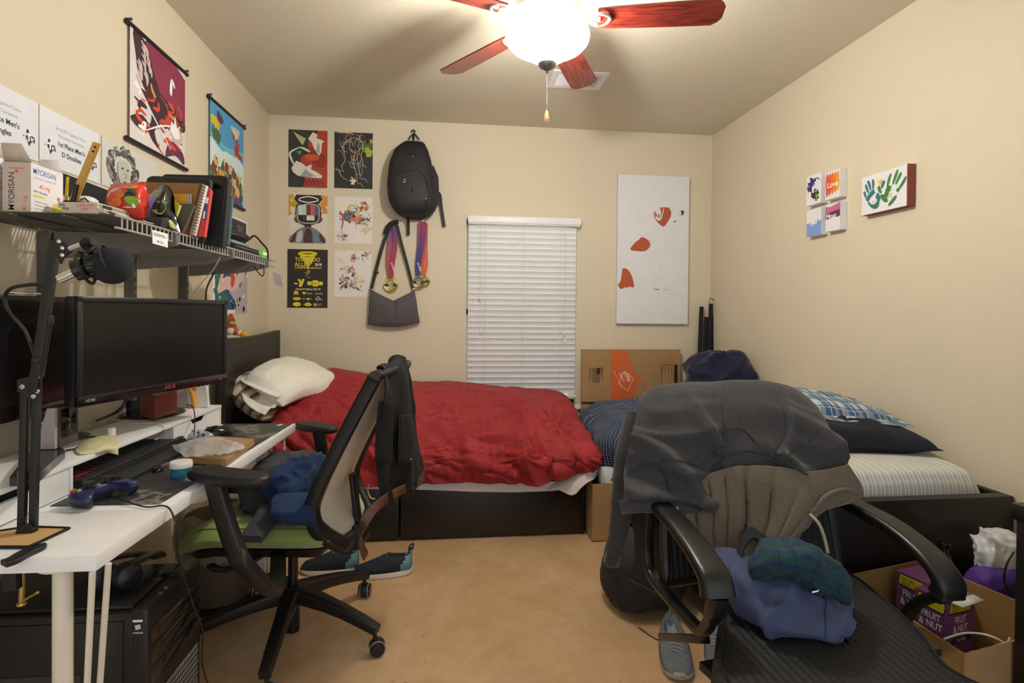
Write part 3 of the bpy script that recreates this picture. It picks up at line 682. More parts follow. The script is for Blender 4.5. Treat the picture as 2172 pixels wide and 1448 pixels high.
def star_state(q,u,v,s):
    pts=[(0,.1),(.12,.02),(.2,.06),(.3,.0),(.4,-.28),(.52,-.36),(.55,-.2),(.72,-.02),(.98,-.06),(.98,.16),(.9,.34),(.5,.4),(.42,.44),(.42,.7),(.22,.7),(.22,.24),(-.12,.24)]
    q.poly(NAVYI,[(u+a*s,v+b*s*q.W/q.H) for a,b in pts]); 
    q.text(WINK,'A',u-.05*s,v+.02*s,.34*s*q.W/q.H/.5*.5,.05); q.text(WINK,'T',u+.22*s,v-.06*s,.66*s*q.W/q.H/.5*.5,.06); q.text(WINK,'M',u+.58*s,v+.02*s,.34*s*q.W/q.H/.5*.5,.05)
GREY=C('certgrey','8e8a96')
def cert(y0,lines,label,last):
    q=Pic((XL+.003,y0,1.79),(0,1,0),.302,.185,.002,C('certwhite','dcdfe6'),(1,0,0))
    q.text(GREY,'Spring 2017 Aggieland Classic',.5,.70,.075,.005,'CENTER',.95); q.text(GREY,'Racquetball Tournament',.5,.58,.075,.005,'CENTER',.95)
    q.text(NAVYI,lines[0],.5,.42,.122,.022,'CENTER',1); q.text(NAVYI,lines[1],.5,.25,.122,.022,'CENTER',1)
    star_state(q,.09,.30,.15); star_state(q,.8,.30,.15)
    q.done('certificate',label,'certificate','racquetball certificates on the left wall')
cert(1.925,('1st Place Men\'s','D Doubles'),'white certificate lettered 1st Place Men\'s D Doubles, beside the pencil drawing',0)
cert(1.618,('2nd Place Men\'s','C Singles'),'white certificate ending in Men\'s Singles, cut by the left picture edge',0)
q=Pic((XL+.003,2.243,1.79),(0,1,0),.40,.185,.0015,C('drawingpaper','cfcdc8'),(1,0,0)); rnd=random.Random(9)
for i in range(170):
    a=rnd.uniform(0,6.28); rr=rnd.uniform(.6,1); c=(.34+.26*rr*cos(a),.5+.46*rr*sin(a)*(1 if sin(a)>0 else .9)); q.stroke(C('gr%d'%(i%4),['55534f','6d6b67','8a8884','3b3a38'][i%4]),[c,(c[0]+.04*cos(a+1.2),c[1]+.08*sin(a+1.2)),(c[0]+.06*cos(a+2),c[1]+.1*sin(a+2))],rnd.uniform(.012,.03)); q.k-=.85
q.k+=5; q.poly(C('gface','b9b6b0'),[(.25,.6),(.34,.7),(.44,.6),(.46,.35),(.4,.15),(.33,.08),(.28,.2),(.24,.4)],3); q.stroke(C('gr3','3b3a38'),[(.3,.5),(.34,.52)],.02);q.stroke(C('gr3','3b3a38'),[(.39,.5),(.43,.52)],.02);q.stroke(C('gr1','6d6b67'),[(.37,.45),(.38,.33),(.36,.32)],.012);q.stroke(C('gr3','3b3a38'),[(.33,.22),(.37,.23),(.4,.21)],.015)
q.done('pencil_drawing','pencil drawing of a curly-haired face on white paper, right of the certificates','drawing')
# lower sheets
q=left_pic((487,455),(524,540),C('darkprint','38343a'),off=.003); rnd=random.Random(2)
q.rect(PAPER,0,0,1,1); q.rect(C('darkprint','38343a'),.06,.06,.94,.94)
for i in range(14): q.stroke(C('mistgrey','9aa09a'),[(rnd.uniform(.2,.8),rnd.uniform(.3,.9)),(rnd.uniform(.2,.8),rnd.uniform(.2,.8))],.012)
q.done('art_print','small dark sketch print half hidden behind shelf items, above the shelf','poster')
A=at(452,575,X=XL+.002); B=at(524,664,X=XL+.002)
q=Pic((XL+.002,A.y,B.z),(0,1,0),B.y-A.y,.36,.0015,PAPER,(1,0,0))
q.rect(C('deepsea','2c4a74'),.05,.06,.95,.97); q.blob(C('seagreen','2f6a5c'),(.75,.7),.3,3); q.blob(C('seagreen','2f6a5c'),(.2,.3),.2,4); q.blob(C('greymauve','b3aab4'),(.8,.2),.28,5)
q.stroke(C('palerose','d8b8b4'),[(.12,.36),(.35,.5),(.6,.5),(.95,.8)],.16); q.stroke(C('vermil','c7452f'),[(.45,.9),(.55,.65),(.5,.45)],.12); q.stroke(C('palerose','d8b8b4'),[(.12,.36),(.2,.55),(.3,.7)],.05)
q.splat(WINK,20,(.1,.1,.9,.9),(.008,.02),6); q.splat(INK,8,(.5,.08,.9,.25),(.02,.04),7)
q.done('art_print','blue and green art print with pink and red swirls, under the shelf','poster')
# --- hooks
def hook(px,py,label,n='black'):
    p=at(px,py,Y=YB-.012); m=MB().mat(BLK if n=='black' else WHT); 
    if n=='black': m.box((p.x-.008,YB-.004,p.z-.075),(p.x+.008,YB-.0003,p.z-.01),.002).tube([(p.x,YB-.004,p.z-.05),(p.x,YB-.02,p.z-.055),(p.x+.004,YB-.045,p.z-.03),(p.x+.012,YB-.035,p.z),(p.x-.006,YB-.02,p.z+.012),(p.x-.016,YB-.012,p.z-.004)],.0045,8,smooth=5)
    else: m.box((p.x-.012,YB-.005,p.z-.02),(p.x+.012,YB-.0003,p.z+.022),.003).tube([(p.x,YB-.005,p.z-.01),(p.x,YB-.03,p.z-.016),(p.x,YB-.034,p.z+.002)],.004,8,smooth=4)
    return tag(m.build('wall_hook'),label,'hook')
hook(877,280,'black curved wall hook holding up the black backpack')
hook(835,474,'hook under the shoulder bag strap, left of the backpack bottom','white')
hook(896,466,'white adhesive hook holding the pair of medal ribbons','white')
# --- backpack
def bagloft(rows, yb, n=28, pw=.65):
    """rows (z, xl, xr, depth); closed sections against plane y=yb"""
    P=[]
    for z,xl,xr,d in rows:
        c=(xl+xr)/2; h=(xr-xl)/2; row=[]
        for i in range(n):
            a=2*pi*i/n; ca,sa=cos(a),sin(a)
            row.append(V((c+h*math.copysign(abs(ca)**pw,ca), yb-d/2-d/2*math.copysign(abs(sa)**pw,sa), z)))
        P.append(row)
    return P
def dense(rows,k=5):
    q=crv([V(r[:3]) for r in rows],k); d=crv([V((r[3],0,0)) for r in rows],k)
    return [(a.x,a.y,a.z,b.x) for a,b in zip(q,d)]
NYL=mat('black_nylon','1b1b1d',.62,bump=(500,.2,.001)); yb=YB-.02
def bx(px,py): return at(px,py,Y=YB-.12)
def rowpx(l,r,d): a=bx(*l); b=bx(*r); return ((a.z+b.z)/2,a.x,b.x,d)
rows=[rowpx((866,294),(890,295),.04),rowpx((852,299),(900,301),.10),rowpx((836,318),(910,322),.15),rowpx((826,350),(917,354),.18),rowpx((822,385),(921,388),.20),rowpx((823,412),(925,416),.21),rowpx((829,436),(925,440),.20),rowpx((843,452),(915,455),.16),rowpx((862,461),(896,463),.05)]
root=empty('backpack',(bx(875,460).x,YB-.02,bx(875,462).z),label='black backpack with a small pink emblem hanging on the back wall',cat='backpack')
P=bagloft(dense(rows),yb); P=wrinkle(P,lambda p,u,v:.004*nz(p,14,1)+.003*ridge(p,9,2)*.6,True)
m=MB().mat(NYL).grid(P,closed=True); m.add(P[0],[tuple(range(len(P[0])))]); m.add(P[-1],[tuple(range(len(P[0])))[::-1]])
body=part(m,'body',root,ang=60)
def pk(px,py,d=.215): return at(px,py,Y=yb-d)
def fr(px,py,lift=.004):
    """point on the bag's front found by casting onto the rows"""
    q=bx(px,py); best=min(range(len(P)),key=lambda i:abs(P[i][0].z-q.z)); row=P[best]; c=[p for p in row if p.y<yb-.03]
    e=min(c or row,key=lambda p:abs(at(px,py,Y=p.y).x-p.x)); g=at(px,py,Y=e.y-lift); return g
m=MB().mat(BLKM)
m.tube([fr(826,400),fr(835,375),fr(858,362),fr(885,362),fr(902,378),fr(908,410),fr(905,440)],.0028,6,smooth=4)
m.tube([fr(838,322),fr(850,308),fr(872,302),fr(893,306),fr(906,330),fr(914,372),fr(914,400)],.0028,6,smooth=4)
m.tube([fr(846,330),fr(868,322),fr(888,328),fr(893,352)],.0022,6,smooth=4)
part(m,'zipper',root)
e0=fr(858,383,.006); ex=V((1,0,0)); PK=mat('pink_emblem','d05aa8',.5)
m=MB().mat(PK)
for s_ in (1,-1):
    pts=[(.0,.016),(.012,.012),(.016,.004),(.008,-.002),(-.002,.004),(-.004,.0),(.004,-.006),(.012,-.004),(.006,-.012)]
    m.poly([e0+V((s_*a*.8,-.0006*(1+s_),s_*b*.9+.0)) for a,b in [(-.002,.014),(.012,.016),(.016,.008),(.006,.008),(-.006,.002),(-.012,.002),(-.01,.008)]],.001,(0,-1,0))
sub_of(m,'emblem',body,root)
m=MB().mat(NYL)
m.sweep(crv([at(865,458,Y=YB-.1),at(866,475,Y=YB-.05),at(866,499,Y=YB-.03)],5),rect_sec(.022,.003),up=(0,-1,0))
part(m,'strap',root)
m=MB().mat(NYL); m.sweep(crv([at(922,408,Y=YB-.1),at(932,412,Y=YB-.06),at(936,440,Y=YB-.035),at(942,481,Y=YB-.02)],5),rect_sec(.024,.004),up=(0,-1,0)); part(m,'strap',root)
m=MB().mat(mat('mesh_purple','2a2030',.8)); 
mp=bagloft([(bx(918,350).z,bx(905,350).x,bx(920,350).x,.05),(bx(918,375).z,bx(905,375).x,bx(930,375).x,.09),(bx(918,405).z,bx(905,405).x,bx(931,405).x,.1),(bx(918,430).z,bx(905,430).x,bx(930,430).x,.09),(bx(918,446).z,bx(905,446).x,bx(922,446).x,.04)],yb-.04,16)
m.grid(loft(mp,3,1,True) if 0 else mp,closed=True); part(m,'side_pocket',root,ang=70)
m=MB().mat(BLKG).box(fr(873,329)+V((-.012,-.002,-.012)),fr(873,329)+V((.01,.004,.01)),.003); m.tube([fr(873,398),fr(874,408,.008)],.003,6); m.tube([fr(903,418),fr(904,430,.008)],.003,6); m.mat(WHT).ell(fr(903,421,.008),(.003,.003,.005)); part(m,'zip_pull',root)
part(MB().mat(NYL).tube([at(867,296,Y=YB-.04),at(872,288,Y=YB-.03),at(878,284,Y=YB-.03),at(884,289,Y=YB-.03),at(889,296,Y=YB-.04)],.005,8,smooth=4),'top_loop',root)
# --- shoulder bag
yb2=YB-.012; root=empty('shoulder_bag',(at(835,694,Y=YB).x,yb2,at(835,697,Y=YB-.04).z),label='dark grey shoulder bag hanging by its long black strap',cat='bag')
DG=mat('grey_canvas','4c484a',.75,bump=(600,.25,.001)); F=lambda x,y,d=.06: at(x,y,Y=YB-d)
def quadgrid(pts4,n=14,mm=18,bul=.03):
    a,b,c,d=pts4; G=[]
    for i in range(n+1):
        v=i/n; L=a.lerp(d,v); Rr=b.lerp(c,v); row=[]
        for j in range(mm+1):
            u=j/mm; p=L.lerp(Rr,u); p=p.copy(); p.y-=bul*(4*u*(1-u))**.4*(4*min(v+.05,.99)*(1-min(v+.05,.99)))**.35; row.append(p)
        G.append(row)
    return G
def topz(u): return 0
G=[]
for i in range(19):
    v=i/18; row=[]
    for j in range(25):
        u=j/24
        # top edge dips in a V
        tx=783+u*(879-783) if v==0 else None
        xt=785+u*94; yt=612+ (26*(1-abs(u-.52)/.52)**.9 if True else 0)
        xb=780+u*110; ybm=688+7*sin(pi*u)-(4*u)
        x=xt+(xb-xt)*v; y=yt+(ybm-yt)*v
        d=.022+.055*(4*u*(1-u)*.97+.03)**.35*(4*min(.06+v*.9,.97)*(1-min(.06+v*.9,.97)))**.4
        d-=.012*exp(-((u-.52)/.05)**2)*(1-v)
        row.append(F(x,y,d+.012))
    G.append(row)
G=wrinkle(G,lambda p,u,v:.003*nz(p,16,4))
m=MB().mat(DG).grid([[p for p in r_] for r_ in G]); Bk=[[V((p.x,yb2,p.z)) for p in r_] for r_ in G]; m.grid([r_[::-1] for r_ in Bk])
ed=[G[0][j] for j in range(25)]+[G[i][24] for i in range(1,19)]+[G[18][j] for j in range(23,-1,-1)]+[G[i][0] for i in range(17,0,-1)]
eb=[Bk[0][j] for j in range(25)]+[Bk[i][24] for i in range(1,19)]+[Bk[18][j] for j in range(23,-1,-1)]+[Bk[i][0] for i in range(17,0,-1)]
m.grid([ed,eb],closed=True); part(m,'bag_body',root,ang=60)
part(MB().mat(mat('piping_grey','6a6666',.7)).tube([G[5][j]+V((0,-.002,-.0)) for j in range(1,24)],.002,6).tube([G[i][1]+V((0,-.002,0)) for i in range(1,18)],.0018,6).tube([G[i][23]+V((0,-.002,0)) for i in range(1,18)],.0018,6),'seam',root)
st=MB().mat(mat('black_webbing','1f2022',.7)); top=F(838,471,.045)
st.sweep(crv([F(788,612,.03),F(797,575,.03),F(812,520,.03),F(826,485,.04),top],5),rect_sec(.024,.003),up=(0,-1,0)); st.sweep(crv([F(876,611,.03),F(866,570,.03),F(851,515,.035),F(843,482,.04),top],5),rect_sec(.022,.003),up=(0,-1,0)); part(st,'strap',root)
part(MB().mat(BLKM).sweep(crv([F(817,497,.036),F(822,482,.045),F(831,473,.05),F(845,470,.05)],5),rect_sec(.032,.01,.004),up=(0,-1,0)),'shoulder_pad',root)
part(MB().mat(BLKG).box(F(799,578,.034)+V((-.016,0,-.008)),F(799,578,.03)+V((.016,.004,.008)),.002),'buckle',root)
part(MB().mat(mat('brass','b9a36a',.3,.9)).box(F(786,615,.033)+V((-.013,0,-.004)),F(786,615,.03)+V((.013,.005,.006)),.002).box(F(877,613,.033)+V((-.012,0,-.004)),F(877,613,.03)+V((.012,.005,.006)),.002),'strap_clip',root)
# --- medals
def medal(pts,pts2,c,r,cols_,label,disc_,txt,rib=True,d0=.03):
    root=empty('medal',(c.x,c.y,c.z-r),label=label,cat='medal')
    t=NT('ribbon_'+cols_[0]); k=t.coord('Object',(1,1,1)); sep=t.n('ShaderNodeSeparateXYZ'); t.put(sep.inputs[0],k)
    zt=pts[0].z-c.z+r; f=t.n('ShaderNodeMapRange',i1=r,i2=zt); t.put(f.inputs[0],sep.outputs[2])
    t.put(t.b.inputs['Base Color'],t.ramp(f.outputs[0],[(0,cols_[0]),(.55,cols_[1]),(1,cols_[2])])); t.b.inputs['Roughness'].default_value=.6
    for n_,pp in enumerate((pts,pts2)):
        m=MB().mat(t.m); m.sweep(crv(pp,5),rect_sec(.036,.0016),up=(.2 if n_ else -.15,-1,0)); o=part(m,'ribbon',root)
        if n_==0: sub_of(MB().mat(WINK).text(txt[1],pp[len(pp)//2]+V((-.012,-.006,.01)),(.35,0,-1),(1,0,.35),.017,.02),'lettering',o,root)
    GOLD=mat('medal_gold','b09a58',.3,1); m=MB().mat(GOLD if disc_=='gold' else mat('medal_bronze','8a7a58',.32,1))
    m.lathe([(r*.86,-.003),(r,-.0045),(r,.0045),(r*.86,.003),(0,.002)],c,32,(0,-1,0)); part(m,'disc',root)
    m=MB().mat(mat('medal_gold2','cdb878',.3,1) if disc_=='gold' else mat('medal_bronze2','94835c',.35,1)); 
    for s_ in (-1,1): m.tube([c+V((-r*1.05*s_,-.006,-r*.3*s_)),c+V((-r*.5*s_,-.008,r*.5*s_)),c+V((r*.3*s_,-.008,r*.8*s_)),c+V((r*.95*s_,-.006,r*.2*s_))],.0032,8,smooth=5)
    m.mat(INK).box(c+V((-r*.95,-.0085,-.007)),c+V((r*.95,-.006,.009)),.001)
    m.mat(WINK).text(txt[0],c+V((0,-.0092,-.005)),(1,0,0),(0,0,1),.017,.03,'CENTER'); m.mat(mat('medal_red','b03434',.4)).poly([c+V((-.004,-.0094,.002)),c+V((.004,-.0094,.002)),c+V((0,-.0094,.007))])
    part(m,'relief',root)
    part(MB().mat(GOLD).tube([c+V((.006*cos(a*pi/4),0,r+.005+.006*sin(a*pi/4))) for a in range(8)],.0016,6,closed=True),'ring',root)
MY=.03
medal([F(836,476,.035),F(838,520,.03),F(832,560,.03),F(829,589,.025)],[F(831,478,.02),F(826,520,.02),F(824,560,.02),F(828,589,.02)],F(829,605,.02),.05,('a3343c','9c3f52','54448c'),'single gold medal on a red ribbon between the bag straps','gold',('USA','US OPEN'))
medal([F(898,470,.04),F(896,510,.035),F(888,560,.03),F(887,584,.03)],[F(892,472,.03),F(890,520,.022),F(886,560,.022),F(887,584,.022)],F(888,599,.035),.045,('2f3578','4a3f80','96324a'),'dark bronze medal on a blue ribbon, front of the pair','bronze',('USA','US OPEN'))
medal([F(900,472,.025),F(899,520,.02),F(894,560,.018),F(896,582,.018)],[F(902,474,.016),F(902,530,.014),F(903,560,.014),F(898,582,.014)],F(901,597,.016),.038,('d8682c','c25a40','8a3448'),'small gold medal on an orange ribbon, behind the dark bronze medal','gold',('T','A'))
# ================================================================ fabric materials
def fabric(name, col, rough=.85, bump=(300,.15,.001), sheen=.04, pat=None, which='UV', scale=(1,1,1), spec=.3):
    t=NT(name); k=t.coord(which,scale); b=t.b; b.inputs['Roughness'].default_value=rough; b.inputs['Sheen Weight'].default_value=sheen; b.inputs['Specular IOR Level'].default_value=spec
    ko=t.coord('Object')
    c=lin(col) if not callable(col) else col(t,k)
    if not callable(col): c=t.mix(t.noise(ko,30,4), c, tuple(x*1.18+.002 for x in c[:3])+(1,))
    t.put(b.inputs['Base Color'],c); t.bump(t.noise(ko,*bump[:1],3),bump[1],bump[2]); MC[name]=t.m; return t.m
def band(t, x, f, lo, hi):
    fr_=t.math('FRACT', t.math('MULTIPLY', x, f)); return t.math('MULTIPLY', t.math('GREATER_THAN',fr_,lo), t.math('LESS_THAN',fr_,hi))
def xy(t,k):
    s=t.n('ShaderNodeSeparateXYZ'); t.put(s.inputs[0],k); return s.outputs[0],s.outputs[1]
def red_(t,k):
    x,y=xy(t,k); a=t.math('MULTIPLY',band(t,x,34,.3,.8),band(t,y,22,.35,.8)); n=t.ramp(t.noise(k,3.2,3),[(.48,(0,0,0,1)),(.6,(1,1,1,1))])
    return t.mix(t.math('MULTIPLY',t.math('MULTIPLY',a,n),.75), t.mix(t.noise(k,2,3),lin('9e3035'),lin('8e282d')), lin('7c1820'))
REDC=fabric('red_satin',red_,.58,(250,.1,.001),.03,spec=.2)
SHEETM=fabric('white_sheet','d9d2d4',.8); PILW=fabric('ivory_pillowcase','ebe8e0',.8)
def strp(t,k):
    x,y=xy(t,k); return t.mix(band(t,y,7,.3,.62), t.mix(band(t,y,7,.1,.3),lin('c9bcaa'),lin('a58f73')), lin('6a5a58'))
STRP=fabric('striped_pillowcase',strp,.85)
def ticking(t,k):
    x,y=xy(t,k); c=t.mix(band(t,x,19,.0,.35),lin('ddd9cf'),lin('b4c2cc')); return t.mix(band(t,x,19,.60,.67),c,lin('b07a58'))
TICK=fabric('striped_ticking',ticking,.7)
def navygrid(t,k):
    x,y=xy(t,k); a=t.math('MAXIMUM',band(t,x,44,.0,.13),band(t,y,44,.0,.13)); return t.mix(a,lin('18223c'),lin('8492ac'))
NAVG=fabric('navy_grid_cloth',navygrid,.85)
def plaid(t,k):
    x,y=xy(t,k); c=t.mix(band(t,x,6,.0,.4),lin('b4c2cc'),lin('4f7698')); c=t.mix(t.math('MULTIPLY',band(t,y,4,.0,.45),.65),c,lin('2f4a70')); c=t.mix(t.math('MULTIPLY',band(t,x,6,.55,.75),.7),c,lin('232f4c'))
    c=t.mix(t.math('MULTIPLY',band(t,x,12,.45,.5),.8),c,lin('e8ecee')); return t.mix(t.math('MULTIPLY',band(t,y,8,.5,.55),.8),c,lin('e8ecee'))
PLAID=fabric('blue_plaid_pillowcase',plaid,.85)
def dplaid(t,k):
    x,y=xy(t,k); c=t.mix(band(t,x,9,.0,.5),lin('1d2e5c'),lin('1c403e')); c=t.mix(t.math('MULTIPLY',band(t,y,9,.0,.5),.5),c,lin('1d3f3c')); a=t.math('MAXIMUM',band(t,x,9,.7,.74),band(t,y,9,.7,.74))
    return t.mix(a,c,lin('12182c'))
DPLAID=fabric('green_navy_plaid',dplaid,.9)
NAVYC=fabric('navy_cloth','0c1120',.9); VELV=fabric('navy_velvet',lambda t,k:(lambda x,y:t.mix(t.math('MULTIPLY',band(t,x,60,.0,.5),.6),lin('090e26'),lin('131d48')))(*xy(t,k)),.7,(200,.2,.001),.12)
DARKWOOD=mat('black_brown_wood','171312',.42,col2='120f0e',nscale=14,nstretch=(1,8,8)); 
def pillow(A,B,wd,W_,T,mt,name,par=None,seed=0,n=30,m_=22,amp=.008,flange=0,pinch=.75,fold=1.0,**k):
    """A,B end centres of the long axis, wd direction across, W_ width, T thickness"""
    A=V(A);B=V(B); e1=(B-A); L=e1.length/2; e1.normalize(); e2=V(wd); e2=(e2-e1*e2.dot(e1)).normalized(); e3=e1.cross(e2)
    if e3.z<0: e3=-e3
    c=(A+B)/2; top=[];bot=[]
    for i in range(n+1):
        a=-1+2*i/n; rt=[];rb=[]
        for j in range(m_+1):
            b=-1+2*j/m_
            # pinched corners: edges bow inwards
            x=a*L*(1-.07*(1-(b*b))**1*0-.06*(1-abs(b)**2)*abs(a)**3*0 + .0); y=b*W_/2
            x*=1-.05*(1-b*b)*abs(a)**4; y*=1-.06*(1-a*a)*abs(b)**4
            h=T/2*max(0,(1-abs(a)**2.6))**.5*max(0,(1-abs(b)**2.6))**.5
            p=c+e1*x+e2*y; w_=amp*(ridge(p,7,seed)+.5*nz(p,15,seed))*min(1,h/(T*.15)+.15)
            rt.append(p+e3*(h+w_)); rb.append(p-e3*(h*fold-w_*.3))
        top.append(rt);bot.append(rb)
    fl=e1.cross(e2).dot(e3)>0
    if not fl: top,bot=[r_[::-1] for r_ in top],[r_[::-1] for r_ in bot]
    m=MB().mat(mt).grid(top[::-1] if fl is None else top); m.grid([r_[::-1] for r_ in bot])
    return m
# ================================================================ bed 1 (under the window)
bed=empty('bed',(-.2,3.68,0),label='black-brown storage bed under the red comforter below the window',cat='bed')
BX0,BX1,BY0,BY1=-1.2,.815,3.2,4.165
m=MB().mat(DARKWOOD).box((BX0,BY0+.03,0),(BX0+.02,BY1,.33)).box((BX1-.02,BY0+.02,0),(BX1,BY1,.36)).box((BX0,BY1-.02,0),(BX1,BY1,.36)).box((BX0,BY0+.03,.29),(BX1,BY1-.02,.32))
part(m,'frame',bed)
part(MB().mat(DARKWOOD).box((-.262,BY0,.012),(BX1-.006,BY0+.02,.355),.002),'drawer_front',bed)
part(MB().mat(DARKWOOD).box((BX0,BY0,.012),(-.275,BY0+.02,.355),.002),'drawer_front',bed)
part(MB().mat(DARKWOOD).box((BX1-.006,BY0,.0),(BX1,BY0+.02,.36),.001),'end_panel',bed)
hz=[(3.16,1.168),(3.4,1.157),(3.65,1.157),(3.9,1.163),(4.14,1.176)]
m=MB().mat(DARKWOOD); cv=crv([V((0,a,b)) for a,b in hz],4)
ol=[(-1.245,p.y,p.z) for p in cv]+[(-1.245,4.14,0),(-1.245,3.16,0)]
m.poly([V((-1.205,b,c)) for a,b,c in ol],.04,(1,0,0))
hb=part(m,'headboard',bed,bev=.002)
m=MB().mat(DARKWOOD); m.box((-1.206,3.2,.93),(-1.2035,4.1,.933)).box((-1.206,4.08,.6),(-1.2035,4.083,1.1)).box((-1.206,3.2,1.08),(-1.2035,4.083,1.083)); sub_of(m,'panel_groove',hb,bed)
# mattress
m=MB().mat(SHEETM); m.box((-1.19,3.25,.325),(.76,4.15,.555),.07,5).box((-1.19,3.22,.33),(-.93,4.15,.635),.05,4)
tag(m.build('mattress'),'white sheeted mattress on the bed under the red comforter','mattress')
# loose sheet hanging at the foot corner
rows=[[at(1165,1030,Y=3.19),at(1195,1012,Y=3.17),at(1228,995,Y=3.15),at(1250,985,Y=3.12),at(1262,978,Y=3.2),at(1262,970,Y=3.4)],
      [at(1163,1038,Y=3.17),at(1190,1030,Y=3.13),at(1225,1018,Y=3.11),at(1250,1000,Y=3.09),at(1266,992,Y=3.15),at(1270,985,Y=3.35)],
      [at(1168,1040,Y=3.17),at(1187,1040,Y=3.12),at(1215,1050,Y=3.10),at(1238,1030,Y=3.08),at(1258,1015,Y=3.1),at(1268,1000,Y=3.3)]]
G=wrinkle(loft(rows,8,6),lambda p,u,v:.006*ridge(p,14,3)*u)
tag(MB().mat(SHEETM).grid(G).build('bed_sheet',solid=.003),'white sheet corner hanging out at the foot of the red-covered bed','sheet')
G=wrinkle(loft([[at(x,1020,Y=3.185) for x in (700,800,900,1000,1100,1180)],[at(x,y,Y=3.18) for x,y in ((700,1033),(800,1037),(900,1038),(1000,1042),(1100,1043),(1180,1040))]],8,8),lambda p,u,v:.004*ridge(p,10,3))
tag(MB().mat(SHEETM).grid(G).build('bed_sheet',solid=.003),'white sheet edge showing along the long side below the red comforter','sheet')
# pillows
A=at(532,842,Y=3.36); B=at(652,788,Y=3.93)
wd=at(560,885,Y=3.3)-at(507,806,Y=3.38)
def blobpillow(rows,mt,name,par,th=.16,**k):
    G=loft(rows,7,7); n=len(G)-1; m_=len(G[0])-1
    T=[];Bt=[]
    for i,r_ in enumerate(G):
        a=[];b=[]
        for j,p in enumerate(r_):
            u,v=i/n*2-1,j/m_*2-1; h=th/2*max(0,1-abs(u)**3)**.5*max(0,1-abs(v)**3)**.5
            nn=gnormal(G,i,j); nn=nn if nn.z>0 else -nn
            w_=.010*crease(p,(.3,1,.3),7,4)+.004*nz(p,9,2)
            a.append(p+nn*(h+w_*min(1,h/.03))); b.append(p-nn*h)
        T.append(a);Bt.append(b)
    m=MB().mat(mt)
    if gnormal(T,n//2,m_//2).z<0: m.grid(T).grid([r_[::-1] for r_ in Bt])
    else: m.grid([r_[::-1] for r_ in T]).grid(Bt)
    return part(m,name,par,**k)
pr=empty('pillow',(-1.0,3.6,.7),label='ivory pillow on top against the headboard, its case open at the end',cat='pillow')
PR_=[[at(a,b,Y=c) for a,b,c in r_] for r_ in ([(518,806,3.32),(545,820,3.27),(575,838,3.24),(600,862,3.22)],[(548,786,3.5),(580,800,3.45),(612,818,3.42),(640,842,3.4)],[(580,774,3.7),(615,786,3.65),(650,802,3.6),(685,830,3.55)],[(606,768,3.92),(640,775,3.9),(672,784,3.85),(720,806,3.8)])]
blobpillow(PR_,PILW,'cushion',pr,.15,ang=75)
rim_t=[at(x,y,Y=yy) for x,y,yy in ((508,805,3.33),(522,815,3.26),(548,826,3.22),(574,838,3.19),(590,843,3.19))]
rim_m=[at(x,y,Y=yy) for x,y,yy in ((507,810,3.34),(514,830,3.27),(530,846,3.22),(552,858,3.19),(575,864,3.18))]
rim_b=[at(x,y,Y=yy) for x,y,yy in ((508,812,3.34),(512,836,3.25),(522,855,3.19),(542,870,3.16),(562,880,3.15))]
G=wrinkle(loft([[p+V((.015,.10,.012)) for p in rim_t],[p+V((.004,.04,.008)) for p in rim_t],rim_t],5,7),lambda p,u,v:.003*nz(p,14,5))
G2=wrinkle(loft([rim_b,rim_m,[p+V((.01,.05,.0)) for p in rim_m],[p+V((.02,.12,.0)) for p in rim_t]],5,7),lambda p,u,v:.006*crease(p,(1,0,-.4),9,6))
part(MB().mat(PILW).grid(G).grid(G2),'open_case_end',pr,ang=75,solid=.003)
m=pillow(at(486,842,Y=3.24)+V((.03,0,.0)),at(600,838,Y=3.85)+V((.04,0,0)),at(540,890,Y=3.3)-at(470,835,Y=3.35),.42,.19,STRP,'x',seed=7,amp=.01)
m.v=[p+V((0,0,.0)) for p in m.v]
tag(m.build('pillow',ang=70),'brown striped pillow underneath, poking out beside the white drawer unit','pillow')
# comforter
st=[[(700,781,3.95),(668,790,3.75),(622,824,3.5),(586,866,3.3),(563,903,3.15),(572,990,3.12)],
    [(722,777,4.0),(700,788,3.8),(672,822,3.55),(642,872,3.32),(620,930,3.14),(615,1000,3.1)],
    [(765,786,4.05),(745,796,3.8),(735,838,3.52),(722,888,3.3),(712,955,3.12),(705,1032,3.1)],
    [(850,806,4.08),(845,818,3.8),(838,852,3.5),(830,900,3.26),(822,965,3.10),(815,1034,3.1)],
    [(950,808,4.08),(950,822,3.8),(950,860,3.5),(950,915,3.22),(950,978,3.08),(950,1030,3.08)],
    [(1060,816,4.06),(1070,832,3.8),(1080,868,3.5),(1090,915,3.22),(1095,975,3.06),(1085,1033,3.07)],
    [(1150,824,4.05),(1160,842,3.8),(1172,872,3.5),(1180,918,3.25),(1190,970,3.05),(1160,1028,3.06)],
    [(1195,836,4.0),(1208,852,3.8),(1225,885,3.52),(1243,922,3.27),(1258,962,3.06),(1225,1010,3.05)],
    [(1209,858,3.95),(1222,878,3.77),(1244,908,3.5),(1264,936,3.27),(1279,964,3.10),(1264,992,3.05)],
    [(1208,895,3.95),(1222,915,3.77),(1240,935,3.5),(1255,955,3.3),(1268,978,3.15),(1258,992,3.08)]]
rows=[[at(a,b,Y=c) for a,b,c in r_] for r_ in st]
tufts=[(at(945,872,Y=3.45),.30),(at(1110,972,Y=3.07),.28),(at(945,968,Y=3.09),.13),(at(1090,858,Y=3.6),.12),(at(770,880,Y=3.35),.2),(at(1180,895,Y=3.4),.12)]
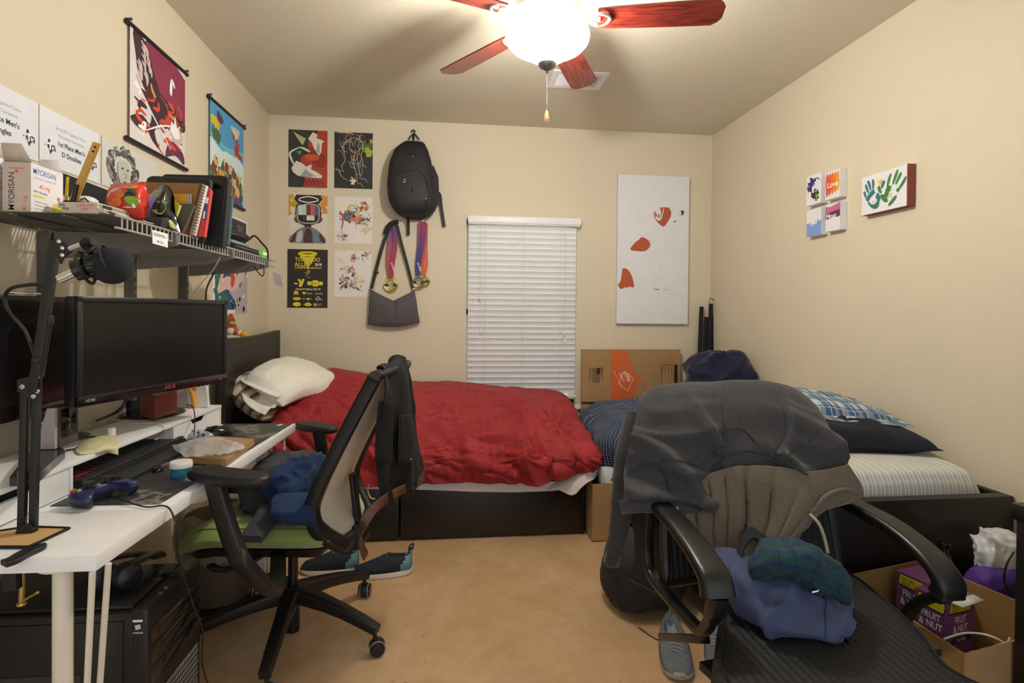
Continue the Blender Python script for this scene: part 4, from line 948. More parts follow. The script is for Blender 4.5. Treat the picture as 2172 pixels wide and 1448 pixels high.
def rw(p,u,v):
    q=V((p.x*1.0,p.y*2.2,p.z*2.2)); w_=.010*nz(p,4,1)
    # long diagonal folds running down the front
    s=p.x*1.0+p.z*.55; edge=max(0,min(1,(v-.15)*2)); w_+=.045*edge*max(0,noise.noise(V((s*8+.6*nz(p,3,2),p.z*1.2,2))))**1.0
    w_-=.045*edge*max(0,noise.noise(V((s*13+.8*nz(p,4,5),p.z*1.5,7))))**1.2
    for c,r_ in tufts:
        d=p-c; L=d.length
        if L<r_:
            a=atan2(d.z+.6*d.y,d.x); w_+= -.022*exp(-(L/.03)**2)+.012*cos(a*9+nz(c,9)*5)*exp(-((L-.07)/.06)**2)
    w_+=.046*edge*crease(p,(.55,-.3,-.78),5.0,3)+.018*crease(p,(.8,.1,-.55),9,5)*(.4+.6*edge)+.003*crease(p,(.3,1,-.2),14,9)+.002*nz(p,25,6)
    if u<.3: w_+=.03*(1-u/.3)*crease(p,(.5,-.7,.3),6,9)
    return w_
G=wrinkle(loft(rows,20,22),rw)
m=MB().mat(REDC).grid(G,us=2.1,vs_=1.4)
# rolled hem
com=m.build('comforter',ang=80,solid=.035,soff=-1)
com['x']=0; del com['x']
tag(com,'rumpled red comforter spread over the bed below the window','comforter')
# ================================================================ bed 2 (along the right wall)
bed2=empty('bed',(1.57,2.9,0),label='black-brown bed with raised rim along the right wall',cat='bed')
FX0,FX1,FY0,FY1=1.09,2.072,1.79,3.98
part(MB().mat(DARKWOOD).box((FX0,FY0,.0),(FX1,FY0+.045,.665),.004),'footboard',bed2)
part(MB().mat(DARKWOOD).box((FX1-.03,FY0+.045,.1),(FX1,FY1,.665),.003),'side_rail',bed2)
part(MB().mat(DARKWOOD).box((FX0,FY0+.045,.1),(FX0+.03,FY1,.47),.003),'side_rail',bed2)
part(MB().mat(DARKWOOD).box((FX0,FY1,.0),(FX1,FY1+.04,.6),.003),'headboard',bed2)
part(MB().mat(DARKWOOD).box((FX0+.03,FY0+.045,.30),(FX1-.03,FY1,.33)),'slat_base',bed2)
rows=[]
for y,zt in ((FY0+.065,.66),(FY0+.075,.705),(FY0+.13,.745),(FY0+.4,.755),(2.8,.745),(3.22,.73)):
    rows.append([V((FX0+.04,y,.45)),V((FX0+.05,y,zt-.03)),V((FX0+.12,y,zt)),V((1.5,y,zt+.005)),V((FX1-.16,y,zt-.002)),V((FX1-.07,y,zt-.035)),V((FX1-.045,y,.5))])
G=wrinkle(loft(rows,6,8),lambda p,u,v:.003*nz(p,9,2))
m=MB().mat(TICK); G=[[p for p in r_] for r_ in G]; 
m.grid(G,us=1,vs_=1)
for i in range(len(m.uv)): m.uv[i]=[(m.v[q].x*1.6,m.v[q].y) for q in m.f[i]]
fr0=[V((p.x,p.y,.4)) for p in G[0]]; k=len(m.f); m.grid([fr0,G[0]])
for i in range(k,len(m.uv)): m.uv[i]=[(m.v[q].x*1.6,m.v[q].y) for q in m.f[i]]
m.box((FX0+.04,FY0+.07,.335),(FX1-.045,3.22,.5))
tag(m.build('mattress',ang=60),'mattress in thin blue and brown stripes on the right-hand bed','mattress')
# navy pillow
m=pillow(at(1745,985,Y=2.13),at(2012,1000,Y=2.05)+V((0,0,.01)),(0,1,.22),.62,.22,NAVYC,'x',seed=11,amp=.01)
m=pillow(V((1.30,2.36,.825)),V((2.03,2.30,.805)),(0,1,.1),.58,.14,NAVYC,'x',seed=11,amp=.01)
tag(m.build('pillow',ang=70),'plain dark navy pillow lying on the striped mattress','pillow')
pr=empty('pillow',(1.6,2.6,.95),label='blue and white plaid pillow on top of the navy pillow',cat='pillow')
m=pillow(V((1.38,2.50,.925)),V((2.00,2.42,.88)),(0,1,.10),.46,.09,PLAID,'x',seed=13,amp=.008,fold=.35); part(m,'cushion',pr,ang=70)
m=MB().mat(PLAID); f0=[V((1.40,2.26,.885)),V((1.6,2.21,.872)),V((1.78,2.18,.862)),V((1.92,2.16,.85)),V((2.0,2.15,.84))]
m.grid(wrinkle(loft([[p+V((-.02,.16,.05)) for p in f0],[p+V((0,.04,.012)) for p in f0],f0],5,6),lambda p,u,v:.006*nz(p,14,2)),us=.3); part(m,'pillowcase_flap',pr,solid=.002)
# dark underside cloth below plaid
m=pillow(V((1.32,2.48,.885)),V((1.84,2.42,.868)),(0,1,.08),.46,.05,NAVG,'x',seed=19,amp=.01); tag(m.build('folded_blanket',ang=70),'dark folded blanket squeezed between the plaid and the navy pillow','blanket')
# heap shapes
def heap(c,s_,mt,name,label,cat,seed=1,amp=.05,flat=-.4,n=64,mm=34,us=1,vs_=1,fr_=3.5,sq=.8):
    c=V(c); P=[]
    for i in range(mm+1):
        t=pi*i/mm; row=[]
        for j in range(n):
            a=2*pi*j/n; st_,ct=sin(t),-cos(t)
            d=V((st_*cos(a),st_*sin(a),ct)); d=V([math.copysign(abs(x)**sq,x) for x in d])
            p=V((d.x*s_[0],d.y*s_[1],d.z*s_[2])); q=c+p
            k=1+amp/.2*(.9*crease(q,(.5,.6,.6),fr_*1.3,seed,.35,.9,1.3)*.6+.25*crease(q,(-.7,.5,.3),fr_*2.6,seed+4,.35,.9,2)+.35*nz(q,fr_*1.2,seed+2)-.2)
            q=c+p*k; q.x=min(q.x,XR-.012-.02*(1-abs(ct)))
            if q.z<c.z+flat: q.z=c.z+flat+.02*(q.z-c.z-flat)
            row.append(q)
        P.append(row)
    m=MB().mat(mt).grid(P,closed=True,us=us,vs_=vs_)
    return tag(m.build(name,ang=80),label,cat)
o=heap(at(1372,945,Y=3.42)+V((.07,.04,.0)),(.46,.52,.265),NAVG,'comforter','navy comforter with a thin white grid heaped at the head of the right-hand bed','comforter',3,.05,-.16,90,46,2.2,3.4,3.2,.75)
heap(at(1540,812,Y=3.62)+V((-.02,.04,.025)),(.24,.22,.19),VELV,'blanket','shiny navy blanket bundle heaped in the room corner','blanket',8,.06,-.14,80,44,1,2,4.2,.8)
# ---- cardboard against the wall
th_=.035; yb=YB-.045
def hd(a,b): return at(a,b,Y=yb-th_)
a=hd(1235,741); b=hd(1442,850)
root=empty('cardboard_box',((a.x+b.x)/2,yb,.632),label='flattened moving box with orange print standing against the wall by the window',cat='box')
q=Pic((a.x,yb-th_,.64),(1,0,0),b.x-a.x,a.z-.64,th_,CARD,(0,-1,0)); HO=C('depotorange','c9602c')
w_=207.; U=lambda x,y:((x-1235)/w_,1-(y-741)/108.)
q.poly(HO,[U(*p) for p in ((1295,742),(1323,743),(1331,750),(1338,772),(1346,790),(1358,802),(1352,815),(1346,835),(1340,850),(1295,850))])
q.poly(HO,[U(*p) for p in ((1356,798),(1366,810),(1375,825),(1371,824),(1362,811),(1354,803))])
BR_=C('printblack','26201c')
def rt(txt,x,y,size,m_,ang=-90,bold=.02,al='LEFT',sx=1):
    d=V((cos(R(ang)),0,sin(R(ang)))); up=V((-d.z,0,d.x)); q.mb.mat(m_).text(txt,q.p(*U(x,y)),d,up,size,bold,al,0,1,sx); q.k+=1
rt('MADE IN',1274,778,.024,BR_,sx=.95); rt('THE USA',1250,778,.024,BR_,sx=.95)
for i in range(6): q.rect(BR_,*U(1257+2.6*i,810),*U(1258.3+2.6*i,779))
q.rect(BR_,*U(1265,792),*U(1273,779))
LO=C('paleorange','ecd2b4'); d=V((cos(R(-62)),0,sin(R(-62))))
cc=U(1325,799)
q.stroke(LO,[U(1322,786),U(1342,801),U(1331,827),U(1311,812),U(1322,786)],.006,0,False)
rt('THE',1329,791,.02,LO,-62,.02); rt('HOME',1321,789,.034,LO,-62,.03,sx=.85); rt('DEPOT',1311,791,.026,LO,-62,.02,sx=.9)
rt('MORE SAVING. MORE DOING.',1300,786,.011,LO,-62,.01)
q.stroke(BR_,[U(1402,773),U(1402,814),U(1436,814),U(1436,773),U(1402,773)],.004,0,False); q.rect(BR_,*U(1429,813.5),*U(1436,773.5))
for i in range(4): rt('Kitchen Bedroom'[:13-i],1423-7*i,777,.009,BR_)
part(q.mb,'printed_panel',root)
part(MB().mat(BR_).box((a.x,yb-th_-.0005,.632),(b.x,yb,.638)),'taped_seam',root)
q=Pic((a.x+.002,yb-th_,.02),(1,0,0),b.x-a.x-.004,.60,th_,CARD,(0,-1,0)); q.rect(C('darkbrownprint','7c4a34'),.01,.6,.14,.92); q.rect(C('printblack','26201c'),.17,.7,.6,.97); q.splat(C('leafprint','6fae3a'),3,(.12,.8,.15,.88),(.01,.02),4)
q.done('cardboard_box','flattened box below the orange printed one, mostly hidden behind the beds','box')
# black folded slats in the corner
m=None
root=empty('folded_music_stand',(1.99,4.06,.66),label='bundle of black metal slats leaning in the far right corner',cat='stand')
for i,(x,t_,o_) in enumerate(((1480,745,0),(1490,680,.01),(1500,652,.02),(1508,668,.0))):
    p=at(x,760,Y=4.1-o_); p=V((p.x,p.y,.5)); tp=at(x+8,t_-8 if i else 650,Y=4.14-o_)
    part(MB().mat(BLKM).beam(p,tp,.03,.015,(0,-1,0),.002),'slat',root)
tp=at(1505,636,Y=4.13); m=MB().mat(STEEL).tube([tp+V((0,0,-.1)),tp,tp+V((.01,-.01,.012)),tp+V((.03,-.01,.0)),tp+V((.03,-.01,-.02))],.004,8,smooth=3); part(m,'hook_rod',root)
# open box between the beds
root=empty('cardboard_box',(.95,3.25,0),label='open tall cardboard box on the floor at the foot of the red-covered bed',cat='box')
bx0,bx1,by0,by1,h=.835,1.06,3.09,3.42,.335
part(MB().mat(CARD).box((bx0,by0,0),(bx1,by0+.005,h)).box((bx0,by0-.0012,h*.44),(bx1,by0,h*.45)),'front_panel',root)
part(MB().mat(CARD).box((bx0,by0+.005,0),(bx0+.005,by1,h)).box((bx1-.005,by0+.005,0),(bx1,by1,h)).box((bx0,by1-.005,0),(bx1,by1,h)).box((bx0,by0,0),(bx1,by1,.004)),'side_panels',root)
m=MB().mat(CARD); m.add([V((bx0+.01,by1,h)),V((bx1,by1,h)),V((bx1+.0,by1+.03,h+.16)),V((bx0+.03,by1+.03,h+.16))],[(0,1,2,3)]); part(m,'flap',root,solid=.004)
m=MB().mat(CARD); m.add([V((bx1,by0,h)),V((bx1,by1,h)),V((bx1+.04,by1-.02,h+.15)),V((bx1+.05,by0+.04,h+.13))],[(0,1,2,3)]); part(m,'flap',root,solid=.004)
tag(MB().mat(WHT).box((.89,by0+.02,.2),(1.0,by0+.09,.425),.003).mat(INK).box((.95,by0+.019,.345),(.965,by0+.0205,.36)).box((.975,by0+.019,.345),(.985,by0+.0205,.36)).build('white_carton'),'white carton standing in the open cardboard box','box')
tag(MB().mat(C('tealbook','1d3a44')).box((1.003,by0+.02,.2),(1.05,by0+.1,.43),.002).build('book'),'dark teal book beside the white carton in the open box','book')
# ================================================================ desk
DZ=.80; DK=(1329-800)/589.   # table height; points taken on the table plane
def dz(px,py,z=DZ): return at(px,py,Z=z)
DA=dz(203,1178); DB=dz(627,898); ddir=(DB-DA).normalized(); dnor=V((-ddir.y,ddir.x,0)) # towards the wall
LEN=(DB-DA).length; DANG=atan2(ddir.y,ddir.x)
def D(u,v,z): return DA+ddir*u+dnor*v+V((0,0,z-DZ))
SEAM=(dz(351,1080)-DA).dot(ddir)
LAM=mat('white_laminate','f0f0f2',.38); LEGM=mat('leg_white','ddd8cb',.35)
def dbox(m,u0,v0,z0,u1,v1,z1,r=0):
    old=m.T; m.T=Matrix.Translation(V((DA.x,DA.y,0)))@Matrix.Rotation(DANG,4,'Z'); m.box((u0,v0,z0),(u1,v1,z1),r); m.T=old; return m
DEPTH=.545
def table(u0,u1,label,legs):
    c=D((u0+u1)/2,DEPTH/2,0); root=empty('desk',(c.x,c.y,0),label=label,cat='desk')
    part(dbox(MB().mat(LAM),u0,0,DZ-.034,u1,DEPTH,DZ,.0015),'tabletop',root)
    for (u,v) in legs: 
        p=D(u,v,0); m=MB().mat(LEGM).cyl((p.x,p.y,0),(p.x,p.y,DZ-.034),.019,n=18).cyl((p.x,p.y,DZ-.04),(p.x,p.y,DZ-.0341),.045,n=18); part(m,'leg',root)
    return root
t1=table(SEAM+.002,LEN,'white laminate desk holding the monitors and the keyboard',[(LEN-.06,.48),(LEN-.07,.13)])
t2=table(0,SEAM-.002,'short white table piece at the near end carrying the microphone arm',[(.05,.10)])
t2b=MB().mat(LEGM); 
p=D(.03,.03,0)
for (px,py,px2,py2) in ((196,1213,185,1448),(230,1195,212,1448)):
    a=dz(px,py,DZ-.035); b=at(px2,py2,Y=a.y+.03); f=(a.z)/(a.z-b.z); b=a+(b-a)*f; part(MB().mat(LEGM).cyl(a,b,.0065,n=12),'hairpin_rod',t2)
for (px,py,px2,py2) in ((576,940,566,985),(603,925,598,985)):
    a=at(px,py,Y=2.56); a=V((a.x,a.y,DZ-.035)); b=V((a.x-.02,a.y,0)); part(MB().mat(LEGM).cyl(a,b,.006,n=12),'hairpin_rod',t1)
# riser with drawers
RT=.892
def RZ(px,py,z=RT): return at(px,py,Z=z)
ra=RZ(470,858); vR=(ra-DA).dot(dnor); u_end=(ra-DA).dot(ddir)
def riser(u0,u1,label,open_=True):
    v0=vR; v1=DEPTH; c=D((u0+u1)/2,(v0+v1)/2,DZ); root=empty('desk_riser',(c.x,c.y,DZ+.0005),label=label,cat='desk riser')
    part(dbox(MB().mat(LAM),u0,v0,RT-.014,u1,v1,RT,.001),'top_board',root)
    for a,b in ((u0,UL),(UR,u1)):
        for w0 in (a,b-.012): part(dbox(MB().mat(LAM),w0,v0+.002,DZ+.001,w0+.012,v1,RT-.014),'side_wall',root)
        f=MB().mat(LAM); z1=RT-.016; z0=DZ+.004
        # front with a cut grip in the top edge
        uc=a+(b-a)*.5; g=.07
        pts=[(a+.014,z0),(b-.014,z0),(b-.014,z1),(uc+g,z1),(uc+g-.02,z1-.022),(uc-g+.02,z1-.022),(uc-g,z1),(a+.014,z1)]
        vs=[D(x,v0+.004,z) for x,z in pts]; f.poly(vs,.012,-dnor); part(f,'drawer_front',root)
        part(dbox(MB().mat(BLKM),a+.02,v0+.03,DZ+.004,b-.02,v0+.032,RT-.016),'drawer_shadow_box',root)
    return root
UL=(dz(158,1047)-DA).dot(ddir); UR=(dz(357,948)-DA).dot(ddir)
riser(.03,u_end,'long white desk riser with a drawer at each end and an open middle')
# mouse mats
def quad_on(pts,z,th,m,name,label,cat,pat=None):
    P=[dz(*p,z=z) for p in pts]; return tag(MB().mat(m).poly(P,th,(0,0,1)).build(name),label,cat)
def matmap():
    t=NT('map_mat'); k=t.coord('Object'); n=t.ramp(t.noise(k,4,7,.7),[(.45,'26262a'),(.52,'3d3c3c'),(.56,'8d8a80'),(.6,'302f31')])
    t.put(t.b.inputs['Base Color'],n); t.b.inputs['Roughness'].default_value=.45; return t.m
MM=matmap(); u0,v0=.312,.03
P=[D(u0,.035,DZ+.003),D(LEN-.01,.012,DZ+.003),D(LEN-.004,vR-.01,DZ+.003),D(u0,vR-.01,DZ+.003)]
mo=MB().mat(MM).poly(P,.0028,(0,0,1)); tag(mo.build('desk_mat'),'long black desk mat printed with pale streaks, under the keyboard','desk mat')
tag(MB().mat(WINK).poly([D(LEN-.06,.05,DZ+.0036),D(LEN-.03,.045,DZ+.0036),D(LEN-.03,.06,DZ+.0036),D(LEN-.06,.07,DZ+.0036)],.0003,(0,0,1)).build('mat_logo'),'small white mark on the far corner of the desk mat','sticker')
# keyboard
kz=DZ+.0035; ku0=(dz(163,1045)-DA).dot(ddir)+.01; ku1=(dz(385,940)-DA).dot(ddir); kv0=(dz(300,985)-DA).dot(dnor)-.0; kv1=kv0+.135
c=D((ku0+ku1)/2,(kv0+kv1)/2,kz); root=empty('keyboard',(c.x,c.y,kz),label='black mechanical keyboard with a few red keys',cat='keyboard')
part(dbox(MB().mat(BLKM),ku0,kv0,kz,ku1,kv1,kz+.018,.003),'case',root)
KEY=mat('key_black','2b2b2e',.5); REDK=mat('key_red','a3222c',.4)
nk,nr=20,6; L=ku1-ku0-.012
mk=MB().mat(KEY); red=[]
for r_ in range(nr):
    u=ku0+.006; hh=(kv1-kv0-.01)/nr; j=0
    while u<ku1-.012:
        wk=L/nk*(1 if not (r_==0 and 3<=j<4) else 5.5)*(1.4 if j==0 and r_ in (1,2,3) else 1)
        wk=min(wk,ku1-.006-u)
        isred=(r_,j) in ((2,1),(2,2),(2,3),(3,2)); mk.mat(REDK if isred else KEY)
        va=kv0+.005+hh*r_; dbox(mk,u+.0006,va+.0006,kz+.018,u+wk-.0006,va+hh-.0006,kz+.028,.0025); u+=wk; j+=1
part(mk,'keys',root)
# wrist rest strip
tag(dbox(MB().mat(mat('wrist_rest','26282e',.7)),ku0,kv0-.075,kz-.0003,ku1+.02,kv0-.004,kz+.012,.005).build('wrist_rest'),'dark grey wrist rest lying along the front of the keyboard','wrist rest')
# mice
def ellmouse(p,rz,l,w_,h,mt,name,label,wheel=True):
    root=empty(name,(p.x,p.y,DZ+.0035),rz,label,'mouse'); P=[]
    for i in range(11):
        t=pi/2*i/10; row=[]
        for j in range(28):
            a=2*pi*j/28; row.append(V((l/2*cos(t)**.6*cos(a)*(1-.06*cos(2*a)), w_/2*cos(t)**.6*sin(a)*(1+.08*cos(a)), h*sin(t)*(1+.12*cos(a)))))
        P.append(row)
    m=MB().mat(mt).grid(P,closed=True); m.add(P[0],[tuple(range(28))[::-1]]); o=m.build('shell',None,origin=(0,0,0)); o.parent=root
    if wheel: o=MB().mat(mat('rubber_grey','4b4b4e',.6)).cyl((l*.28,-.004,h*.86),(l*.28,.004,h*.86),.008,n=14).build('scroll_wheel',None,origin=(0,0,0)); o.parent=root
    return root
p=dz(462,925); ellmouse(p,R(215),.125,.07,.038,BLKG,'computer_mouse','plain black mouse at the far edge of the keyboard')
p=dz(418,930)+ddir*.0; r2=ellmouse(p+dnor*-.02,R(200),.11,.062,.03,mat('mouse_patterned','e0e0e0',.4,col2='1c1c1e',nscale=60),'computer_mouse','mouse with black and white speckled shell, nearest the keyboard')
p=dz(335,1000); ellmouse(p,R(110),.06,.032,.015,BLKG,'remote_fob','small black fob with a round silver button in front of the wrist rest',False)
# package + plastic bag
P=[dz(383,990),dz(478,1003),dz(538,935),dz(440,930)]
pk_=[P[0],P[1],P[2],P[3]]; zt=.03
A_,B_,C_,Dd=[V((p.x,p.y,DZ+.0035)) for p in (dz(386,985),dz(482,990),dz(540,945),dz(446,938))]
m=MB().mat(CARD); up=V((0,0,.024)); m.poly([p+up for p in (A_,B_,C_,Dd)],.024,(0,0,1)); pkg=m.build('cardboard_packet',bev=.002); tag(pkg,'thin flat cardboard packet on the desk mat under a plastic bag','box')
PLAS=NT('clear_plastic'); b=PLAS.b; b.inputs['Base Color'].default_value=(.9,.92,.95,1); b.inputs['Roughness'].default_value=.12; b.inputs['Alpha'].default_value=.32; PLAS=PLAS.m
zz=DZ+.031; rows=[[at(a,b,Z=zz+.01*k_) for a,b,k_ in r_] for r_ in ([(365,945,0),(400,935,.5),(440,928,.6),(480,931,.3),(505,942,0)],[(375,958,.1),(410,948,1.6),(450,945,.8),(490,945,1.6),(520,948,.2)],[(398,972,0),(430,968,.6),(460,966,1.5),(480,962,.7),(508,955,0)])]
G=wrinkle(loft(rows,10,10),lambda p,u,v:.006*ridge(p,26,4)+.003*nz(p,60,2))
tag(MB().mat(PLAS).grid(G).build('plastic_bag',solid=.0004),'crumpled clear plastic bag lying on the cardboard packet','bag')
# cream jar
p=dz(384,1012); root=empty('cream_jar',(p.x,p.y,DZ+.0005),label='blue glass cream jar with a white lid at the desk edge',cat='jar')
part(MB().mat(mat('blue_glass','3f9fc8',.1,trans=.6)).lathe([(.024,0),(.029,.003),(.031,.012),(.030,.027),(.027,.03)],(p.x,p.y,DZ+.001),30),'glass_body',root)
part(MB().mat(mat('white_lid','ece9e4',.35)).lathe([(.028,.0305),(.0315,.032),(.032,.036),(.032,.046),(.030,.050),(.02,.051)],(p.x,p.y,DZ+.001),32),'lid',root)
# game controller
GB=mat('controller_blue','262c5e',.35); GK=mat('controller_dark','17171b',.4)
cL=dz(155,1078); cR=dz(255,1045); cx=(cR-cL); cw=cx.length; e1=cx.normalized(); e2=V((-e1.y,e1.x,0)); c0=(cL+cR)/2; c0.z=DZ
root=empty('game_controller',(c0.x,c0.y,DZ+.003),label='blue and black game controller with coloured buttons on the near table',cat='controller')
def cp(a,b,z): return c0+e1*(a*cw)+e2*(b*cw)+V((0,0,z))
def body(off,zs,mt,name,sh=1):
    P=[]
    prof=[(-.5,-.16),(-.38,.02),(-.12,.0),(.12,.0),(.38,.02),(.5,-.16),(.60,-.36),(.55,-.47),(.42,-.43),(.3,-.2),(.12,-.14),(-.12,-.14),(-.3,-.2),(-.42,-.43),(-.55,-.47),(-.60,-.36)]
    prof=[(-.62,-.30),(-.60,.02),(-.42,.17),(-.15,.15),(.15,.15),(.42,.17),(.60,.02),(.62,-.30),(.55,-.47),(.42,-.43),(.28,-.18),(.12,-.12),(-.12,-.12),(-.28,-.18),(-.42,-.43),(-.55,-.47)]
    cc_=crv([V((a,b,0)) for a,b in prof],4,True); cen=V((0,0,0)); P=[]
    for z,k in zs: P.append([cp(q.x*k,q.y*k+(1-k)*-.02,z+(.0)) for q in cc_])
    m=MB().mat(mt).grid(P,closed=True); m.add(P[-1],[tuple(range(len(cc_)))]); m.add(P[0],[tuple(range(len(cc_)))[::-1]]); return part(m,name,root,ang=50)
body(0,[(.004,.8),(.008,.93),(.016,.99),(.024,1)],GK,'lower_shell'); body(0,[(.0242,1),(.03,.99),(.036,.95),(.041,.86),(.0425,.7)],GB,'upper_shell')
for a,b in ((-.2,-.02),(.2,-.02)): part(MB().mat(GK).lathe([(.016,0),(.016,.003),(.009,.005),(.009,.012),(.014,.014),(.014,.018),(.008,.0185)],cp(a,b,.041),20),'thumb_stick',root)
for (a,b,c_) in ((-.50,.02,'c83a2a'),(-.42,-.05,'d8a02a'),(-.42,.09,'3ab84a'),(-.34,.02,'4a50d8')): part(MB().mat(mat('btn'+c_,c_,.3)).lathe([(.0055,0),(.0055,.004),(.003,.0055)],cp(a,b,.0415),14),'face_button',root)
m=MB().mat(GK).lathe([(.02,0),(.02,.002),(.015,.003)],cp(.44,.03,.041),20).box(cp(.44,.03,.043)+V((-.013,-.004,0)),cp(.44,.03,.049)+V((.013,.004,0)),.002).box(cp(.44,.03,.043)+V((-.004,-.013,0)),cp(.44,.03,.049)+V((.004,.013,0)),.002); part(m,'direction_pad',root)
part(MB().mat(mat('btn_silver','aeb2c0',.3,.6)).lathe([(.005,0),(.005,.003),(.002,.004)],cp(0,-.02,.042),12),'home_button',root)
CB=mat('cable_black','151517',.5)
cab=[cp(.1,.15,.02),at(300,1073,Z=DZ+.006),at(345,1072,Z=DZ+.006),at(362,1082,Z=DZ-.005),at(374,1120,Y=1.50),at(378,1180,Y=1.55),at(392,1225,Y=1.58),at(412,1290,Y=1.6),at(430,1340,Y=1.65),at(428,1400,Y=1.66),at(440,1448,Y=1.7)]
part(MB().mat(CB).tube(cab,.0023,8,smooth=6),'cable',root)
# notebook scrap at the near-left (fabric edged tan board)
pts=[dz(146,1120,DZ+.004),dz(60,1160,DZ+.004),dz(-60,1160,DZ+.004),dz(-10,1128,DZ+.004),dz(60,1117,DZ+.004)]
root=empty('cork_board',(pts[0].x-.1,pts[0].y,DZ+.0005),label='tan board with a frayed black edge lying under the microphone arm',cat='board')
part(MB().mat(mat('tan_board','c2a06a',.8)).poly(pts,.003,(0,0,1)),'panel',root)
part(MB().mat(BLKM).tube(pts,.004,6,closed=True),'edging',root)
# ================================================================ monitors
def monitor(TL,TR,BL,zs,label,logo=True,base=True):
    """corner points in the room, vertical panel"""
    TL=V(TL);TR=V(TR); w_=(TR-TL); w_.z=0; W_=w_.length; e=w_.normalized(); up=V((0,0,1)); n=e.cross(up); H=zs
    if n.y>0: n=-n
    c=(TL+TR)/2; root=empty('monitor',(c.x-n.x*.08,c.y-n.y*.08,RT+.0005),label=label,cat='monitor')
    def q(a,b,d=0): return TL+e*(a*W_)+V((0,0,-b*H))+n*d
    FR=mat('monitor_frame','1a1a1b',.35); SCR=mat('screen_off','121112',.22,spec=.5); GL=mat('monitor_gloss','1a1014',.12)
    bz=.018; 
    m=MB().mat(FR)
    def bar(a0,b0,a1,b1,d0,d1,r=.003):
        P=[q(a0/W_,b0/H,d0),q(a1/W_,b1/H,d1)]
        old=m.T; m.T=Matrix(((e.x,n.x,0,TL.x),(e.y,n.y,0,TL.y),(e.z,n.z,1,TL.z),(0,0,0,1))); m.box((a0,d0,-b0),(a1,d1,-b1),r); m.T=old
    bar(0,0,W_,H,-.05,-.012,.006); bar(.1*W_,.1*H,.9*W_,.9*H,-.075,-.05,.01); part(m,'back_shell',root)
    m=MB().mat(FR); bar(0,0,W_,bz,-.012,0); bar(0,0,bz,H,-.012,0); bar(W_-bz,0,W_,H,-.012,0); part(m,'bezel',root)
    m=MB().mat(GL); bar(0,H-.032,W_,H,-.012,.001); lo=part(m,'lower_bezel',root)
    m=MB().mat(SCR); bar(bz,bz,W_-bz,H-.032,-.012,-.005,0); part(m,'screen',root)
    if logo:
        sub_of(MB().mat(mat('logo_red','8c4448',.4)).text('ASUS',q(.535,(H-.011)/H,.0016),e,up,.019,.02,'CENTER',0,1.0,1.1),'maker_logo',lo,root)
        sub_of(MB().mat(mat('logo_grey','9a9ca2',.4)).text('HDMI',q(.035,(H-.012)/H,.0016),e,up,.013,.01),'port_mark',lo,root)
        for i in range(5): 
            m=MB().mat(BLKG); bar(W_-.16+i*.022,H-.001,W_-.15+i*.022,H+.002,-.006,0,0); part(m,'button',root)
        m=MB().mat(mat('led_amber','c98a3a',.4)); bar(W_-.045,H-.016,W_-.040,H-.011,.001,.002,0); part(m,'power_light',root)
        for i in range(9):
            m=MB().mat(mat('vent_grey','64666a',.4)); b0=.06+.045*i if i<4 else .10+.035*i
            bar(W_-.002,(.30+.055*i)*H,W_+.003,(.325+.055*i)*H,-.035,-.004,0); part(m,'edge_rib',root)
    if base:
        bc=at(325,878,Z=RT)-V((n.x*.03,n.y*.03,0)); zb=RT
        mb_=MB().mat(BLKG).lathe([(.113,0),(.116,.004),(.112,.010),(.03,.014)],(bc.x+n.x*.03,bc.y+n.y*.03,zb+.001),40); part(mb_,'stand_base',root)
        m=MB().mat(BLK); nk_=V((bc.x,bc.y,0))-n*.06; m.beam(V((nk_.x,nk_.y,zb+.012)),V((nk_.x,nk_.y,TL.z-H*.55)),.06,.025,n); part(m,'stand_neck',root)
    return root,q,e,n
# centre monitor from its corners: choose depths so that it stands upright on the riser
_s=.98
TL=at(165,628,Y=1.735*_s*1.02); TR=at(483,637,Y=2.39*_s*1.0); BLp=at(160,868,Y=1.735*_s*1.02); BRp=at(480,806,Y=2.39*_s)
H=(TL.z-BLp.z+TR.z-BRp.z)/2; zt=(TL.z+TR.z)/2; TL.z=zt; TR.z=zt
r1,q1,e1m,n1=monitor(TL,TR,None,H,'wide black monitor in the middle of the desk, screen off')
# left monitor
TR2=at(163,632,Y=1.70); dirL=V((-.155,-.99,0)); 
TR2=at(166,632,Y=1.72); BR2=at(157,855,Y=1.72); H2=TR2.z-BR2.z+.03
TR2=at(166,631,X=-1.205); BR2=at(160,862,X=-1.205); H2=TR2.z-BR2.z; TL2=V((-1.235,1.25,TR2.z))
r2_,q2,e2m,n2=monitor(TL2,TR2,None,H2,'left black monitor with its screen off, crossed by the microphone arm',False,False)
part(MB().mat(mat('smoke_plastic','2a2622',.2)).poly([at(20,1012,Z=RT+.025),at(75,1010,Z=RT+.025),at(138,955,Z=RT+.025),at(118,936,Z=RT+.025),at(60,960,Z=RT+.025)],.022,(0,0,1)),'stand_base',r2_)
bc=V((-1.235,1.45,0)); part(MB().mat(BLK).beam(V((bc.x,bc.y,RT+.002)),V((bc.x,bc.y,RT+.2)),.05,.02,n2),'stand_neck',r2_)
# wooden block in front of the stand
p=at(352,885,Z=RT); root=None
zb_=RT+.0125; wc=at(327,889,Z=zb_); wr=at(376,874,Z=zb_); wl=at(275,877,Z=zb_); wl=wc+(wl-wc).normalized()*min((wl-wc).length,.11)
zt_=at(327,838,Y=wc.y).z; P=[wc,wr,wr+wl-wc,wl]; P=[V((a.x,a.y,zt_)) for a in P]
tag(MB().mat(mat('red_wood','7c3420',.35,col2='6a2818',nscale=12)).poly(P,zt_-RT-.0115,(0,0,1)).build('wooden_box',bev=.003),'small reddish wooden box on the foot of the centre monitor','box')
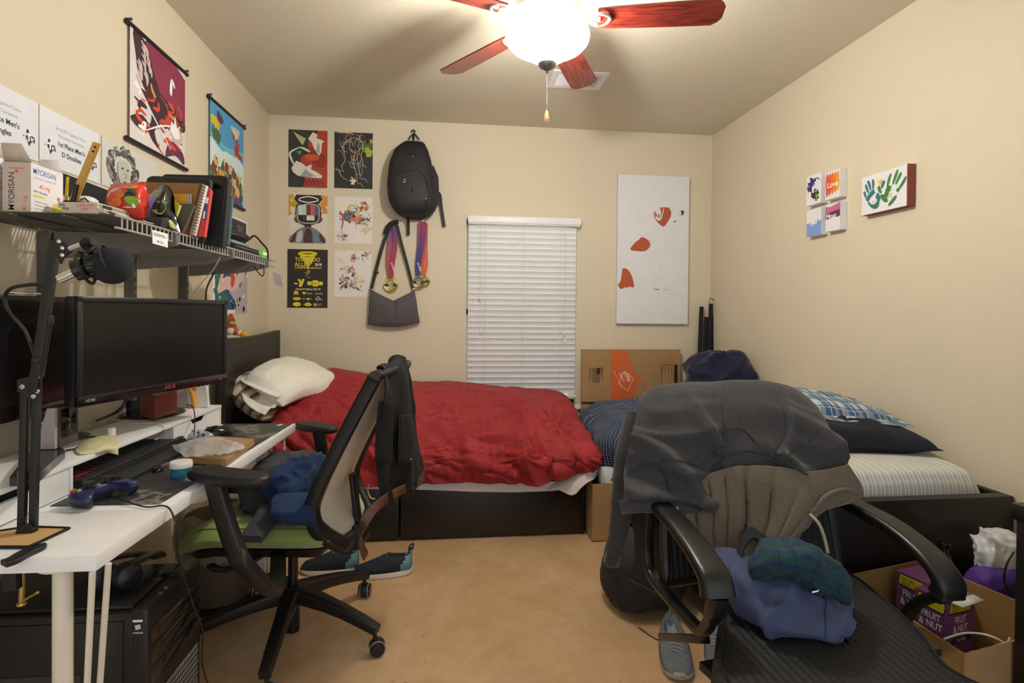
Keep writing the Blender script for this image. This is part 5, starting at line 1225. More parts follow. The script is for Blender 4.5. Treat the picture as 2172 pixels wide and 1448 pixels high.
# books / papers behind monitor
for i,(x0_,x1_,t_,c_,lb) in enumerate(((385,398,822,'b8b4ac','grey book behind the centre monitor, left of the orange tool'),(412,428,818,'d9dadb','white booklet behind the centre monitor, right of the orange tool'))):
    a=at(x0_,868,Z=RT); b=at(x1_+6,862,Z=RT); z_=at(x0_,t_,Y=a.y).z
    tag(MB().mat(mat('bk'+c_,c_,.6)).beam(V((a.x,a.y+.05,RT+.001)),V((a.x-.01,a.y+.05,z_)),abs((b-a).length)+.01,.02,(0,1,0)).build('book'),lb,'book')
a=at(406,868,Z=RT+.0); z_=at(406,822,Y=a.y+.02).z
m=MB().mat(mat('orange_plastic','dd9a28',.4)).tube([V((a.x,a.y+.03,RT+.005)),V((a.x-.005,a.y+.03,RT+.05)),V((a.x-.02,a.y+.03,z_+.0))],.009,10,smooth=4).tube([V((a.x-.03,a.y+.03,z_)),V((a.x+.01,a.y+.03,z_))],.008,8); tag(m.build('scissors'),'orange-handled tool standing behind the right end of the monitor','tool')
# clock / weather station
p=at(133,945,Z=RT); 
ZK=RT+.027; fl,fr_=at(116,952,Z=ZK),at(163,934,Z=ZK)
hgt=at(118,866,Y=fl.y).z-ZK
ex=(fr_-fl).normalized(); ey=V((-ex.y,ex.x,0)); L=(fr_-fl).length
root=empty('desk_clock',((fl.x+fr_.x)/2,(fl.y+fr_.y)/2,ZK),label='silver-sided digital desk clock with a dark display',cat='clock')
SIL=mat('silver_plastic','b7aeae',.35,.3)
def k_(a,b,z): return V((fl.x,fl.y,ZK))+ex*(a*L)+ey*b+V((0,0,z))
part(MB().mat(SIL).add([k_(0,0,0),k_(0,.05,0),k_(0,.02,hgt),k_(0,.0,hgt),k_(.12,0,0),k_(.12,.05,0),k_(.12,.02,hgt),k_(.12,0,hgt)],[(0,1,2,3),(7,6,5,4),(0,3,7,4),(3,2,6,7),(2,1,5,6),(1,0,4,5)]),'side_panel',root)
part(MB().mat(mat('clock_grey','35383c',.3)).add([k_(.121,-.004,0),k_(1,-.004,.0),k_(1,-.002,hgt*1.0),k_(.121,-.002,hgt),k_(.121,.02,0),k_(1,.02,0),k_(1,.014,hgt),k_(.121,.014,hgt)],[(3,2,1,0),(4,5,6,7),(0,1,5,4),(2,3,7,6),(1,2,6,5),(3,0,4,7)]),'front_case',root)
part(MB().mat(mat('lcd_dark','120e10',.15)).add([k_(.25,-.0055,.025),k_(.88,-.0055,.025),k_(.88,-.0038,hgt*.93),k_(.25,-.0038,hgt*.93)],[(0,1,2,3)]),'display',root,solid=.001)
part(MB().mat(SIL).add([k_(0,.03,hgt*.7),k_(.12,.03,hgt*.7),k_(.12,.09,0),k_(0,.09,0)],[(0,1,2,3)]),'prop_stand',root,solid=.003)
# white mug / ointment tub, cloth, cables
p=at(236,928,Z=RT+.001); tag(MB().mat(mat('tub_white','e6e4e0',.45)).lathe([(.0115,0),(.0125,.002),(.0125,.026),(.011,.028)],(p.x,p.y,p.z+.007),24).build('ointment_tub'),'little white round tub on the yellow cloth','tub')
CLOTHY=mat('yellow_cloth','d2cda0',.9,bump=(500,.2,.001))
rows=[[at(a,b,Z=RT+.003+.006*k) for a,b,k in r_] for r_ in ([(168,945,0),(190,932,1),(215,925,1),(245,925,.5)],[(160,955,0),(190,945,2),(220,938,2),(249,935,.4)],[(165,962,0),(195,955,.8),(225,950,1),(250,946,.2)])]
rows.append([at(a,b,Z=RT-.01*k) for a,b,k in ((170,966,0),(200,962,.1),(228,958,.5),(250,965,2.2))])
tag(MB().mat(CLOTHY).grid(wrinkle(loft(rows,8,8),lambda p,u,v:.004*abs(ridge(p,22,3)))).build('cleaning_cloth',solid=.001),'pale yellow cleaning cloth draped over the riser edge','cloth')
WC=mat('cable_white','dcdad2',.5)
def zc(pts,z=RT+.004): return [at(a,b,Z=z) for a,b in pts]
tag(MB().mat(WC).tube(zc([(186,905),(205,888),(235,888),(280,897),(325,897),(345,903)])+[at(347,912,Z=RT-.01),at(338,922,Z=DZ+.05),at(330,932,Z=DZ+.045)],.0022,8,smooth=6).box(at(332,930,Z=DZ+.045)-V((.004,.012,.003)),at(332,930,Z=DZ+.045)+V((.004,.006,.003)),.001).build('usb_cable'),'white USB cable running along the riser under the centre monitor','cable')
tag(MB().mat(CB).tube(zc([(140,955),(175,948),(205,938),(212,930),(195,926),(165,932)]),.0026,8,smooth=6).build('power_cable'),'black cable looping over the yellow cloth','cable')
tag(MB().mat(CB).tube([at(396,858,Z=RT+.06),at(408,862,Z=RT+.05),at(413,880,Z=RT+.005),at(413,905,Z=RT-.03),at(411,925,Z=DZ+.03)],.002,8,smooth=6).build('mouse_cable'),'thin black mouse cable hanging over the riser front','cable')
a=at(268,848,Y=1.98); tag(MB().mat(CB).tube([a,at(255,868,Y=2.02),at(235,880,Y=2.05),at(205,892,Z=RT+.012)],[.004,.006,.005,.004],8,smooth=5).build('video_cable'),'thick black plug and cable hanging from the centre monitor','cable')
a=at(195,903,Z=RT+.004); tag(MB().mat(BLKG).lathe([(.04,0),(.04,.004),(.025,.010),(.008,.012)],(at(160,925,Z=RT).x,at(160,925,Z=RT).y,RT+.001),28).build('puck'),'round black puck behind the clock','stand')
a=TR2.lerp(TL2,.30); tag(MB().mat(PAPER).grid(wrinkle(loft([[a+V((dx-.03,dy-.05,.004)) for dy in (0,.06,.12)] for dx in (0,.03,.055)],6,8),lambda p,u,v:.006*abs(nz(p,25,3)))).build('tissue',solid=.002),'crumpled white tissue lying on top of the left monitor','tissue')
# ================================================================ microphone arm
MK=mat('arm_black','17181a',.45); root=empty('boom_stand',(dz(80,1165).x,dz(80,1165).y,DZ),label='black spring microphone boom arm clamped to the near table',cat='microphone arm')
YA=1.40
def A_(px,py,d=0): return at(px,py,Y=YA+d)
def bar2(name,p,q_,w1,th): part(MB().mat(MK).beam(p,q_,w1,th,(0,-1,0),.001),name,root)
bar2('lower_bar',A_(46,1150),A_(54,810),.015,.012); bar2('lower_bar',A_(70,1150,-.0),A_(78,830),.015,.012)
bar2('upper_bar',A_(72,830,-.01),A_(118,512,-.0),.02,.014)
m=MB().mat(MK).poly([A_(36,830,-.012),A_(36,805,-.012),A_(75,795,-.012),A_(86,802,-.012),A_(86,845,-.012),A_(70,850,-.012)],.006,(0,-1,0)); pl=part(m,'joint_plate',root)
for a,b in ((47,820),(79,800),(79,829),(71,840)): sub_of(MB().mat(CHR).lathe([(.005,0),(.006,.001),(.004,.003),(0,.0035)],A_(a,b,-.0125),14,(0,-1,0)),'bolt',pl,root)
m=MB().mat(MK).poly([A_(108,520,-.012),A_(105,515,-.012),A_(122,505,-.012),A_(155,525,-.012),A_(152,532,-.012),A_(133,548,-.012),A_(128,560,-.012)],.005,(0,-1,0)); pl=part(m,'joint_plate',root)
for a,b in ((125,512),(132,526),(148,526),(132,541)): sub_of(MB().mat(CHR).lathe([(.0045,0),(.005,.001),(.003,.0025),(0,.003)],A_(a,b,-.0125),14,(0,-1,0)),'bolt',pl,root)
m=MB().mat(MK).poly([A_(12,1180,-.012),A_(28,1145,-.012),A_(36,1120,-.012),A_(62,1108,-.012),A_(70,1125,-.012),A_(60,1155,-.012),A_(50,1178,-.012)],.01,(0,-1,0)); pl=part(m,'base_plate',root)
for a,b in ((30,1145),(58,1156)): sub_of(MB().mat(CHR).lathe([(.006,0),(.007,.001),(.005,.003),(0,.0035)],A_(a,b,-.0125),14,(0,-1,0)),'bolt',pl,root)
for k,(x0_,y0_,x1_,y1_) in enumerate(((44,1095,42,1000),(67,1095,68,1000),(88,800,107,680))):
    P=[];a=A_(x0_,y0_,.008);b=A_(x1_,y1_,.008); n_=150; d=(b-a).normalized(); s1=d.orthogonal().normalized(); s2=d.cross(s1)
    for i in range(n_*4+1): t=i/(n_*4); ang=2*pi*i/4/1.0*.25*4/4; P.append(a.lerp(b,t)+s1*.0045*cos(i*pi/3)+s2*.0045*sin(i*pi/3))
    part(MB().mat(STEEL if k<2 else MK).tube(P[::1],.001,4),'spring',root)
part(MB().mat(MK).beam(A_(104,690,-.004),A_(104,668,-.004),.016,.014,(0,-1,0),.002),'spring_hook',root)
m=MB().mat(MK); pc_=dz(30,1180)
m.sweep(crv([at(x,y,Z=DZ+.006) for x,y in ((8,1195),(28,1188),(50,1175),(78,1162),(80,1160))],4),rect_sec(.03,.011,.003)); part(m,'clamp_jaw',root)
part(MB().mat(MK).beam(at(22,1180,Y=1.33),at(28,1250,Y=1.33),.028,.02,(0,-1,0),.003),'clamp_body',root)
part(MB().mat(mat('brass','b9a36a',.3,.9)).cyl(at(48,1212,Y=1.35),at(46,1280,Y=1.35),.006,n=14).lathe([(.009,0),(.010,.003),(.009,.006)],at(46,1283,Y=1.35),16).cyl(at(46,1276,Y=1.34),at(80,1256,Y=1.33),.0025,n=8).ell(at(80,1256,Y=1.33),(.004,.004,.004),10,8),'clamp_screw',root)
part(MB().mat(MK).beam(at(72,764,Y=YA-.01),at(88,764,Y=YA-.01),.014,.022,(0,-1,0),.003),'cable_strap',root)
part(MB().mat(CB).tube([A_(96,602,.01),A_(60,604,.01),A_(22,612,.01),A_(10,635,.02),A_(22,665,.0),A_(52,700,.0),A_(66,735,-.004),A_(74,764,-.008),A_(66,800,-.01),A_(58,830,.01)],.0042,8,smooth=6),'audio_cable',root)
# microphone
YM=1.36; ME=lambda px,py,d=0: at(px,py,Y=YM+d)
root=empty('microphone',ME(200,600),label='black studio microphone with a foam ball in a shock mount under the shelf',cat='microphone')
a=ME(125,592,-.015); b=ME(172,570,-.01); c=ME(215,560,.02); d=ME(275,550,.015); ax=(d-a).normalized()
part(MB().mat(CHR).cyl(a,a.lerp(b,.9),.010,.0115,20),'connector',root)
part(MB().mat(BLKG).lathe([(.010,-.03),(.0245,-.024),(.025,-.015),(.025,.05),(.02,.055)],b+ax*.012,30,ax),'mic_body',root)
fc=ME(238,562,.04); part(MB().mat(mat('foam','1c2024',.95,bump=(700,.6,.002))).ell(ME(238,563,.01),(.043,.043,.043),28,18),'foam_windscreen',root)
m=MB().mat(BLK); s1=ax.orthogonal().normalized(); s2=ax.cross(s1)
for cc_,rr in ((b+ax*.008,.038),(b+ax*.055,.040)):
    m2=MB().mat(BLK).tube([cc_+(s1*cos(t*pi/16)+s2*sin(t*pi/16))*rr for t in range(32)],.0035,8,closed=True); part(m2,'shock_mount_ring',root)
m=MB().mat(BLKM)
for t in range(8):
    a0=t*pi/4; a1=a0+pi/8; p0=b+ax*.008+(s1*cos(a0)+s2*sin(a0))*.038; p1=b+ax*.055+(s1*cos(a1)+s2*sin(a1))*.040; pm=b+ax*.03+(s1*cos((a0+a1)/2)+s2*sin((a0+a1)/2))*.029
    m.tube([p0,pm,p1],.0018,6,smooth=4)
part(m,'elastic_cords',root)
part(MB().mat(CHR).cyl(A_(150,527,-.02),A_(178,517,-.03),.0065,n=16),'swivel_pin',root)
part(MB().mat(BLKM).cyl(A_(176,518,-.03),A_(198,512,-.035),.010,n=16).cyl(A_(182,530,-.03),A_(180,505,-.03),.006,n=12).tube([A_(185,520,-.03),ME(192,535,.0),ME(196,545,.01)],.006,8),'mount_bracket',root)
# ================================================================ computer tower
tz=.55; nR=at(315,1290,Z=tz); fR=at(425,1184,Z=tz); fdir=(fR-nR).normalized(); inn=V((-fdir.y,fdir.x,0)); TWd=(fR-nR).length; TLn=.52
PCB=mat('case_black','141415',.35)
root=empty('computer_tower',(nR.x+inn.x*.2,nR.y+.15,0),label='large black computer tower under the desk with a mesh front and side window',cat='computer')
def T_(u,v,z): return nR+fdir*u+inn*v+V((0,0,z-tz))
def tb(m,u0,v0,z0,u1,v1,z1,r=0):
    old=m.T; m.T=Matrix(((fdir.x,inn.x,0,nR.x),(fdir.y,inn.y,0,nR.y),(0,0,1,0),(0,0,0,1))); m.box((u0,v0,z0),(u1,v1,z1),r); m.T=old; return m
part(tb(MB().mat(PCB),.0,.04,.02,TWd,TLn,tz-.012,.004),'case_body',root)
fp=part(tb(MB().mat(PCB),-.003,0,.015,TWd+.003,.042,tz,.006),'front_panel',root)
part(tb(MB().mat(mat('case_top','1b1b1d',.3)),.02,.05,tz-.012,TWd-.02,TLn-.02,tz-.002,.003),'top_cover',root)
for i in range(3): sub_of(tb(MB().mat(BLKG),.01,-.002,tz-.10-.055*i,TWd-.01,.001,tz-.055-.055*i+.0,.002),'bay_cover',fp,root)
def holes():
    t=NT('perforated_steel'); k=t.coord('Object',(1,1,1)); s_=t.n('ShaderNodeSeparateXYZ'); t.put(s_.inputs[0],k)
    y=t.math('MULTIPLY',s_.outputs[1],110); z=t.math('MULTIPLY',s_.outputs[2],60); st=t.math('MULTIPLY',t.math('FLOOR',z),.5)
    a=t.math('GREATER_THAN',t.math('FRACT',t.math('ADD',y,st)),.45); b=t.math('GREATER_THAN',t.math('FRACT',z),.3)
    t.put(t.b.inputs['Base Color'],t.mix(t.math('MULTIPLY',a,b),lin('141416'),lin('9a9a98'))); t.b.inputs['Roughness'].default_value=.4; return t.m
HM=holes(); sub_of(tb(MB().mat(HM),.02,-.0025,.03,TWd-.02,.0,tz-.25,.001),'mesh_grille',fp,root)
for i,u in enumerate((.25,.35,.65,.76)): sub_of(tb(MB().mat(CHR),TWd*u,.006,tz-.001,TWd*u+.012,.016,tz+.0008,0),'usb_port',fp,root)
# side panel facing the camera: window and sticker
part(tb(MB().mat(PCB),-.004,.06,.03,.0,TLn-.01,tz-.03,.002),'side_panel',root)
part(tb(MB().mat(mat('case_window','2a2c30',.06,spec=.8)),-.006,.16,.06,-.004,TLn-.03,tz-.16,.0),'side_window',root)
m=MB().mat(WINK); 
su=T_(-.0045,.036,0); xd=-inn; 
def ST(v,z): return T_(-.0046,v,z)
m.poly([ST(.036,tz-.032),ST(.012,tz-.032),ST(.012,tz-.026),ST(.036,tz-.026)],.0003,-fdir)
m.text('CORSAIR',ST(.036,tz-.062),-inn,(0,0,1),.0062,.01)
for i in range(3): m.poly([ST(.031-.001*i,tz-.041-.004*i),ST(.018-.001*i,tz-.038-.004*i),ST(.018-.001*i,tz-.041-.004*i),ST(.031-.001*i,tz-.0442-.004*i)],.0003,-fdir)
sub_of(m,'sticker',fp,root)
m=MB().mat(mat('red_glow','e0402a',.4,emit=('ff4a2a',2.0))); m.poly([T_(-.0065,.17,.31-.02),T_(-.0065,.20,.31-.01),T_(-.0065,.22,.30-.02),T_(-.0065,.19,.285-.01)],.0005,-fdir); part(m,'lit_emblem',root)
part(tb(MB().mat(mat('card_grey','6f6c68',.5)),-.0063,.34,.16,-.0058,.46,.27,.0),'graphics_card',root)
# usb stick plug on tower
p=at(345,1215,Z=tz+.004); q_=at(385,1212,Z=tz+.01); tag(MB().mat(BLKM).beam(p,q_,.014,.007,(0,0,1),.001).mat(CHR).beam(at(328,1216,Z=tz+.004),p,.012,.005,(0,0,1)).build('usb_plug'),'USB plug lying on the computer tower','plug')
# headphones
hc=at(262,1225,Z=tz+.045); root=empty('headphones',(hc.x,hc.y,tz),label='black over-ear headphones resting on the computer tower',cat='headphones')
ax=V((.75,-.62,.12)).normalized(); HB=mat('headphone_black','1a1b1e',.3); EP=mat('ear_cup_blue','20262e',.25,.4)
c1=at(272,1222,Y=1.62); c2=at(215,1222,Y=1.66)
for nm,cc_,sg in (('ear_cup',c1,1),('ear_cup',c2,-1)):
    part(MB().mat(HB).lathe([(.026,-.03),(.036,-.026),(.038,-.012),(.034,-.004)],cc_,28,ax*sg).mat(EP).lathe([(.034,-.004),(.036,.002),(.03,.012),(.016,.018),(0,.019)],cc_,28,ax*sg),nm,root)
part(MB().mat(HB).sweep(crv([c1+V((0,0,.03)),at(300,1185,Y=1.68),at(330,1172,Y=1.78),at(340,1180,Y=1.85),at(290,1175,Y=1.88),at(235,1185,Y=1.8),c2+V((0,0,.03))],6),rect_sec(.03,.010,.003),up=(0,0,1)),'headband',root)
# trash bin behind the tower
bp_=at(410,1255,Z=0); bc=V((-1.02,2.62,0)); 
root=empty('waste_bin',bc,label='grey mesh waste bin lined with a translucent bag, behind the computer tower',cat='bin')
BMm=NT('bin_mesh'); BMm.b.inputs['Base Color'].default_value=lin('7a6e62'); BMm.b.inputs['Roughness'].default_value=.5; BMm.b.inputs['Metallic'].default_value=.3; BMm.b.inputs['Alpha'].default_value=.8; BMm=BMm.m
part(MB().mat(BMm).lathe([(.128,.02),(.15,.40)],bc,36,ex=1),'mesh_wall',root)
part(MB().mat(BLKM).lathe([(.1,0),(.132,0),(.134,.03),(.126,.035)],bc,36),'base_ring',root)
P=[]
for i in range(14):
    t=i/13; row=[]
    for j in range(48):
        a=2*pi*j/48; r=.152+.025*t*(1-t)*4+.012*ridge(V((cos(a)*2,sin(a)*2,t*1.5)),2.2,3); z=.43-.20*t+.02*nz(V((cos(a),sin(a),0)),2,1)
        row.append(V((bc.x+r*cos(a),bc.y+r*sin(a),z)))
    P.append(row)
BAG=NT('bag_plastic'); BAG.b.inputs['Base Color'].default_value=lin('c9bbab'); BAG.b.inputs['Roughness'].default_value=.25; BAG.b.inputs['Alpha'].default_value=.6; BAG=BAG.m
P2=[[V((bc.x+(p.x-bc.x)*.93,bc.y+(p.y-bc.y)*.93,p.z-.02)) for p in P[0]],P[0]]
part(MB().mat(BAG).grid(P,closed=True).grid([P2[0],P2[1]],closed=True).lathe([(.10,.05),(.125,.06),(.142,.40)],bc,36),'liner_bag',root)
# ================================================================ wire shelf on the left wall
SZ=1.583; SX=-.905; SY0,SY1=1.62,3.01
GM=mat('wire_grey','605e5a',.4,.4); GW=mat('wire_light','bdbab4',.35,.5); BRK=mat('bracket_grey','726d66',.5)
root=empty('wire_shelf',(-1.1,2.3,1.45),label='grey wire shelf on slotted wall brackets above the desk',cat='shelf')
m=MB().mat(GM); n_=int((SY1+.35-1.35)/.0125)
for i in range(n_+1):
    y=1.61+i*.0135
    if y>SY1: break
    m.cyl((-1.296,y,SZ-.003),(SX,y,SZ-.003),.0022,n=5)
for x in (-1.294,-1.16,-1.03): m.cyl((x,1.61,SZ-.008),(x,SY1,SZ-.008),.0033,n=6)
part(m,'wire_deck',root,ang=60)
m=MB().mat(GW); m.cyl((SX,SY0,SZ-.003),(SX,SY1,SZ-.003),.0036,n=8).cyl((SX,SY0,SZ-.036),(SX,SY1,SZ-.036),.0036,n=8)
y=SY0+.03
while y<SY1: m.cyl((SX,y,SZ-.036),(SX,y,SZ-.003),.0022,n=6); y+=.0254
part(m,'front_lip',root,ang=60)
for y in (1.93,2.405,2.855):
    m=MB().mat(BRK); m.poly([V((-1.262,y,SZ-.012)),V((SX+.015,y,SZ-.012)),V((SX+.015,y,SZ-.048)),V((-1.0,y,SZ-.075)),V((-1.262,y,SZ-.098))],.014,(0,-1,0)); o=part(m,'bracket',root,bev=.002)
    m=MB().mat(GM); m.box((XL+.0005,y-.013,.95),(XL+.036,y+.012,SZ-.0135)); o=part(m,'wall_standard',root)
    m=MB().mat(INK); z=1.0
    while z<SZ-.13:
        for dy in (-.008,.003): m.box((XL+.0361,y+dy,z),(XL+.0368,y+dy+.004,z+.022))
        z+=.036
    sub_of(m,'slots',o,root)
def slab(px,Y,th,mt,name,label,cat,extra=None,bev=.001,up=.0):
    P=[at(a,b,Y=Y) for a,b in px]; zmin=min(p.z for p in P); P=[V((p.x,p.y,max(p.z,SZ+.001))) for p in P]
    m=MB().mat(mt).poly(P,th,(0,-1,0))
    if extra: extra(m)
    return tag(m.build(name,bev=0),label,cat)
def L_(px,Y): return [at(a,b,Y=Y) for a,b in px]
# medicine boxes
def medbox(xf,y0,y1,wdt,h,label,full=True,loc=0,flap=0):
    """box with its long face towards the room (plane X=xf), from Y y0..y1"""
    BXW=C('boxwhite','e4e2e4'); BXG=C('boxbeige','cbbcb0'); root=empty('medicine_box',(xf-wdt/2,(y0+y1)/2,SZ),label=label,cat='box')
    m=MB().mat(BXG).box((xf-wdt,y0,SZ+.001),(xf,y1,SZ+h)); part(m,'carton',root)
    q=Pic((xf+.0003,y0,SZ+.001),(0,1,0),y1-y0,h-.001,.0003,BXW,(1,0,0))
    q.text(BLUE,'MYORISAN',.06,.80,.165,.006,'LEFT',.92 if y1-y0>.14 else .8); q.text(C('lightblueink','8aa2cf'),'(isotretinoin) capsules, USP',.06,.71,.065,.004,'LEFT',.9)
    q.text(C('coral','d9705a'),'40 mg',.24,.53,.125,.01,'LEFT'); q.rect(YEL,.06,.34,.42,.38); q.rect(YEL,.68,.02,1,.30); q.rect(YEL,.06,.03,.66,.06)
    q.text(BLUE,'VPW  Pharmacy',.06,.43,.06,.004); 
    for i in range(3): q.rect(C('lightgreyink','a3a7b8'),.1,.24-.07*i,.5+.04*i,.255-.07*i)
    q.disc(C('coral','d9705a'),(.85,.42),.045,14); part(q.mb,'front_print',root)
    q=Pic((xf-wdt,y0-.0004,SZ+.001),(1,0,0),wdt,h-.001,.0003,BXG,(0,-1,0)); d=(0,0,1)
    q.mb.mat(NAVYI).text('MYORISAN',q.p(.42,.04),(0,0,1),(-1,0,0),.022,.003,'LEFT',0,1,.95); q.k+=1
    q.mb.mat(C('coral','d9705a')).text('40 mg',q.p(.85,.04),(0,0,1),(-1,0,0),.016,.005); q.disc(C('coral','d9705a'),(.5,.82),.07,14); q.rect(C('coral','d9705a'),.25,.87,.75,.89)
    part(q.mb,'end_print',root)
    if flap:
        m=MB().mat(BXG).add([V((xf-wdt,y0+.005,SZ+h)),V((xf,y0+.005,SZ+h)),V((xf-.01,y0-.02,SZ+h+.045)),V((xf-wdt+.01,y0-.02,SZ+h+.045))],[(0,1,2,3)]); part(m,'top_flap',root,solid=.001)
        m=MB().mat(C('boxwhite','e4e2e4')).add([V((xf-wdt,y1-.004,SZ+h)),V((xf,y1-.004,SZ+h)),V((xf-.015,y1+.0,SZ+h+.04)),V((xf-wdt+.01,y1,SZ+h+.04))],[(0,1,2,3)]); part(m,'top_flap',root,solid=.001)
    return root
medbox(-1.13,1.64,1.765,.07,.137,'open medicine carton on the shelf end, its 40 mg front facing the room',flap=1)
medbox(-1.205,1.70,1.80,.06,.16,'second medicine carton standing behind the open one',)
medbox(-1.215,1.62,1.69,.06,.15,'medicine carton at the left picture edge, nearest the camera',flap=1)
tag(MB().mat(C('boxgreen','7ab83a')).box((-1.275,1.60,SZ+.001),(-1.215,1.617,SZ+.03)).mat(C('boxblack','202020')).text('OU',(-1.235,1.5995,SZ+.006),(1,0,0),(0,0,1),.018,.03).build('gum_box'),'little green packet with black letters left of the medicine cartons','box')
# mesh pencil cup and contents
cpn=at(150,457,X=-1.03); cpn=V((-1.13,1.815,SZ)); root=empty('pencil_cup',cpn,label='black mesh pencil cup next to the medicine carton',cat='cup')
part(MB().mat(mat('mesh_black','222224',.5,.3)).lathe([(.028,.001),(.030,.06),(.031,.063),(.028,.063),(.026,.005)],cpn,24),'cup_wall',root)
RUL=mat('ruler_wood','c79c4e',.5)
A=at(146,452,Y=1.76); A=V((-1.07,1.76,SZ+.02)); B1=at(206,303,Y=1.86)
m=MB().mat(RUL); a=at(150,440,Y=1.82); d=(B1-a).normalized(); m.beam(a-d*.03,B1,.024,.003,(0,-1,0))
x=d.cross(V((0,-1,0))).normalized()
for i in range(26): 
    p=a+d*(.004+i*.0085*((B1-a).length/.23)); m.mat(INK).beam(p+x*.0118+V((0,-.0018,0)),p+x*(.0118-(.006 if i%2 else .009))+V((0,-.0018,0)),.0009,.0003,(0,-1,0))
m.mat(WINK)
for f in (.86,.93): p=a+(B1-a)*f; m.lathe([(0,.0019),(.0035,.0019)],p,12,(0,-1,0))
tag(m.build('ruler'),'wooden ruler standing tilted in the pencil cup','ruler')
m=MB().mat(BLKG).cyl(at(152,440,Y=1.80),at(163,391,Y=1.80),.0065,n=14); tag(m.build('marker'),'black marker pen standing in the pencil cup','pen')
m=MB().mat(YEL).cyl(at(140,425,Y=1.83),at(144,375,Y=1.83),.004,n=8); tag(m.build('highlighter'),'yellow pencil at the left of the pencil cup','pencil')
m=MB().mat(YEL).cyl(at(152,438,Y=1.83),at(158,412,Y=1.83),.005,n=8); tag(m.build('highlighter'),'yellow pen partly behind the black marker','pen')
# stack of flat boxes
CB_=C('cartonbeige','cfc3b6')
def flatbox(y0,y1,x0,x1,z0,z1,label,txt,rot=0):
    c=V(((x0+x1)/2,(y0+y1)/2,0)); old=Matrix.Translation(c)@Matrix.Rotation(R(rot),4,'Z')@Matrix.Translation(-c)
    m=MB().mat(CB_); m.T=old; m.box((x0,y0,z0),(x1,y1,z1),.001); m.mat(C('openend','8e867e')).box((x1-.002,y0+.004,z0+.003),(x1+.0004,y1-.004,z1-.003))
    m.mat(C('coral','d9705a')).text(txt,(x0+.05,y0-.0004,z0+.004),(1,0,0),(0,0,1),.011,.01); m.mat(INK).text('RAJ',(x0+.005,y0-.0004,z0+.005),(1,0,0),(0,0,1),.010,.01)
    m.mat(INK).box((x1,y0+.02,z0+.003),(x1+.0006,y0+.06,z1-.003)); return tag(m.build('flat_carton'),label,'box')
flatbox(1.68,1.86,-1.095,-.99,SZ+.001,SZ+.014,'lowest of three flat beige cartons stacked at the shelf front','USP')
flatbox(1.69,1.85,-1.09,-.98,SZ+.015,SZ+.027,'middle of three flat beige cartons stacked at the shelf front','USP',3)
flatbox(1.70,1.84,-1.10,-.99,SZ+.028,SZ+.044,'top of three flat beige cartons, pink print on its side','CAPSULES',-4)
# long black case against the wall
P=[at(a,b,X=-1.285) for a,b in ((95,352),(236,406),(236,436),(95,395))]; m=MB().mat(BLKM).poly(P,.018,(1,0,0)); tag(m.build('long_case'),'long flat black case leaning on the wall behind the pencil cup','case')
# shelf filler under sketch: white stone thing
tag(MB().mat(WHT).ell(at(185,428,X=-1.15),(.03,.035,.018),16,10).mat(INK).tube([at(170,424,X=-1.118),at(180,420,X=-1.118),at(188,428,X=-1.118)],.002,6).build('paper_ball'),'white and black crumpled ball behind the flat cartons','ball')
# candy bag
YC=1.87
out=[(235,391),(272,389),(309,386),(311,413),(309,445),(306,474),(288,468),(258,450),(226,434),(228,412),(232,398)]
RB=mat('red_foil','c8382a',.25,bump=(40,.3,.004)); 
rows=[[at(a,b,Y=YC-c) for a,b,c in r_] for r_ in ([(235,391,0),(255,390,.0),(275,389,0),(294,387,0),(310,386,0)],[(231,402,.01),(253,403,.03),(274,404,.035),(294,404,.03),(311,408,.0)],[(227,418,.01),(252,424,.045),(275,428,.05),(296,430,.04),(311,430,0)],[(227,434,0),(252,442,.03),(275,450,.04),(296,452,.03),(309,452,0)],[(250,446,0),(265,453,0),(280,461,0),(294,468,0),(306,474,0)])]
G=wrinkle(loft(rows,6,6),lambda p,u,v:.003*ridge(p,30,3))
root=empty('candy_bag',V((-1.0,1.87,SZ)),label='red candy bag printed with oranges, grapes and a green apple',cat='bag')
m=MB().mat(RB).grid(G).grid([[V((p.x,YC+.012*sin(pi*i/24)*sin(pi*j/24),p.z)) for j,p in reversed(list(enumerate(r_)))] for i,r_ in enumerate(G)]); part(m,'foil_pouch',root,ang=70)
def onG(px,py,lift=.0025):
    t=at(px,py,Y=YC-.03); b=min((p for r_ in G for p in r_),key=lambda p:(at(px,py,Y=p.y)-p).length); return at(px,py,Y=b.y-lift)
m=MB(); 
def pr(mt,pts,l=.003,sm=3):
    q=[onG(a,b,l) for a,b in pts]; q=crv(q,sm,True) if sm else q; c=sum(q,V((0,0,0)))/len(q); c.y=min(c.y,sum(p.y for p in q)/len(q)-.002)
    m.mat(mt); 
    for i in range(len(q)): 
        a,b=q[i],q[(i+1)%len(q)]; 
        m.add([a,b,c],[(0,1,2)])
pr(C('foilwindow','cfc0b8',.2),[(233,405),(262,396),(284,400),(296,420),(300,432),(285,440),(262,440),(228,430)],.002)
pr(C('orangefruit','d8702a'),[(237,425),(244,420),(254,421),(258,428),(254,436),(244,437),(237,432)],.004); pr(C('orangefruit','d8702a'),[(247,403),(256,402),(264,408),(262,417),(252,420),(246,413)],.004)
pr(C('grape','2c2238'),[(258,412),(270,406),(281,404),(284,412),(274,418),(262,420)],.005); pr(C('applegreen','7ab436'),[(263,420),(274,415),(288,418),(294,427),(290,436),(275,434)],.006); pr(C('leafdark','2c5030'),[(267,401),(278,399),(290,408),(286,412),(276,406)],.006)
pr(C('glint','f0eeee'),[(281,431),(285,433),(288,441),(280,439)],.008,2); pr(C('yelbadge','d8a22c'),[(277,396),(290,392),(292,396),(282,400)],.004)
part(m,'fruit_print',root,ang=90)
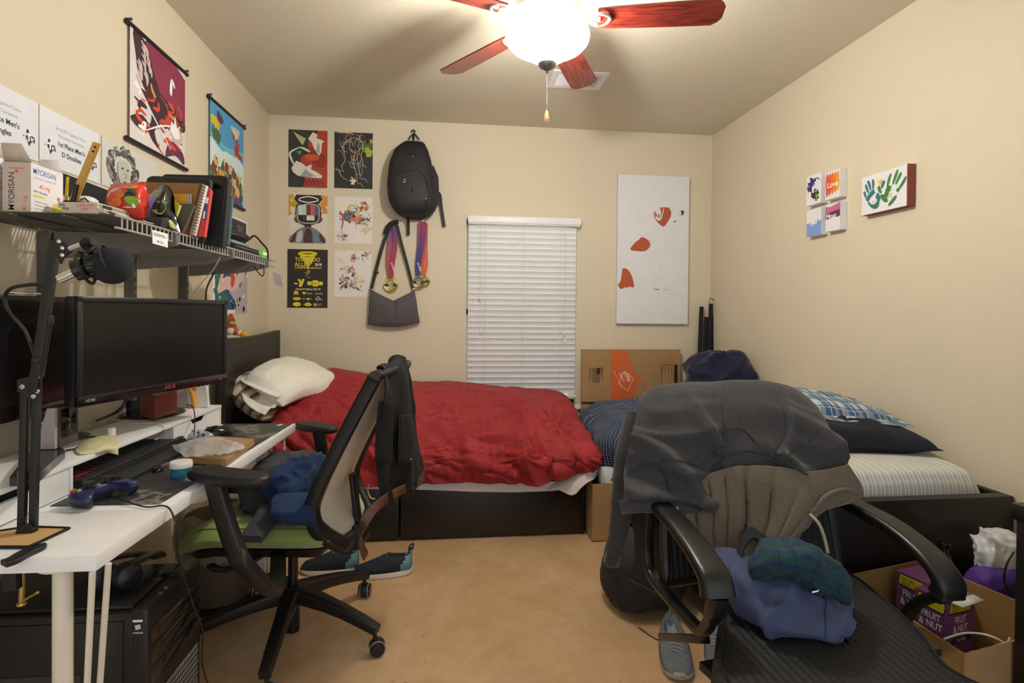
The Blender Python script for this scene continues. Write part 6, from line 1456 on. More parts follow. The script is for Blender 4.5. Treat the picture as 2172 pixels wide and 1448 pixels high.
# purple-white card
slab([(311,411),(326,410),(331,416),(308,470),(304,458)],1.885,.002,C('cardpink','c9a7a2'),'folded_card','pink and purple folded card between the candy bag and the lime bag','card',lambda m:m.mat(C('lilac','8f83d8')).poly([at(a,b,Y=1.883) for a,b in ((326,410),(331,416),(310,468),(305,458))],.0015,(0,-1,0)))
# dark small box
P=L_([(310,461),(345,460),(356,496),(313,487)],1.86)
slab([(310,461),(345,460),(340,487),(312,480)],1.86,.05,C('darkbox','2b2630'),'dark_box','small dark box beneath the lime bag at the shelf front','box')
tag(MB().mat(C('bluecard','4a56a0')).box((-.99,1.80,SZ+.001),(-.93,1.87,SZ+.008)).mat(CB_).box((-.985,1.795,SZ+.0085),(-.925,1.865,SZ+.011)).build('card_stack'),'stack of small blue and cream cards at the shelf edge','cards')
# lime chips bag
YL=1.93; rows=[[at(a,b,Y=YL-c) for a,b,c in r_] for r_ in ([(322,408,0),(337,398,0),(350,392,0),(361,408,0)],[(322,420,.01),(336,414,.04),(350,410,.04),(362,412,.0)],[(318,440,.01),(334,440,.055),(350,438,.05),(362,440,0)],[(312,462,0),(330,460,.045),(350,456,.04),(368,452,0)],[(318,465,0),(340,468,.02),(358,468,.02),(374,466,0)],[(345,470,0),(356,480,.02),(366,486,.02),(382,494,0)])]
G=wrinkle(loft(rows,6,7),lambda p,u,v:.003*ridge(p,28,5)); YC=YL
root=empty('chip_bag',V((-.98,1.93,SZ)),label='black chip bag printed with limes, leaning on the notebooks',cat='bag')
part(MB().mat(mat('black_foil','222226',.25)).grid(G).grid([[V((p.x,YL+.01,p.z)) for p in r_[::-1]] for r_ in G]),'foil_pouch',root,ang=70)
m=MB(); 
for pts in ([(328,408),(340,403),(352,408),(354,420),(345,425),(332,420)],[(322,430),(334,426),(348,430),(352,442),(344,454),(330,452),(322,444)],[(350,462),(362,466),(370,476),(372,486),(360,480),(352,472)]): pr(C('lime%d'%len(m.f),'94a040',.4),pts,.004); 
for pts in ([(318,448),(330,452),(332,460),(318,460)],[(345,424),(354,428),(352,434),(344,430)]): pr(C('leafdark','2c5030'),pts,.006)
part(m,'lime_print',root,ang=90)
slab([(364,424),(382,435),(371,466),(360,452)],1.965,.012,C('packyellow','dccf2a'),'snack_pack','yellow packet with a dark blue swirl behind the lime bag','packet',lambda m:m.mat(BLUE).poly([at(a,b,Y=1.9645) for a,b in ((364,440),(370,437),(369,441),(364,444))]).mat(WHT).poly([at(a,b,Y=1.9644) for a,b in ((380,434),(382,435),(371,465),(369,464))]))
slab([(372,431),(412,434),(386,499),(374,470)],1.985,.015,C('greybook','55564e'),'notebook','dark grey notebook in front of the brown spiral notebook','notebook')
def coil(m,a,b,n,r,mt): 
    m.mat(mt)
    for i in range(n):
        p=a.lerp(b,(i+.5)/n); m.tube([p+V((r*cos(t*pi/4),-.001+.004*sin(t*pi/4),0)) for t in range(8)],.0009,4,closed=True)
slab([(364,411),(401,411),(401,432),(366,432)],2.015,.006,C('notepadyellow','d6a22c'),'notepad','yellow spiral notepad in front of the brown notebook','notebook',lambda m:(m.mat(WINK).poly(L_([(399,411.5),(406,412),(406,432),(399,432)],2.0145)),coil(m,at(403,412,Y=2.012),at(403,432,Y=2.012),8,.004,STEEL)))
slab([(308,386),(429,389),(401,506),(330,500),(306,470)],2.04,.008,C('kraft','9a6a3a'),'notebook','brown kraft spiral notebook, tallest at the middle of the shelf','notebook',lambda m:coil(m,at(427,391,Y=2.036),at(399,505,Y=2.036),30,.005,BLKM))
def wp(m):
    m.mat(C('pagegrey','8a8a80'))
    a0,a1=at(429,394,Y=2.0545),at(437,397,Y=2.0545); b0,b1=at(402,508,Y=2.0545),at(411,511,Y=2.0545)
    for i in range(18):
        t=i/18; u=t+.022; m.poly([a0.lerp(b0,t),a1.lerp(b1,t),a1.lerp(b1,u),a0.lerp(b0,u)])
slab([(428,389),(437,393),(411,512),(401,508)],2.055,.02,C('pagewhite','d6d4c6'),'notebook','thick white-edged spiral notebook between the brown and the red ones','notebook',wp)
def rl(m):
    m.mat(BLUE).poly(L_([(436,431),(441,431),(437,468),(430,466)],2.0795)); m.mat(WINK).poly(L_([(437,417),(443,420),(440,432),(434,430)],2.0794)); m.mat(WINK).poly(L_([(432,448),(436,448),(434,464),(430,463)],2.0793))
slab([(434,392),(447,404),(433,517),(411,513)],2.08,.02,C('redbook','c9423c'),'notebook','red notebook with a blue and white label on the shelf','notebook',rl)
def sleeve(px,Y,th,lab,extra=None):
    P=L_(px,Y); root=None; m=MB().mat(mat('sleeve_black','1c1d20',.6,bump=(60,.15,.003))).poly(crv(P,1,True),th,(0,-1,0)); 
    if extra: extra(m)
    return tag(m.build('laptop_sleeve',bev=.006),lab,'sleeve')
sleeve([(308,386),(311,377),(320,372),(435,376),(446,380),(449,388),(447,400),(433,515),(330,505)],2.115,.02,'black laptop sleeve with rounded corners behind the red notebook')
sleeve([(345,372),(352,369),(470,372),(482,376),(485,386),(472,525),(420,517),(350,500)],2.17,.035,'larger black laptop sleeve, left of the teal notebook',lambda m:m.mat(BLKG).poly(L_([(448,401),(477,400),(483,386),(480,374),(449,376)],2.1695)).mat(BLKM).tube(L_([(476,404),(463,522)],2.166),.003,6))
slab([(482,410),(490,415),(478,527),(470,524)],2.25,.01,C('navyfolder','22386a'),'folder','navy folder standing beside the black sleeve','folder')
slab([(488,416),(494,418),(485,532),(470,528),(480,470)],2.29,.01,C('tealnote','2a8290'),'notebook','teal spiral notebook at the right end of the row','notebook',lambda m:coil(m,at(493,419,Y=2.286),at(485,531,Y=2.286),34,.005,CHR))
# cases at the far end
def lz(px,py,Y): return at(px,py,Y=Y)
a=lz(518,537,2.62); tag(MB().mat(BLKM).box((-1.06,2.52,SZ+.001),(-.925,2.84,SZ+.034),.012,4).mat(GRYI).tube([(-.9245,2.54,SZ+.02),(-.9245,2.82,SZ+.02)],.0012,5).build('flat_case'),'flat black zipped case under the glasses case at the far shelf end','case')
tag(MB().mat(mat('clear_grey','8b8b8b',.3)).box((-1.05,2.53,SZ+.035),(-.94,2.74,SZ+.048),.003).build('plastic_box'),'clear grey plastic box between the two black cases','box')
root=empty('glasses_case',(-.99,2.68,SZ+.049),label='black glasses case with a wrist strap on top of the flat case',cat='case')
part(MB().mat(mat('case_leather','18191b',.45)).ell(V((-.992,2.68,SZ+.077)),(.065,.115,.027),28,14),'shell',root)
part(MB().mat(BLKM).tube([V((-.95,2.77,SZ+.078)),at(540,500,Y=2.7),at(555,515,Y=2.78),at(567,530,Y=2.82),at(568,550,Y=2.84)],.004,8,smooth=5),'wrist_strap',root)
tag(MB().mat(WHT).ell(V((-1.0,2.60,SZ+.125)),(.022,.03,.015),18,12).box(V((-1.005,2.59,SZ+.10)),V((-.99,2.61,SZ+.12))).build('white_plug'),'white oval plug piece on top of the glasses case','plug')
tag(MB().mat(C('gumgreen','63c22c')).box((-.975,2.86,SZ+.001),(-.92,2.96,SZ+.04),.002).mat(WINK).box((-.97,2.859,SZ+.016),(-.93,2.8595,SZ+.03)).mat(WINK).box((-.9199,2.87,SZ+.016),(-.9195,2.95,SZ+.03)).build('gum_box'),'bright green gum pack at the far end of the shelf','box')
def tag_(px,label,mt,ln,x=SX+.006):
    P=[at(a,b,X=x) for a,b in px]; m=MB().mat(mt).poly(P,.0008,(1,0,0)); e=(P[1]-P[0]).normalized(); u=V((0,0,1)); W_=(P[1]-P[0]).length
    m.mat(GRYI)
    for i,(fv,fs) in enumerate(ln): 
        if fs[0]=='"': m.text(fs[1:],P[0]+e*W_*.3+V((.0006,0,-fv)),e,u,.010,.02)
        else: m.box(P[0]+e*W_*.08+V((.0003,0,-fv)),P[0]+e*W_*float(fs)+V((.0008,0,-fv-.0025)))
    return tag(m.build('price_tag'),label,'tag')
tag_([(323,487),(356,496),(356,525),(324,516)],'white name tag clipped to the middle of the shelf lip',WINK,[(.008,'.8'),(.013,'.9'),(.035,'"Mai Tran')])
tag_([(578,577),(595,583),(601,609),(585,604)],'grey hanging tag at the far corner of the shelf',mat('tag_grey','8a8c90',.5),[(.03,'.5')],x=-.90)
tag(MB().mat(CB).tube([at(540,565,Y=2.85),at(548,578,Y=2.84),at(556,585,Y=2.83),at(560,580,Y=2.83),at(559,560,Y=2.83),at(558,545,Y=2.83)],.0025,8,smooth=5).build('hanging_strap'),'black loop of cord hanging below the far shelf end','cord')
tag(MB().mat(mat('cable_grey','a8a49c',.5)).tube([at(467,545,Y=2.3),at(452,572,Y=2.3),at(430,597,Y=2.3),at(405,632,Y=2.3),at(398,655,Y=2.3)],.0022,8,smooth=5).build('grey_cable'),'thin grey cable running from the shelf down behind the centre monitor','cable')
tag(MB().mat(CB).tube([at(455,578,Y=2.7),at(443,600,Y=2.7),at(437,620,Y=2.7),at(437,660,Y=2.7)],.004,8,smooth=5).build('black_cable'),'black cable hanging below the shelf beside the grey cable','cable')
# stuffed toy on the headboard
c=at(492,700,Y=3.28); root=empty('stuffed_toy',(c.x,c.y,1.16),label='small orange and white stuffed toy sitting on the headboard',cat='toy')
OR_=mat('plush_orange','c2683a',.95,col2='b0562c',nscale=60,bump=(300,.6,.004)); WP=mat('plush_white','d6cfc8',.95,bump=(300,.5,.004))
hx=lambda px,py,d=0: at(px,py,Y=3.3+d)
part(MB().mat(OR_).ell(hx(488,697),(.04,.03,.036),18,12),'body',root); part(MB().mat(WP).ell(hx(489,702,-.02),(.022,.018,.022),14,10),'belly',root)
part(MB().mat(OR_).ell(hx(486,680),(.032,.028,.03),18,12).ell(hx(490,671),(.012,.01,.018),10,8),'head',root); part(MB().mat(WP).ell(hx(494,685,-.02),(.018,.014,.01),12,8),'muzzle',root)
part(MB().mat(OR_).ell(hx(500,704,-.01),(.03,.02,.018),14,10),'leg',root); part(MB().mat(WP).ell(hx(508,706,-.01),(.016,.017,.017),14,10),'paw',root); part(MB().mat(mat('plush_yellow','d89a2c',.95)).ell(hx(516,708,-.01),(.024,.018,.018),16,10),'tail_tip',root)
# ================================================================ green office chair at the desk
CO=V((-.615,2.30,0)); cf=V((-.989,.146,0)).normalized(); cn=V((.146,.989,0)).normalized()
def G_(a,b,z): return CO+cf*a+cn*b+V((0,0,z))
chair=empty('office_chair',CO,label='office chair with green seat and beige mesh back, turned to the desk',cat='chair')
CBK=mat('chair_black','101012',.45)
# base: hub, five legs, casters
part(MB().mat(CBK).lathe([(.028,.14),(.05,.15),(.055,.175),(.05,.20),(.038,.215),(.03,.216)],CO,28),'hub',chair)
part(MB().mat(BLKG).cyl(CO+V((0,0,.03)),CO+V((0,0,.15)),.027,n=24),'piston_housing',chair)
part(MB().mat(BLKG).cyl(CO+V((0,0,.21)),CO+V((0,0,.44)),.019,n=24),'gas_lift',chair)
CGR=mat('caster_grey','77777a',.5)
for aa in (-24,50,125,199,272):
    a=R(aa); d=V((cos(a),sin(a),0)); s_=V((-sin(a),cos(a),0)); P0=CO+d*.02+V((0,0,.185)); P1=CO+d*.388+V((0,0,.102))
    pts=[P0.lerp(P1,t)+V((0,0,.012*sin(pi*t))) for t in (0,.2,.4,.6,.8,1)]
    sc_=[(1.5,1.35),(1.25,1.2),(1.05,1.05),(.95,.95),(.9,.85),(.8,.75)]
    lg=part(MB().mat(CBK).sweep(pts,rect_sec(.05,.046,.010),scale=sc_),'base_leg',chair)
    cp_=CO+d*.373; ca=R(aa+ (35 if aa in(-24,50) else 70)); e=V((cos(ca),sin(ca),0)); w_=V((-sin(ca),cos(ca),0)); cc=cp_+e*.012+V((0,0,.032))
    m=MB().mat(BLKM)
    for sg in (-1,1):
        m.mat(BLKG).lathe([(.010,.012),(.026,.012),(.028,.014),(.028,.016)],cc,24,w_*sg).mat(CGR).lathe([(.0282,.014),(.0315,.015),(.0315,.019),(.0282,.020)],cc,24,w_*sg).mat(BLKG).lathe([(.028,.008),(.0275,.024),(.024,.027),(0,.028)],cc,24,w_*sg)
    m.mat(CBK).cyl(cc+V((0,0,.01)),cp_+V((0,0,.09)),.008,n=10).lathe([(.02,-.011),(.030,-.010),(.030,.010),(.02,.011)],cc+V((0,0,.002)),20,w_)
    part(m,'caster',chair)
# seat
SG=fabric('green_mesh',lambda t,k:t.mix(t.noise(t.coord('Object'),260,2),lin('7a8f48'),lin('a0b564')),.85,(700,.5,.002),.3)
def seat_pt(u,v,top):
    # u front(1)->back(0), v -1..1
    a=-.235+.585*u; w_=.265*(1-.10*(1-u)**2)*(1-.22*max(0,u-.8)/.2*.6); b=v*w_
    z=.532-.06*max(0,(u-.72)/.28)**2+.02*v*v-.012*(1-abs(v))*(1-u)
    e=(1-abs(v)**6)**.5*(1-abs(2*u-1)**10)**.5; th=.055
    return G_(a,b,z-th+ (th if top else -th*.8)*e)
for top in (1,):
    P=[[seat_pt(i/28,-1+2*j/24,1) for j in range(25)] for i in range(29)]; Q=[[seat_pt(i/28,-1+2*j/24,0) for j in range(25)] for i in range(29)]
part(MB().mat(SG).grid(P[::-1]).grid(Q),'seat_cushion',chair,ang=70)
part(MB().mat(mat('green_seam','55682f',.8)).tube([seat_pt(u,-.9,1)+V((0,0,.001)) for u in (.05,.2,.4,.6,.8,.95)],.0022,6,smooth=4),'seam',chair)
m=MB().mat(CBK); PP=[[seat_pt(i/14*.9+.05,(-1+2*j/12)*.86,0)+V((0,0,-.006)) for j in range(13)] for i in range(15)]; PQ=[[p+V((0,0,-.03)) if 0<i<14 and 0<j<12 else p for j,p in enumerate(r_)] for i,r_ in enumerate(PP)]
m.grid(PQ).grid(PP[::-1]); part(m,'seat_pan',chair)
part(MB().mat(CBK).sweep([G_(-.22,0,.42),G_(-.1,0,.425),G_(.05,0,.43),G_(.16,0,.44)],rect_sec(.16,.07,.02),scale=[.7,1,1,.6]),'tilt_mechanism',chair)
m=MB().mat(BLKM).sweep(crv([G_(.02,-.07,.43),G_(.03,-.16,.42),G_(.08,-.25,.405),G_(.15,-.27,.40),G_(.2,-.24,.40)],4),rect_sec(.03,.012,.004)); part(m,'lever',chair)
m=MB().mat(BLKM).sweep(crv([G_(-.06,.07,.43),G_(-.05,.2,.42),G_(.02,.27,.41)],4),rect_sec(.03,.012,.004)); part(m,'lever',chair)
# backrest: profile from the near frame edge in the plane b=-.23
def bp(px,py,b=-.235): return at(px,py,P=G_(0,b,0),N=cn)
prof_px=[(797,797),(757,872),(714,955),(674,1040),(662,1085),(676,1128),(712,1172)]
pr_=[]
for x,y in prof_px:
    p=bp(x,y)-CO; pr_.append((p.dot(cf),p.z))
def backc(t):
    q=crv([V((a,z,0)) for a,z in pr_],10); i=t*(len(q)-1); k=int(min(i,len(q)-2)); v=q[k].lerp(q[k+1],i-k); return v.x,v.y
HB_=.235
def halfw(t): return HB_*(1.0 if t<.12 else 1.0)*(1-.10*abs(t-.45)*2*0)*(1-.32*max(0,(t-.78)/.22)**1.5)
left=[];right=[]
for i in range(31):
    t=i/30; a,z=backc(t); w_=halfw(t); left.append(G_(a,-w_,z)); right.append(G_(a,w_,z))
# bow: the mesh curves backwards in the middle
def bow(t,s): a,z=backc(t); w_=halfw(t); return G_(a-.035*(1-s*s)*(1 if t<.9 else (1-t)/.1)*1.0, s*w_, z)
rim=left+[G_(backc(1)[0]-.0,s*halfw(1),backc(1)[1]-.012*(1-s*s)) for s in (-.6,-.2,.2,.6)]+right[::-1]+[G_(backc(0)[0]-.03*(1-s*s),s*halfw(0),backc(0)[1]+.012*(1-s*s)) for s in (.6,.2,-.2,-.6)]
nb=len(rim); scl=[]
for i in range(nb):
    z=rim[i].z; scl.append((1.0+1.0*max(0,min(1,(.92-z)/.25)),1.2))
part(MB().mat(CBK).sweep(crv(rim,2,True),rect_sec(.028,.042,.010),up=cf,closed=True,scale=[x for x in scl for _ in (0,1)]),'back_frame',chair)
BM=NT('beige_mesh'); k=BM.coord('UV',(1,1,1)); x_,y_=xy(BM,k); ho=BM.math('MULTIPLY',band(BM,x_,150,.0,.42),1.0)
BM.put(BM.b.inputs['Base Color'],BM.mix(ho,lin('f4eedd'),lin('dfd4ba'))); BM.b.inputs['Alpha'].default_value=.97; BM.b.inputs['Roughness'].default_value=.7; MC['beige_mesh']=BM.m
part(MB().mat(BM.m).grid([[bow(i/30,-.94+1.88*j/16) for j in range(17)] for i in range(31)]),'mesh_back',chair,solid=.002,ang=80)
a1,z1=backc(.98); part(MB().mat(CBK).sweep(crv([G_(a1-.01,0,z1+.02),G_(a1-.03,0,z1-.05),G_(-.24,0,.40),G_(-.12,0,.42)],5),rect_sec(.12,.035,.01),up=cf+V((0,0,.3))),'back_support',chair)
a5,z5=backc(.62); part(MB().mat(CBK).sweep(crv([G_(a1-.02,.0,z1-.03),G_(a5-.085,0,z5-.08),G_(a5-.07,0,z5+.05)],5),rect_sec(.05,.02,.006),up=cf),'spine_bar',chair)
# arms
def arm(pad_px,zt,post_px,name_side):
    A=at(*pad_px[0],Z=zt); B=at(*pad_px[1],Z=zt); c=(A+B)/2; d=(B-A).normalized(); L=(B-A).length; w_=V((-d.y,d.x,0)); 
    P=[]
    for zz,k in ((-.030,.86),(-.024,.97),(-.012,1),(-.003,.97),(0,.9)):
        P.append([V((c.x,c.y,zt+zz))+d*(L/2*k*math.copysign(abs(cos(2*pi*i/32))**.75,cos(2*pi*i/32)))+w_*(.047*k*math.copysign(abs(sin(2*pi*i/32))**.8,sin(2*pi*i/32))) for i in range(32)])
    m=MB().mat(mat('arm_pad','141416',.5)).grid(P,closed=True); m.add(P[-1],[tuple(range(32))]); m.add(P[0],[tuple(range(32))[::-1]]); part(m,'arm_pad',chair,ang=50)
    b=(c-CO).dot(cn); pp=[at(x,y,P=G_(0,b,0),N=cn) for x,y in post_px]; pp[0]=V((pp[0].x,pp[0].y,min(pp[0].z,zt-.028)))
    sb=-1 if b<0 else 1
    pp+= [G_((pp[-1]-CO).dot(cf)-.02,b*.75,.42),G_(-.02,b*.3,.425)]
    n_=len(pp); part(MB().mat(CBK).sweep(crv(pp,5),rect_sec(.036,.052,.010),up=cf),'arm_post',chair)
arm(((404,992),(568,1010)),.845,[(455,1022),(476,1095),(500,1165),(520,1200)],0)
arm(((632,893),(712,906)),.80,[(676,914),(684,960),(690,1010),(700,1060)],1)
# ---- clothes on the seat
DKG=fabric('charcoal_shirt',lambda t,k:t.mix(t.noise(t.coord('Object'),500,2),lin('26282a'),lin('4c4e52')),.85,(500,.3,.002),.05); BLS=fabric('blue_shirt','182d50',.85)
heap(G_(.04,.07,.60),(.15,.19,.105),DKG,'shirt','charcoal shirt crumpled on the green seat','shirt',21,.09,-.085,84,44,1,1,7,.75)
heap(G_(-.04,-.05,.63),(.10,.13,.10),BLS,'shirt','dark blue shirt crumpled on the green seat against the backrest','shirt',25,.10,-.09,84,44,1,1,8,.8)
rr_=[[at(x,y,Y=yy) for x,y,yy in r_] for r_ in ([(585,1050,2.1),(610,1035,2.14),(640,1040,2.12),(665,1050,2.1)],[(576,1070,2.04),(600,1062,2.05),(635,1070,2.03),(668,1078,2.03)],[(578,1090,2.02),(602,1100,2.0),(640,1103,2.0),(672,1106,2.0)],[(590,1098,2.05),(610,1110,2.03),(645,1110,2.03),(674,1112,2.05)])]
tag(MB().mat(BLS).grid(wrinkle(loft(rr_,8,8),lambda p,u,v:.014*crease(p,(1,0,.2),13,3))).build('shirt_sleeve',solid=.003,ang=80),'rolled blue sleeve opening hanging over the green seat edge','sleeve')
tag(MB().mat(DKG).sweep(crv([at(575,1075,Y=2.15),at(560,1105,Y=2.08),at(545,1125,Y=2.03),at(532,1143,Y=1.99)],6),rect_sec(.085,.03,.012,4),up=(0,0,1)).build('shirt_sleeve',ang=70),'charcoal sleeve end lying over the near edge of the green seat','sleeve')
tag(MB().mat(WHT).poly([at(560,985,Z=.62),at(600,980,Z=.62),at(590,1000,Z=.62),at(520,1022,Z=.62),at(510,1018,Z=.62)],.003,(0,0,1)).build('paper_sheet'),'white paper corner sticking out between the desk and the charcoal shirt','paper')
# ---- black trousers with a belt over the backrest
BJ=fabric('black_denim',lambda t,k:t.mix(t.noise(t.coord('Object'),420,2),lin('0a0b0c'),lin('141518')),.75,(400,.3,.002),.02)
root=empty('trousers',(-.3,2.25,.75),label='black trousers with a brown belt hanging over the mesh chair back',cat='trousers')
rows=[[(806,812,2.16),(818,802,2.24),(838,792,2.37),(852,788,2.5)],
      [(810,785,2.09),(822,774,2.17),(842,764,2.28),(857,762,2.40)],
      [(808,798,2.03),(825,786,2.09),(847,777,2.2),(864,775,2.33)],
      [(802,860,1.99),(826,852,2.04),(850,845,2.17),(875,840,2.32)],
      [(795,930,2.02),(826,930,2.06),(857,925,2.22),(887,920,2.38)],
      [(795,978,2.02),(828,982,2.05),(862,978,2.2),(895,975,2.36)],
      [(800,1020,2.03),(832,1030,2.06),(866,1022,2.2),(898,1005,2.36)],
      [(806,1062,2.05),(830,1060,2.08),(858,1045,2.2),(885,1022,2.34)]]
G=wrinkle(loft([[at(a,b,Y=c) for a,b,c in r_] for r_ in rows],8,12),lambda p,u,v:.014*crease(p,(0,0,1),9,4,.15)+.014*cos(v*9.5)*(.3+u)+.003*nz(p,20,3))
part(MB().mat(BJ).grid(G),'leg_panel',root,solid=.006,ang=80)
G2=[[at(a,b,Y=c) for a,b,c in r_] for r_ in ([(803,850,1.99),(818,850,2.0),(832,850,2.03)],[(797,910,1.985),(814,910,1.99),(830,910,2.02)],[(795,977,1.98),(812,981,1.985),(830,985,2.01)])]
part(MB().mat(BJ).grid(wrinkle(loft(G2,6,6),lambda p,u,v:.003*nz(p,15,2))),'folded_hem',root,solid=.006)
G3=[[at(a,b,Y=c) for a,b,c in r_] for r_ in ([(848,880,2.10),(862,878,2.14),(868,880,2.17)],[(846,930,2.08),(866,930,2.13),(876,928,2.17)],[(846,980,2.07),(866,980,2.12),(875,978,2.16)])]
pk=part(MB().mat(BJ).grid(loft(G3,5,5)),'back_pocket',root,solid=.005)
TH_=mat('stitch_grey','4a4c50',.8)
sub_of(MB().mat(TH_).tube([p+V((0,-.004,0)) for p in [G3[0][0],G3[0][1],G3[0][2]]],.001,4).tube([p+V((0,-.004,0)) for p in [G3[0][0],G3[1][0],G3[2][0],G3[2][1]]],.001,4),'stitching',pk,root)
sub_of(MB().mat(mat('rivet','8d8f94',.3,.9)).ell(at(872,974,Y=2.13),(.004,.003,.004),8,6),'rivet',pk,root)
BELT=mat('belt_brown','6a4a33',.45,col2='4a3022',nscale=25)
bl_=[at(x,y,Y=yy) for x,y,yy in ((893,992,2.40),(899,1003,2.36),(893,1018,2.28),(872,1030,2.18),(845,1042,2.08),(815,1060,2.01),(790,1082,1.98),(772,1108,1.97),(764,1135,1.98),(768,1160,2.0),(776,1180,2.02))]
part(MB().mat(BELT).sweep(crv(bl_,6),rect_sec(.005,.035,.002),up=(0,.15,1)),'belt',root)
bc_=at(789,1042,Y=2.0); part(MB().mat(mat('brass','b9a36a',.3,.9)).tube([at(783,1028,Y=2.0),at(780,1040,Y=2.0),at(786,1055,Y=2.0),at(796,1058,Y=2.0)],.003,8,smooth=4),'belt_buckle',root)
for x,y,yy in ((828,1054,2.03),(868,1032,2.13)): part(MB().mat(BJ).beam(at(x-3,y-22,Y=yy-.015),at(x+4,y+18,Y=yy-.015),.018,.004,(0,1,0)),'belt_loop',root)
# ================================================================ shoes
def shoe(loc,rz,L,up_,sole,lin_,label,accent=None,lace=None,grp=None,hs=1.0,wf=1.0):
    root=empty('shoe',loc,rz,label,'shoe',grp); W_=L*.36
    st=[(0,.12,.30),(.06,.30,.42),(.15,.37,.5),(.3,.40,.58),(.45,.44,.80),(.58,.47,1.0),(.7,.50,1.0),(.82,.49,.97),(.92,.42,.80),(1,.16,.45)]   # t from heel 0 to toe 1 : half width
    def hw(t): return L*wf*(.115+.04*sin(pi*min(1,max(0,(t-.15)/.95)))**.8)*(1-abs(2*t-1)**7)**.5+.002
    def sh_(t): return L*(.10+.045*max(0,1-t/.35))         # sole height
    P=[]
    ns_=24
    for i in range(ns_+1):
        t=i/ns_; w_=hw(t); P.append((t,w_))
    ol=[V((-L/2+t*L,w_*(1+.12*sin(pi*t)*.0),0)) for t,w_ in P]+[V((-L/2+t*L,-w_*.96,0)) for t,w_ in P[::-1]]
    m=MB().mat(sole); rows_=[[V((p.x*k,p.y*k,z)) for p in ol] for z,k in ((.002,.95),(.008,1.0),(.022,1.02),(.030,.98))]
    rows_=[[V((p.x,p.y,p.z+(.010*max(0,-p.x/(L/2))**1.5*(p.z/.03))+.012*max(0,p.x/(L/2)-.6)**1.0)) for p in r_] for r_ in rows_]
    m.grid([r_ for r_ in rows_],closed=True); m.add(rows_[0],[tuple(range(len(ol)))[::-1]]); m.add(rows_[-1],[tuple(range(len(ol)))]); m.mat(sole); o=m.build('sole',None,origin=(0,0,0),ang=50); o.parent=root
    G=[]
    for i in range(ns_+1):
        t=i/ns_; w_=hw(t)*.93; row=[]
        # height of the top line: collar low at the sides, high at heel, falling to the toe
        if t<.42: top=L*(.30+.06*((.2-t)/.2)**2*(1 if t<.2 else .3))*hs
        else: top=L*(.30-.17*((t-.42)/.58)**.75)*hs
        if t>.94: top*=1-(t-.94)/.06*.55
        if t<.03: top*=1
        cav=max(0,min(1,(t-.05)/.05))*max(0,min(1,(.44-t)/.06))
        for j in range(21):
            a=pi*j/20; y=w_*cos(a)*(1-.25*sin(a)*(1 if t<.5 else .3)); z=.024+(top-.024)*sin(a)**(.55 if t>.5 else .42)
            dip=cav*max(0,1-abs(j-10)/5.2); z-=dip**.5*(top*.62); 
            row.append(V((-L/2+t*L+(.0 if t>.02 else .004),y,z)))
        G.append(row)
    m=MB().mat(up_).grid([r_[::-1] for r_ in G]); m.mat(lin_)
    for i in range(len(m.f)):
        ii,jj=i//20,i%20; t=ii/ns_
        if .06<t<.42 and 6<=jj<=13: m.mats; m.m[i]=1
    if accent:
        m.mats.append(accent)
        for i in range(len(m.f)):
            ii,jj=i//20,i%20
            if ii/ns_<.2*(1-min(jj,20-jj)/7) : m.m[i]=2
    o=m.build('upper',None,origin=(0,0,0),ang=60,solid=.003); o.parent=root
    m=MB().mat(lace or lin_)
    for k in range(5):
        t=.47+.055*k; x=-L/2+t*L; top=L*(.30-.17*((t-.42)/.58)**.75)*hs+.003; w_=hw(t)*.42
        m.tube([V((x,-w_,top-.010)),V((x+.006,-w_*.4,top)),V((x+.010,w_*.4,top)),V((x+.014,w_,top-.010))],.0026,6,smooth=3)
    o=m.build('laces',None,origin=(0,0,0)); o.parent=root
    m=MB().mat(up_).tube([V((-L/2+.006,0,L*.30*hs)),V((-L/2-.006,0,L*.40*hs)),V((-L/2+.012,0,L*.385*hs)),V((-L/2+.02,0,L*.32*hs))],.004,6,smooth=3); o=m.build('heel_tab',None,origin=(0,0,0)); o.parent=root
    return root
KN=mat('navy_knit','22303c',.85,col2='141b24',nscale=140,bump=(400,.4,.002)); SOLE=mat('sole_white','ded8cc',.5,bump=(120,.2,.002)); DL=mat('shoe_lining','1d4048',.8); TEALH=mat('heel_teal','5f8f96',.5); NL=mat('lace_navy','1c2a58',.8)
hpt=at(866,1216,Z=0); tpt=at(742,1216,Z=0); c=(hpt+tpt)/2; c.z=0
shoe(V((-.315,2.80,0)),R(185),.29,KN,SOLE,DL,'navy knit running shoe with a teal heel beside the chair base',TEALH,NL,'running shoes',1.25)
shoe(V((-.585,2.86,0)),R(178),.29,KN,SOLE,DL,'navy running shoe mostly hidden behind the chair base',TEALH,NL,'running shoes',1.25)
root=None
m=MB().mat(mat('tan_cap','c4a98c',.5)).lathe([(.035,.001),(.04,.004),(.04,.012),(.03,.016)],at(562,1212,Z=0),28); tag(m.build('round_lid'),'round tan lid lying on the floor behind the chair base','lid')
m=MB().mat(BLKM).tube([at(548,1218,Z=.005),at(560,1222,Z=.01),at(578,1215,Z=.03),at(586,1195,Z=.05),at(578,1188,Z=.06)],.006,8,smooth=5); tag(m.build('ankle_strap'),'black curled strap on the floor beside the tan lid','strap')
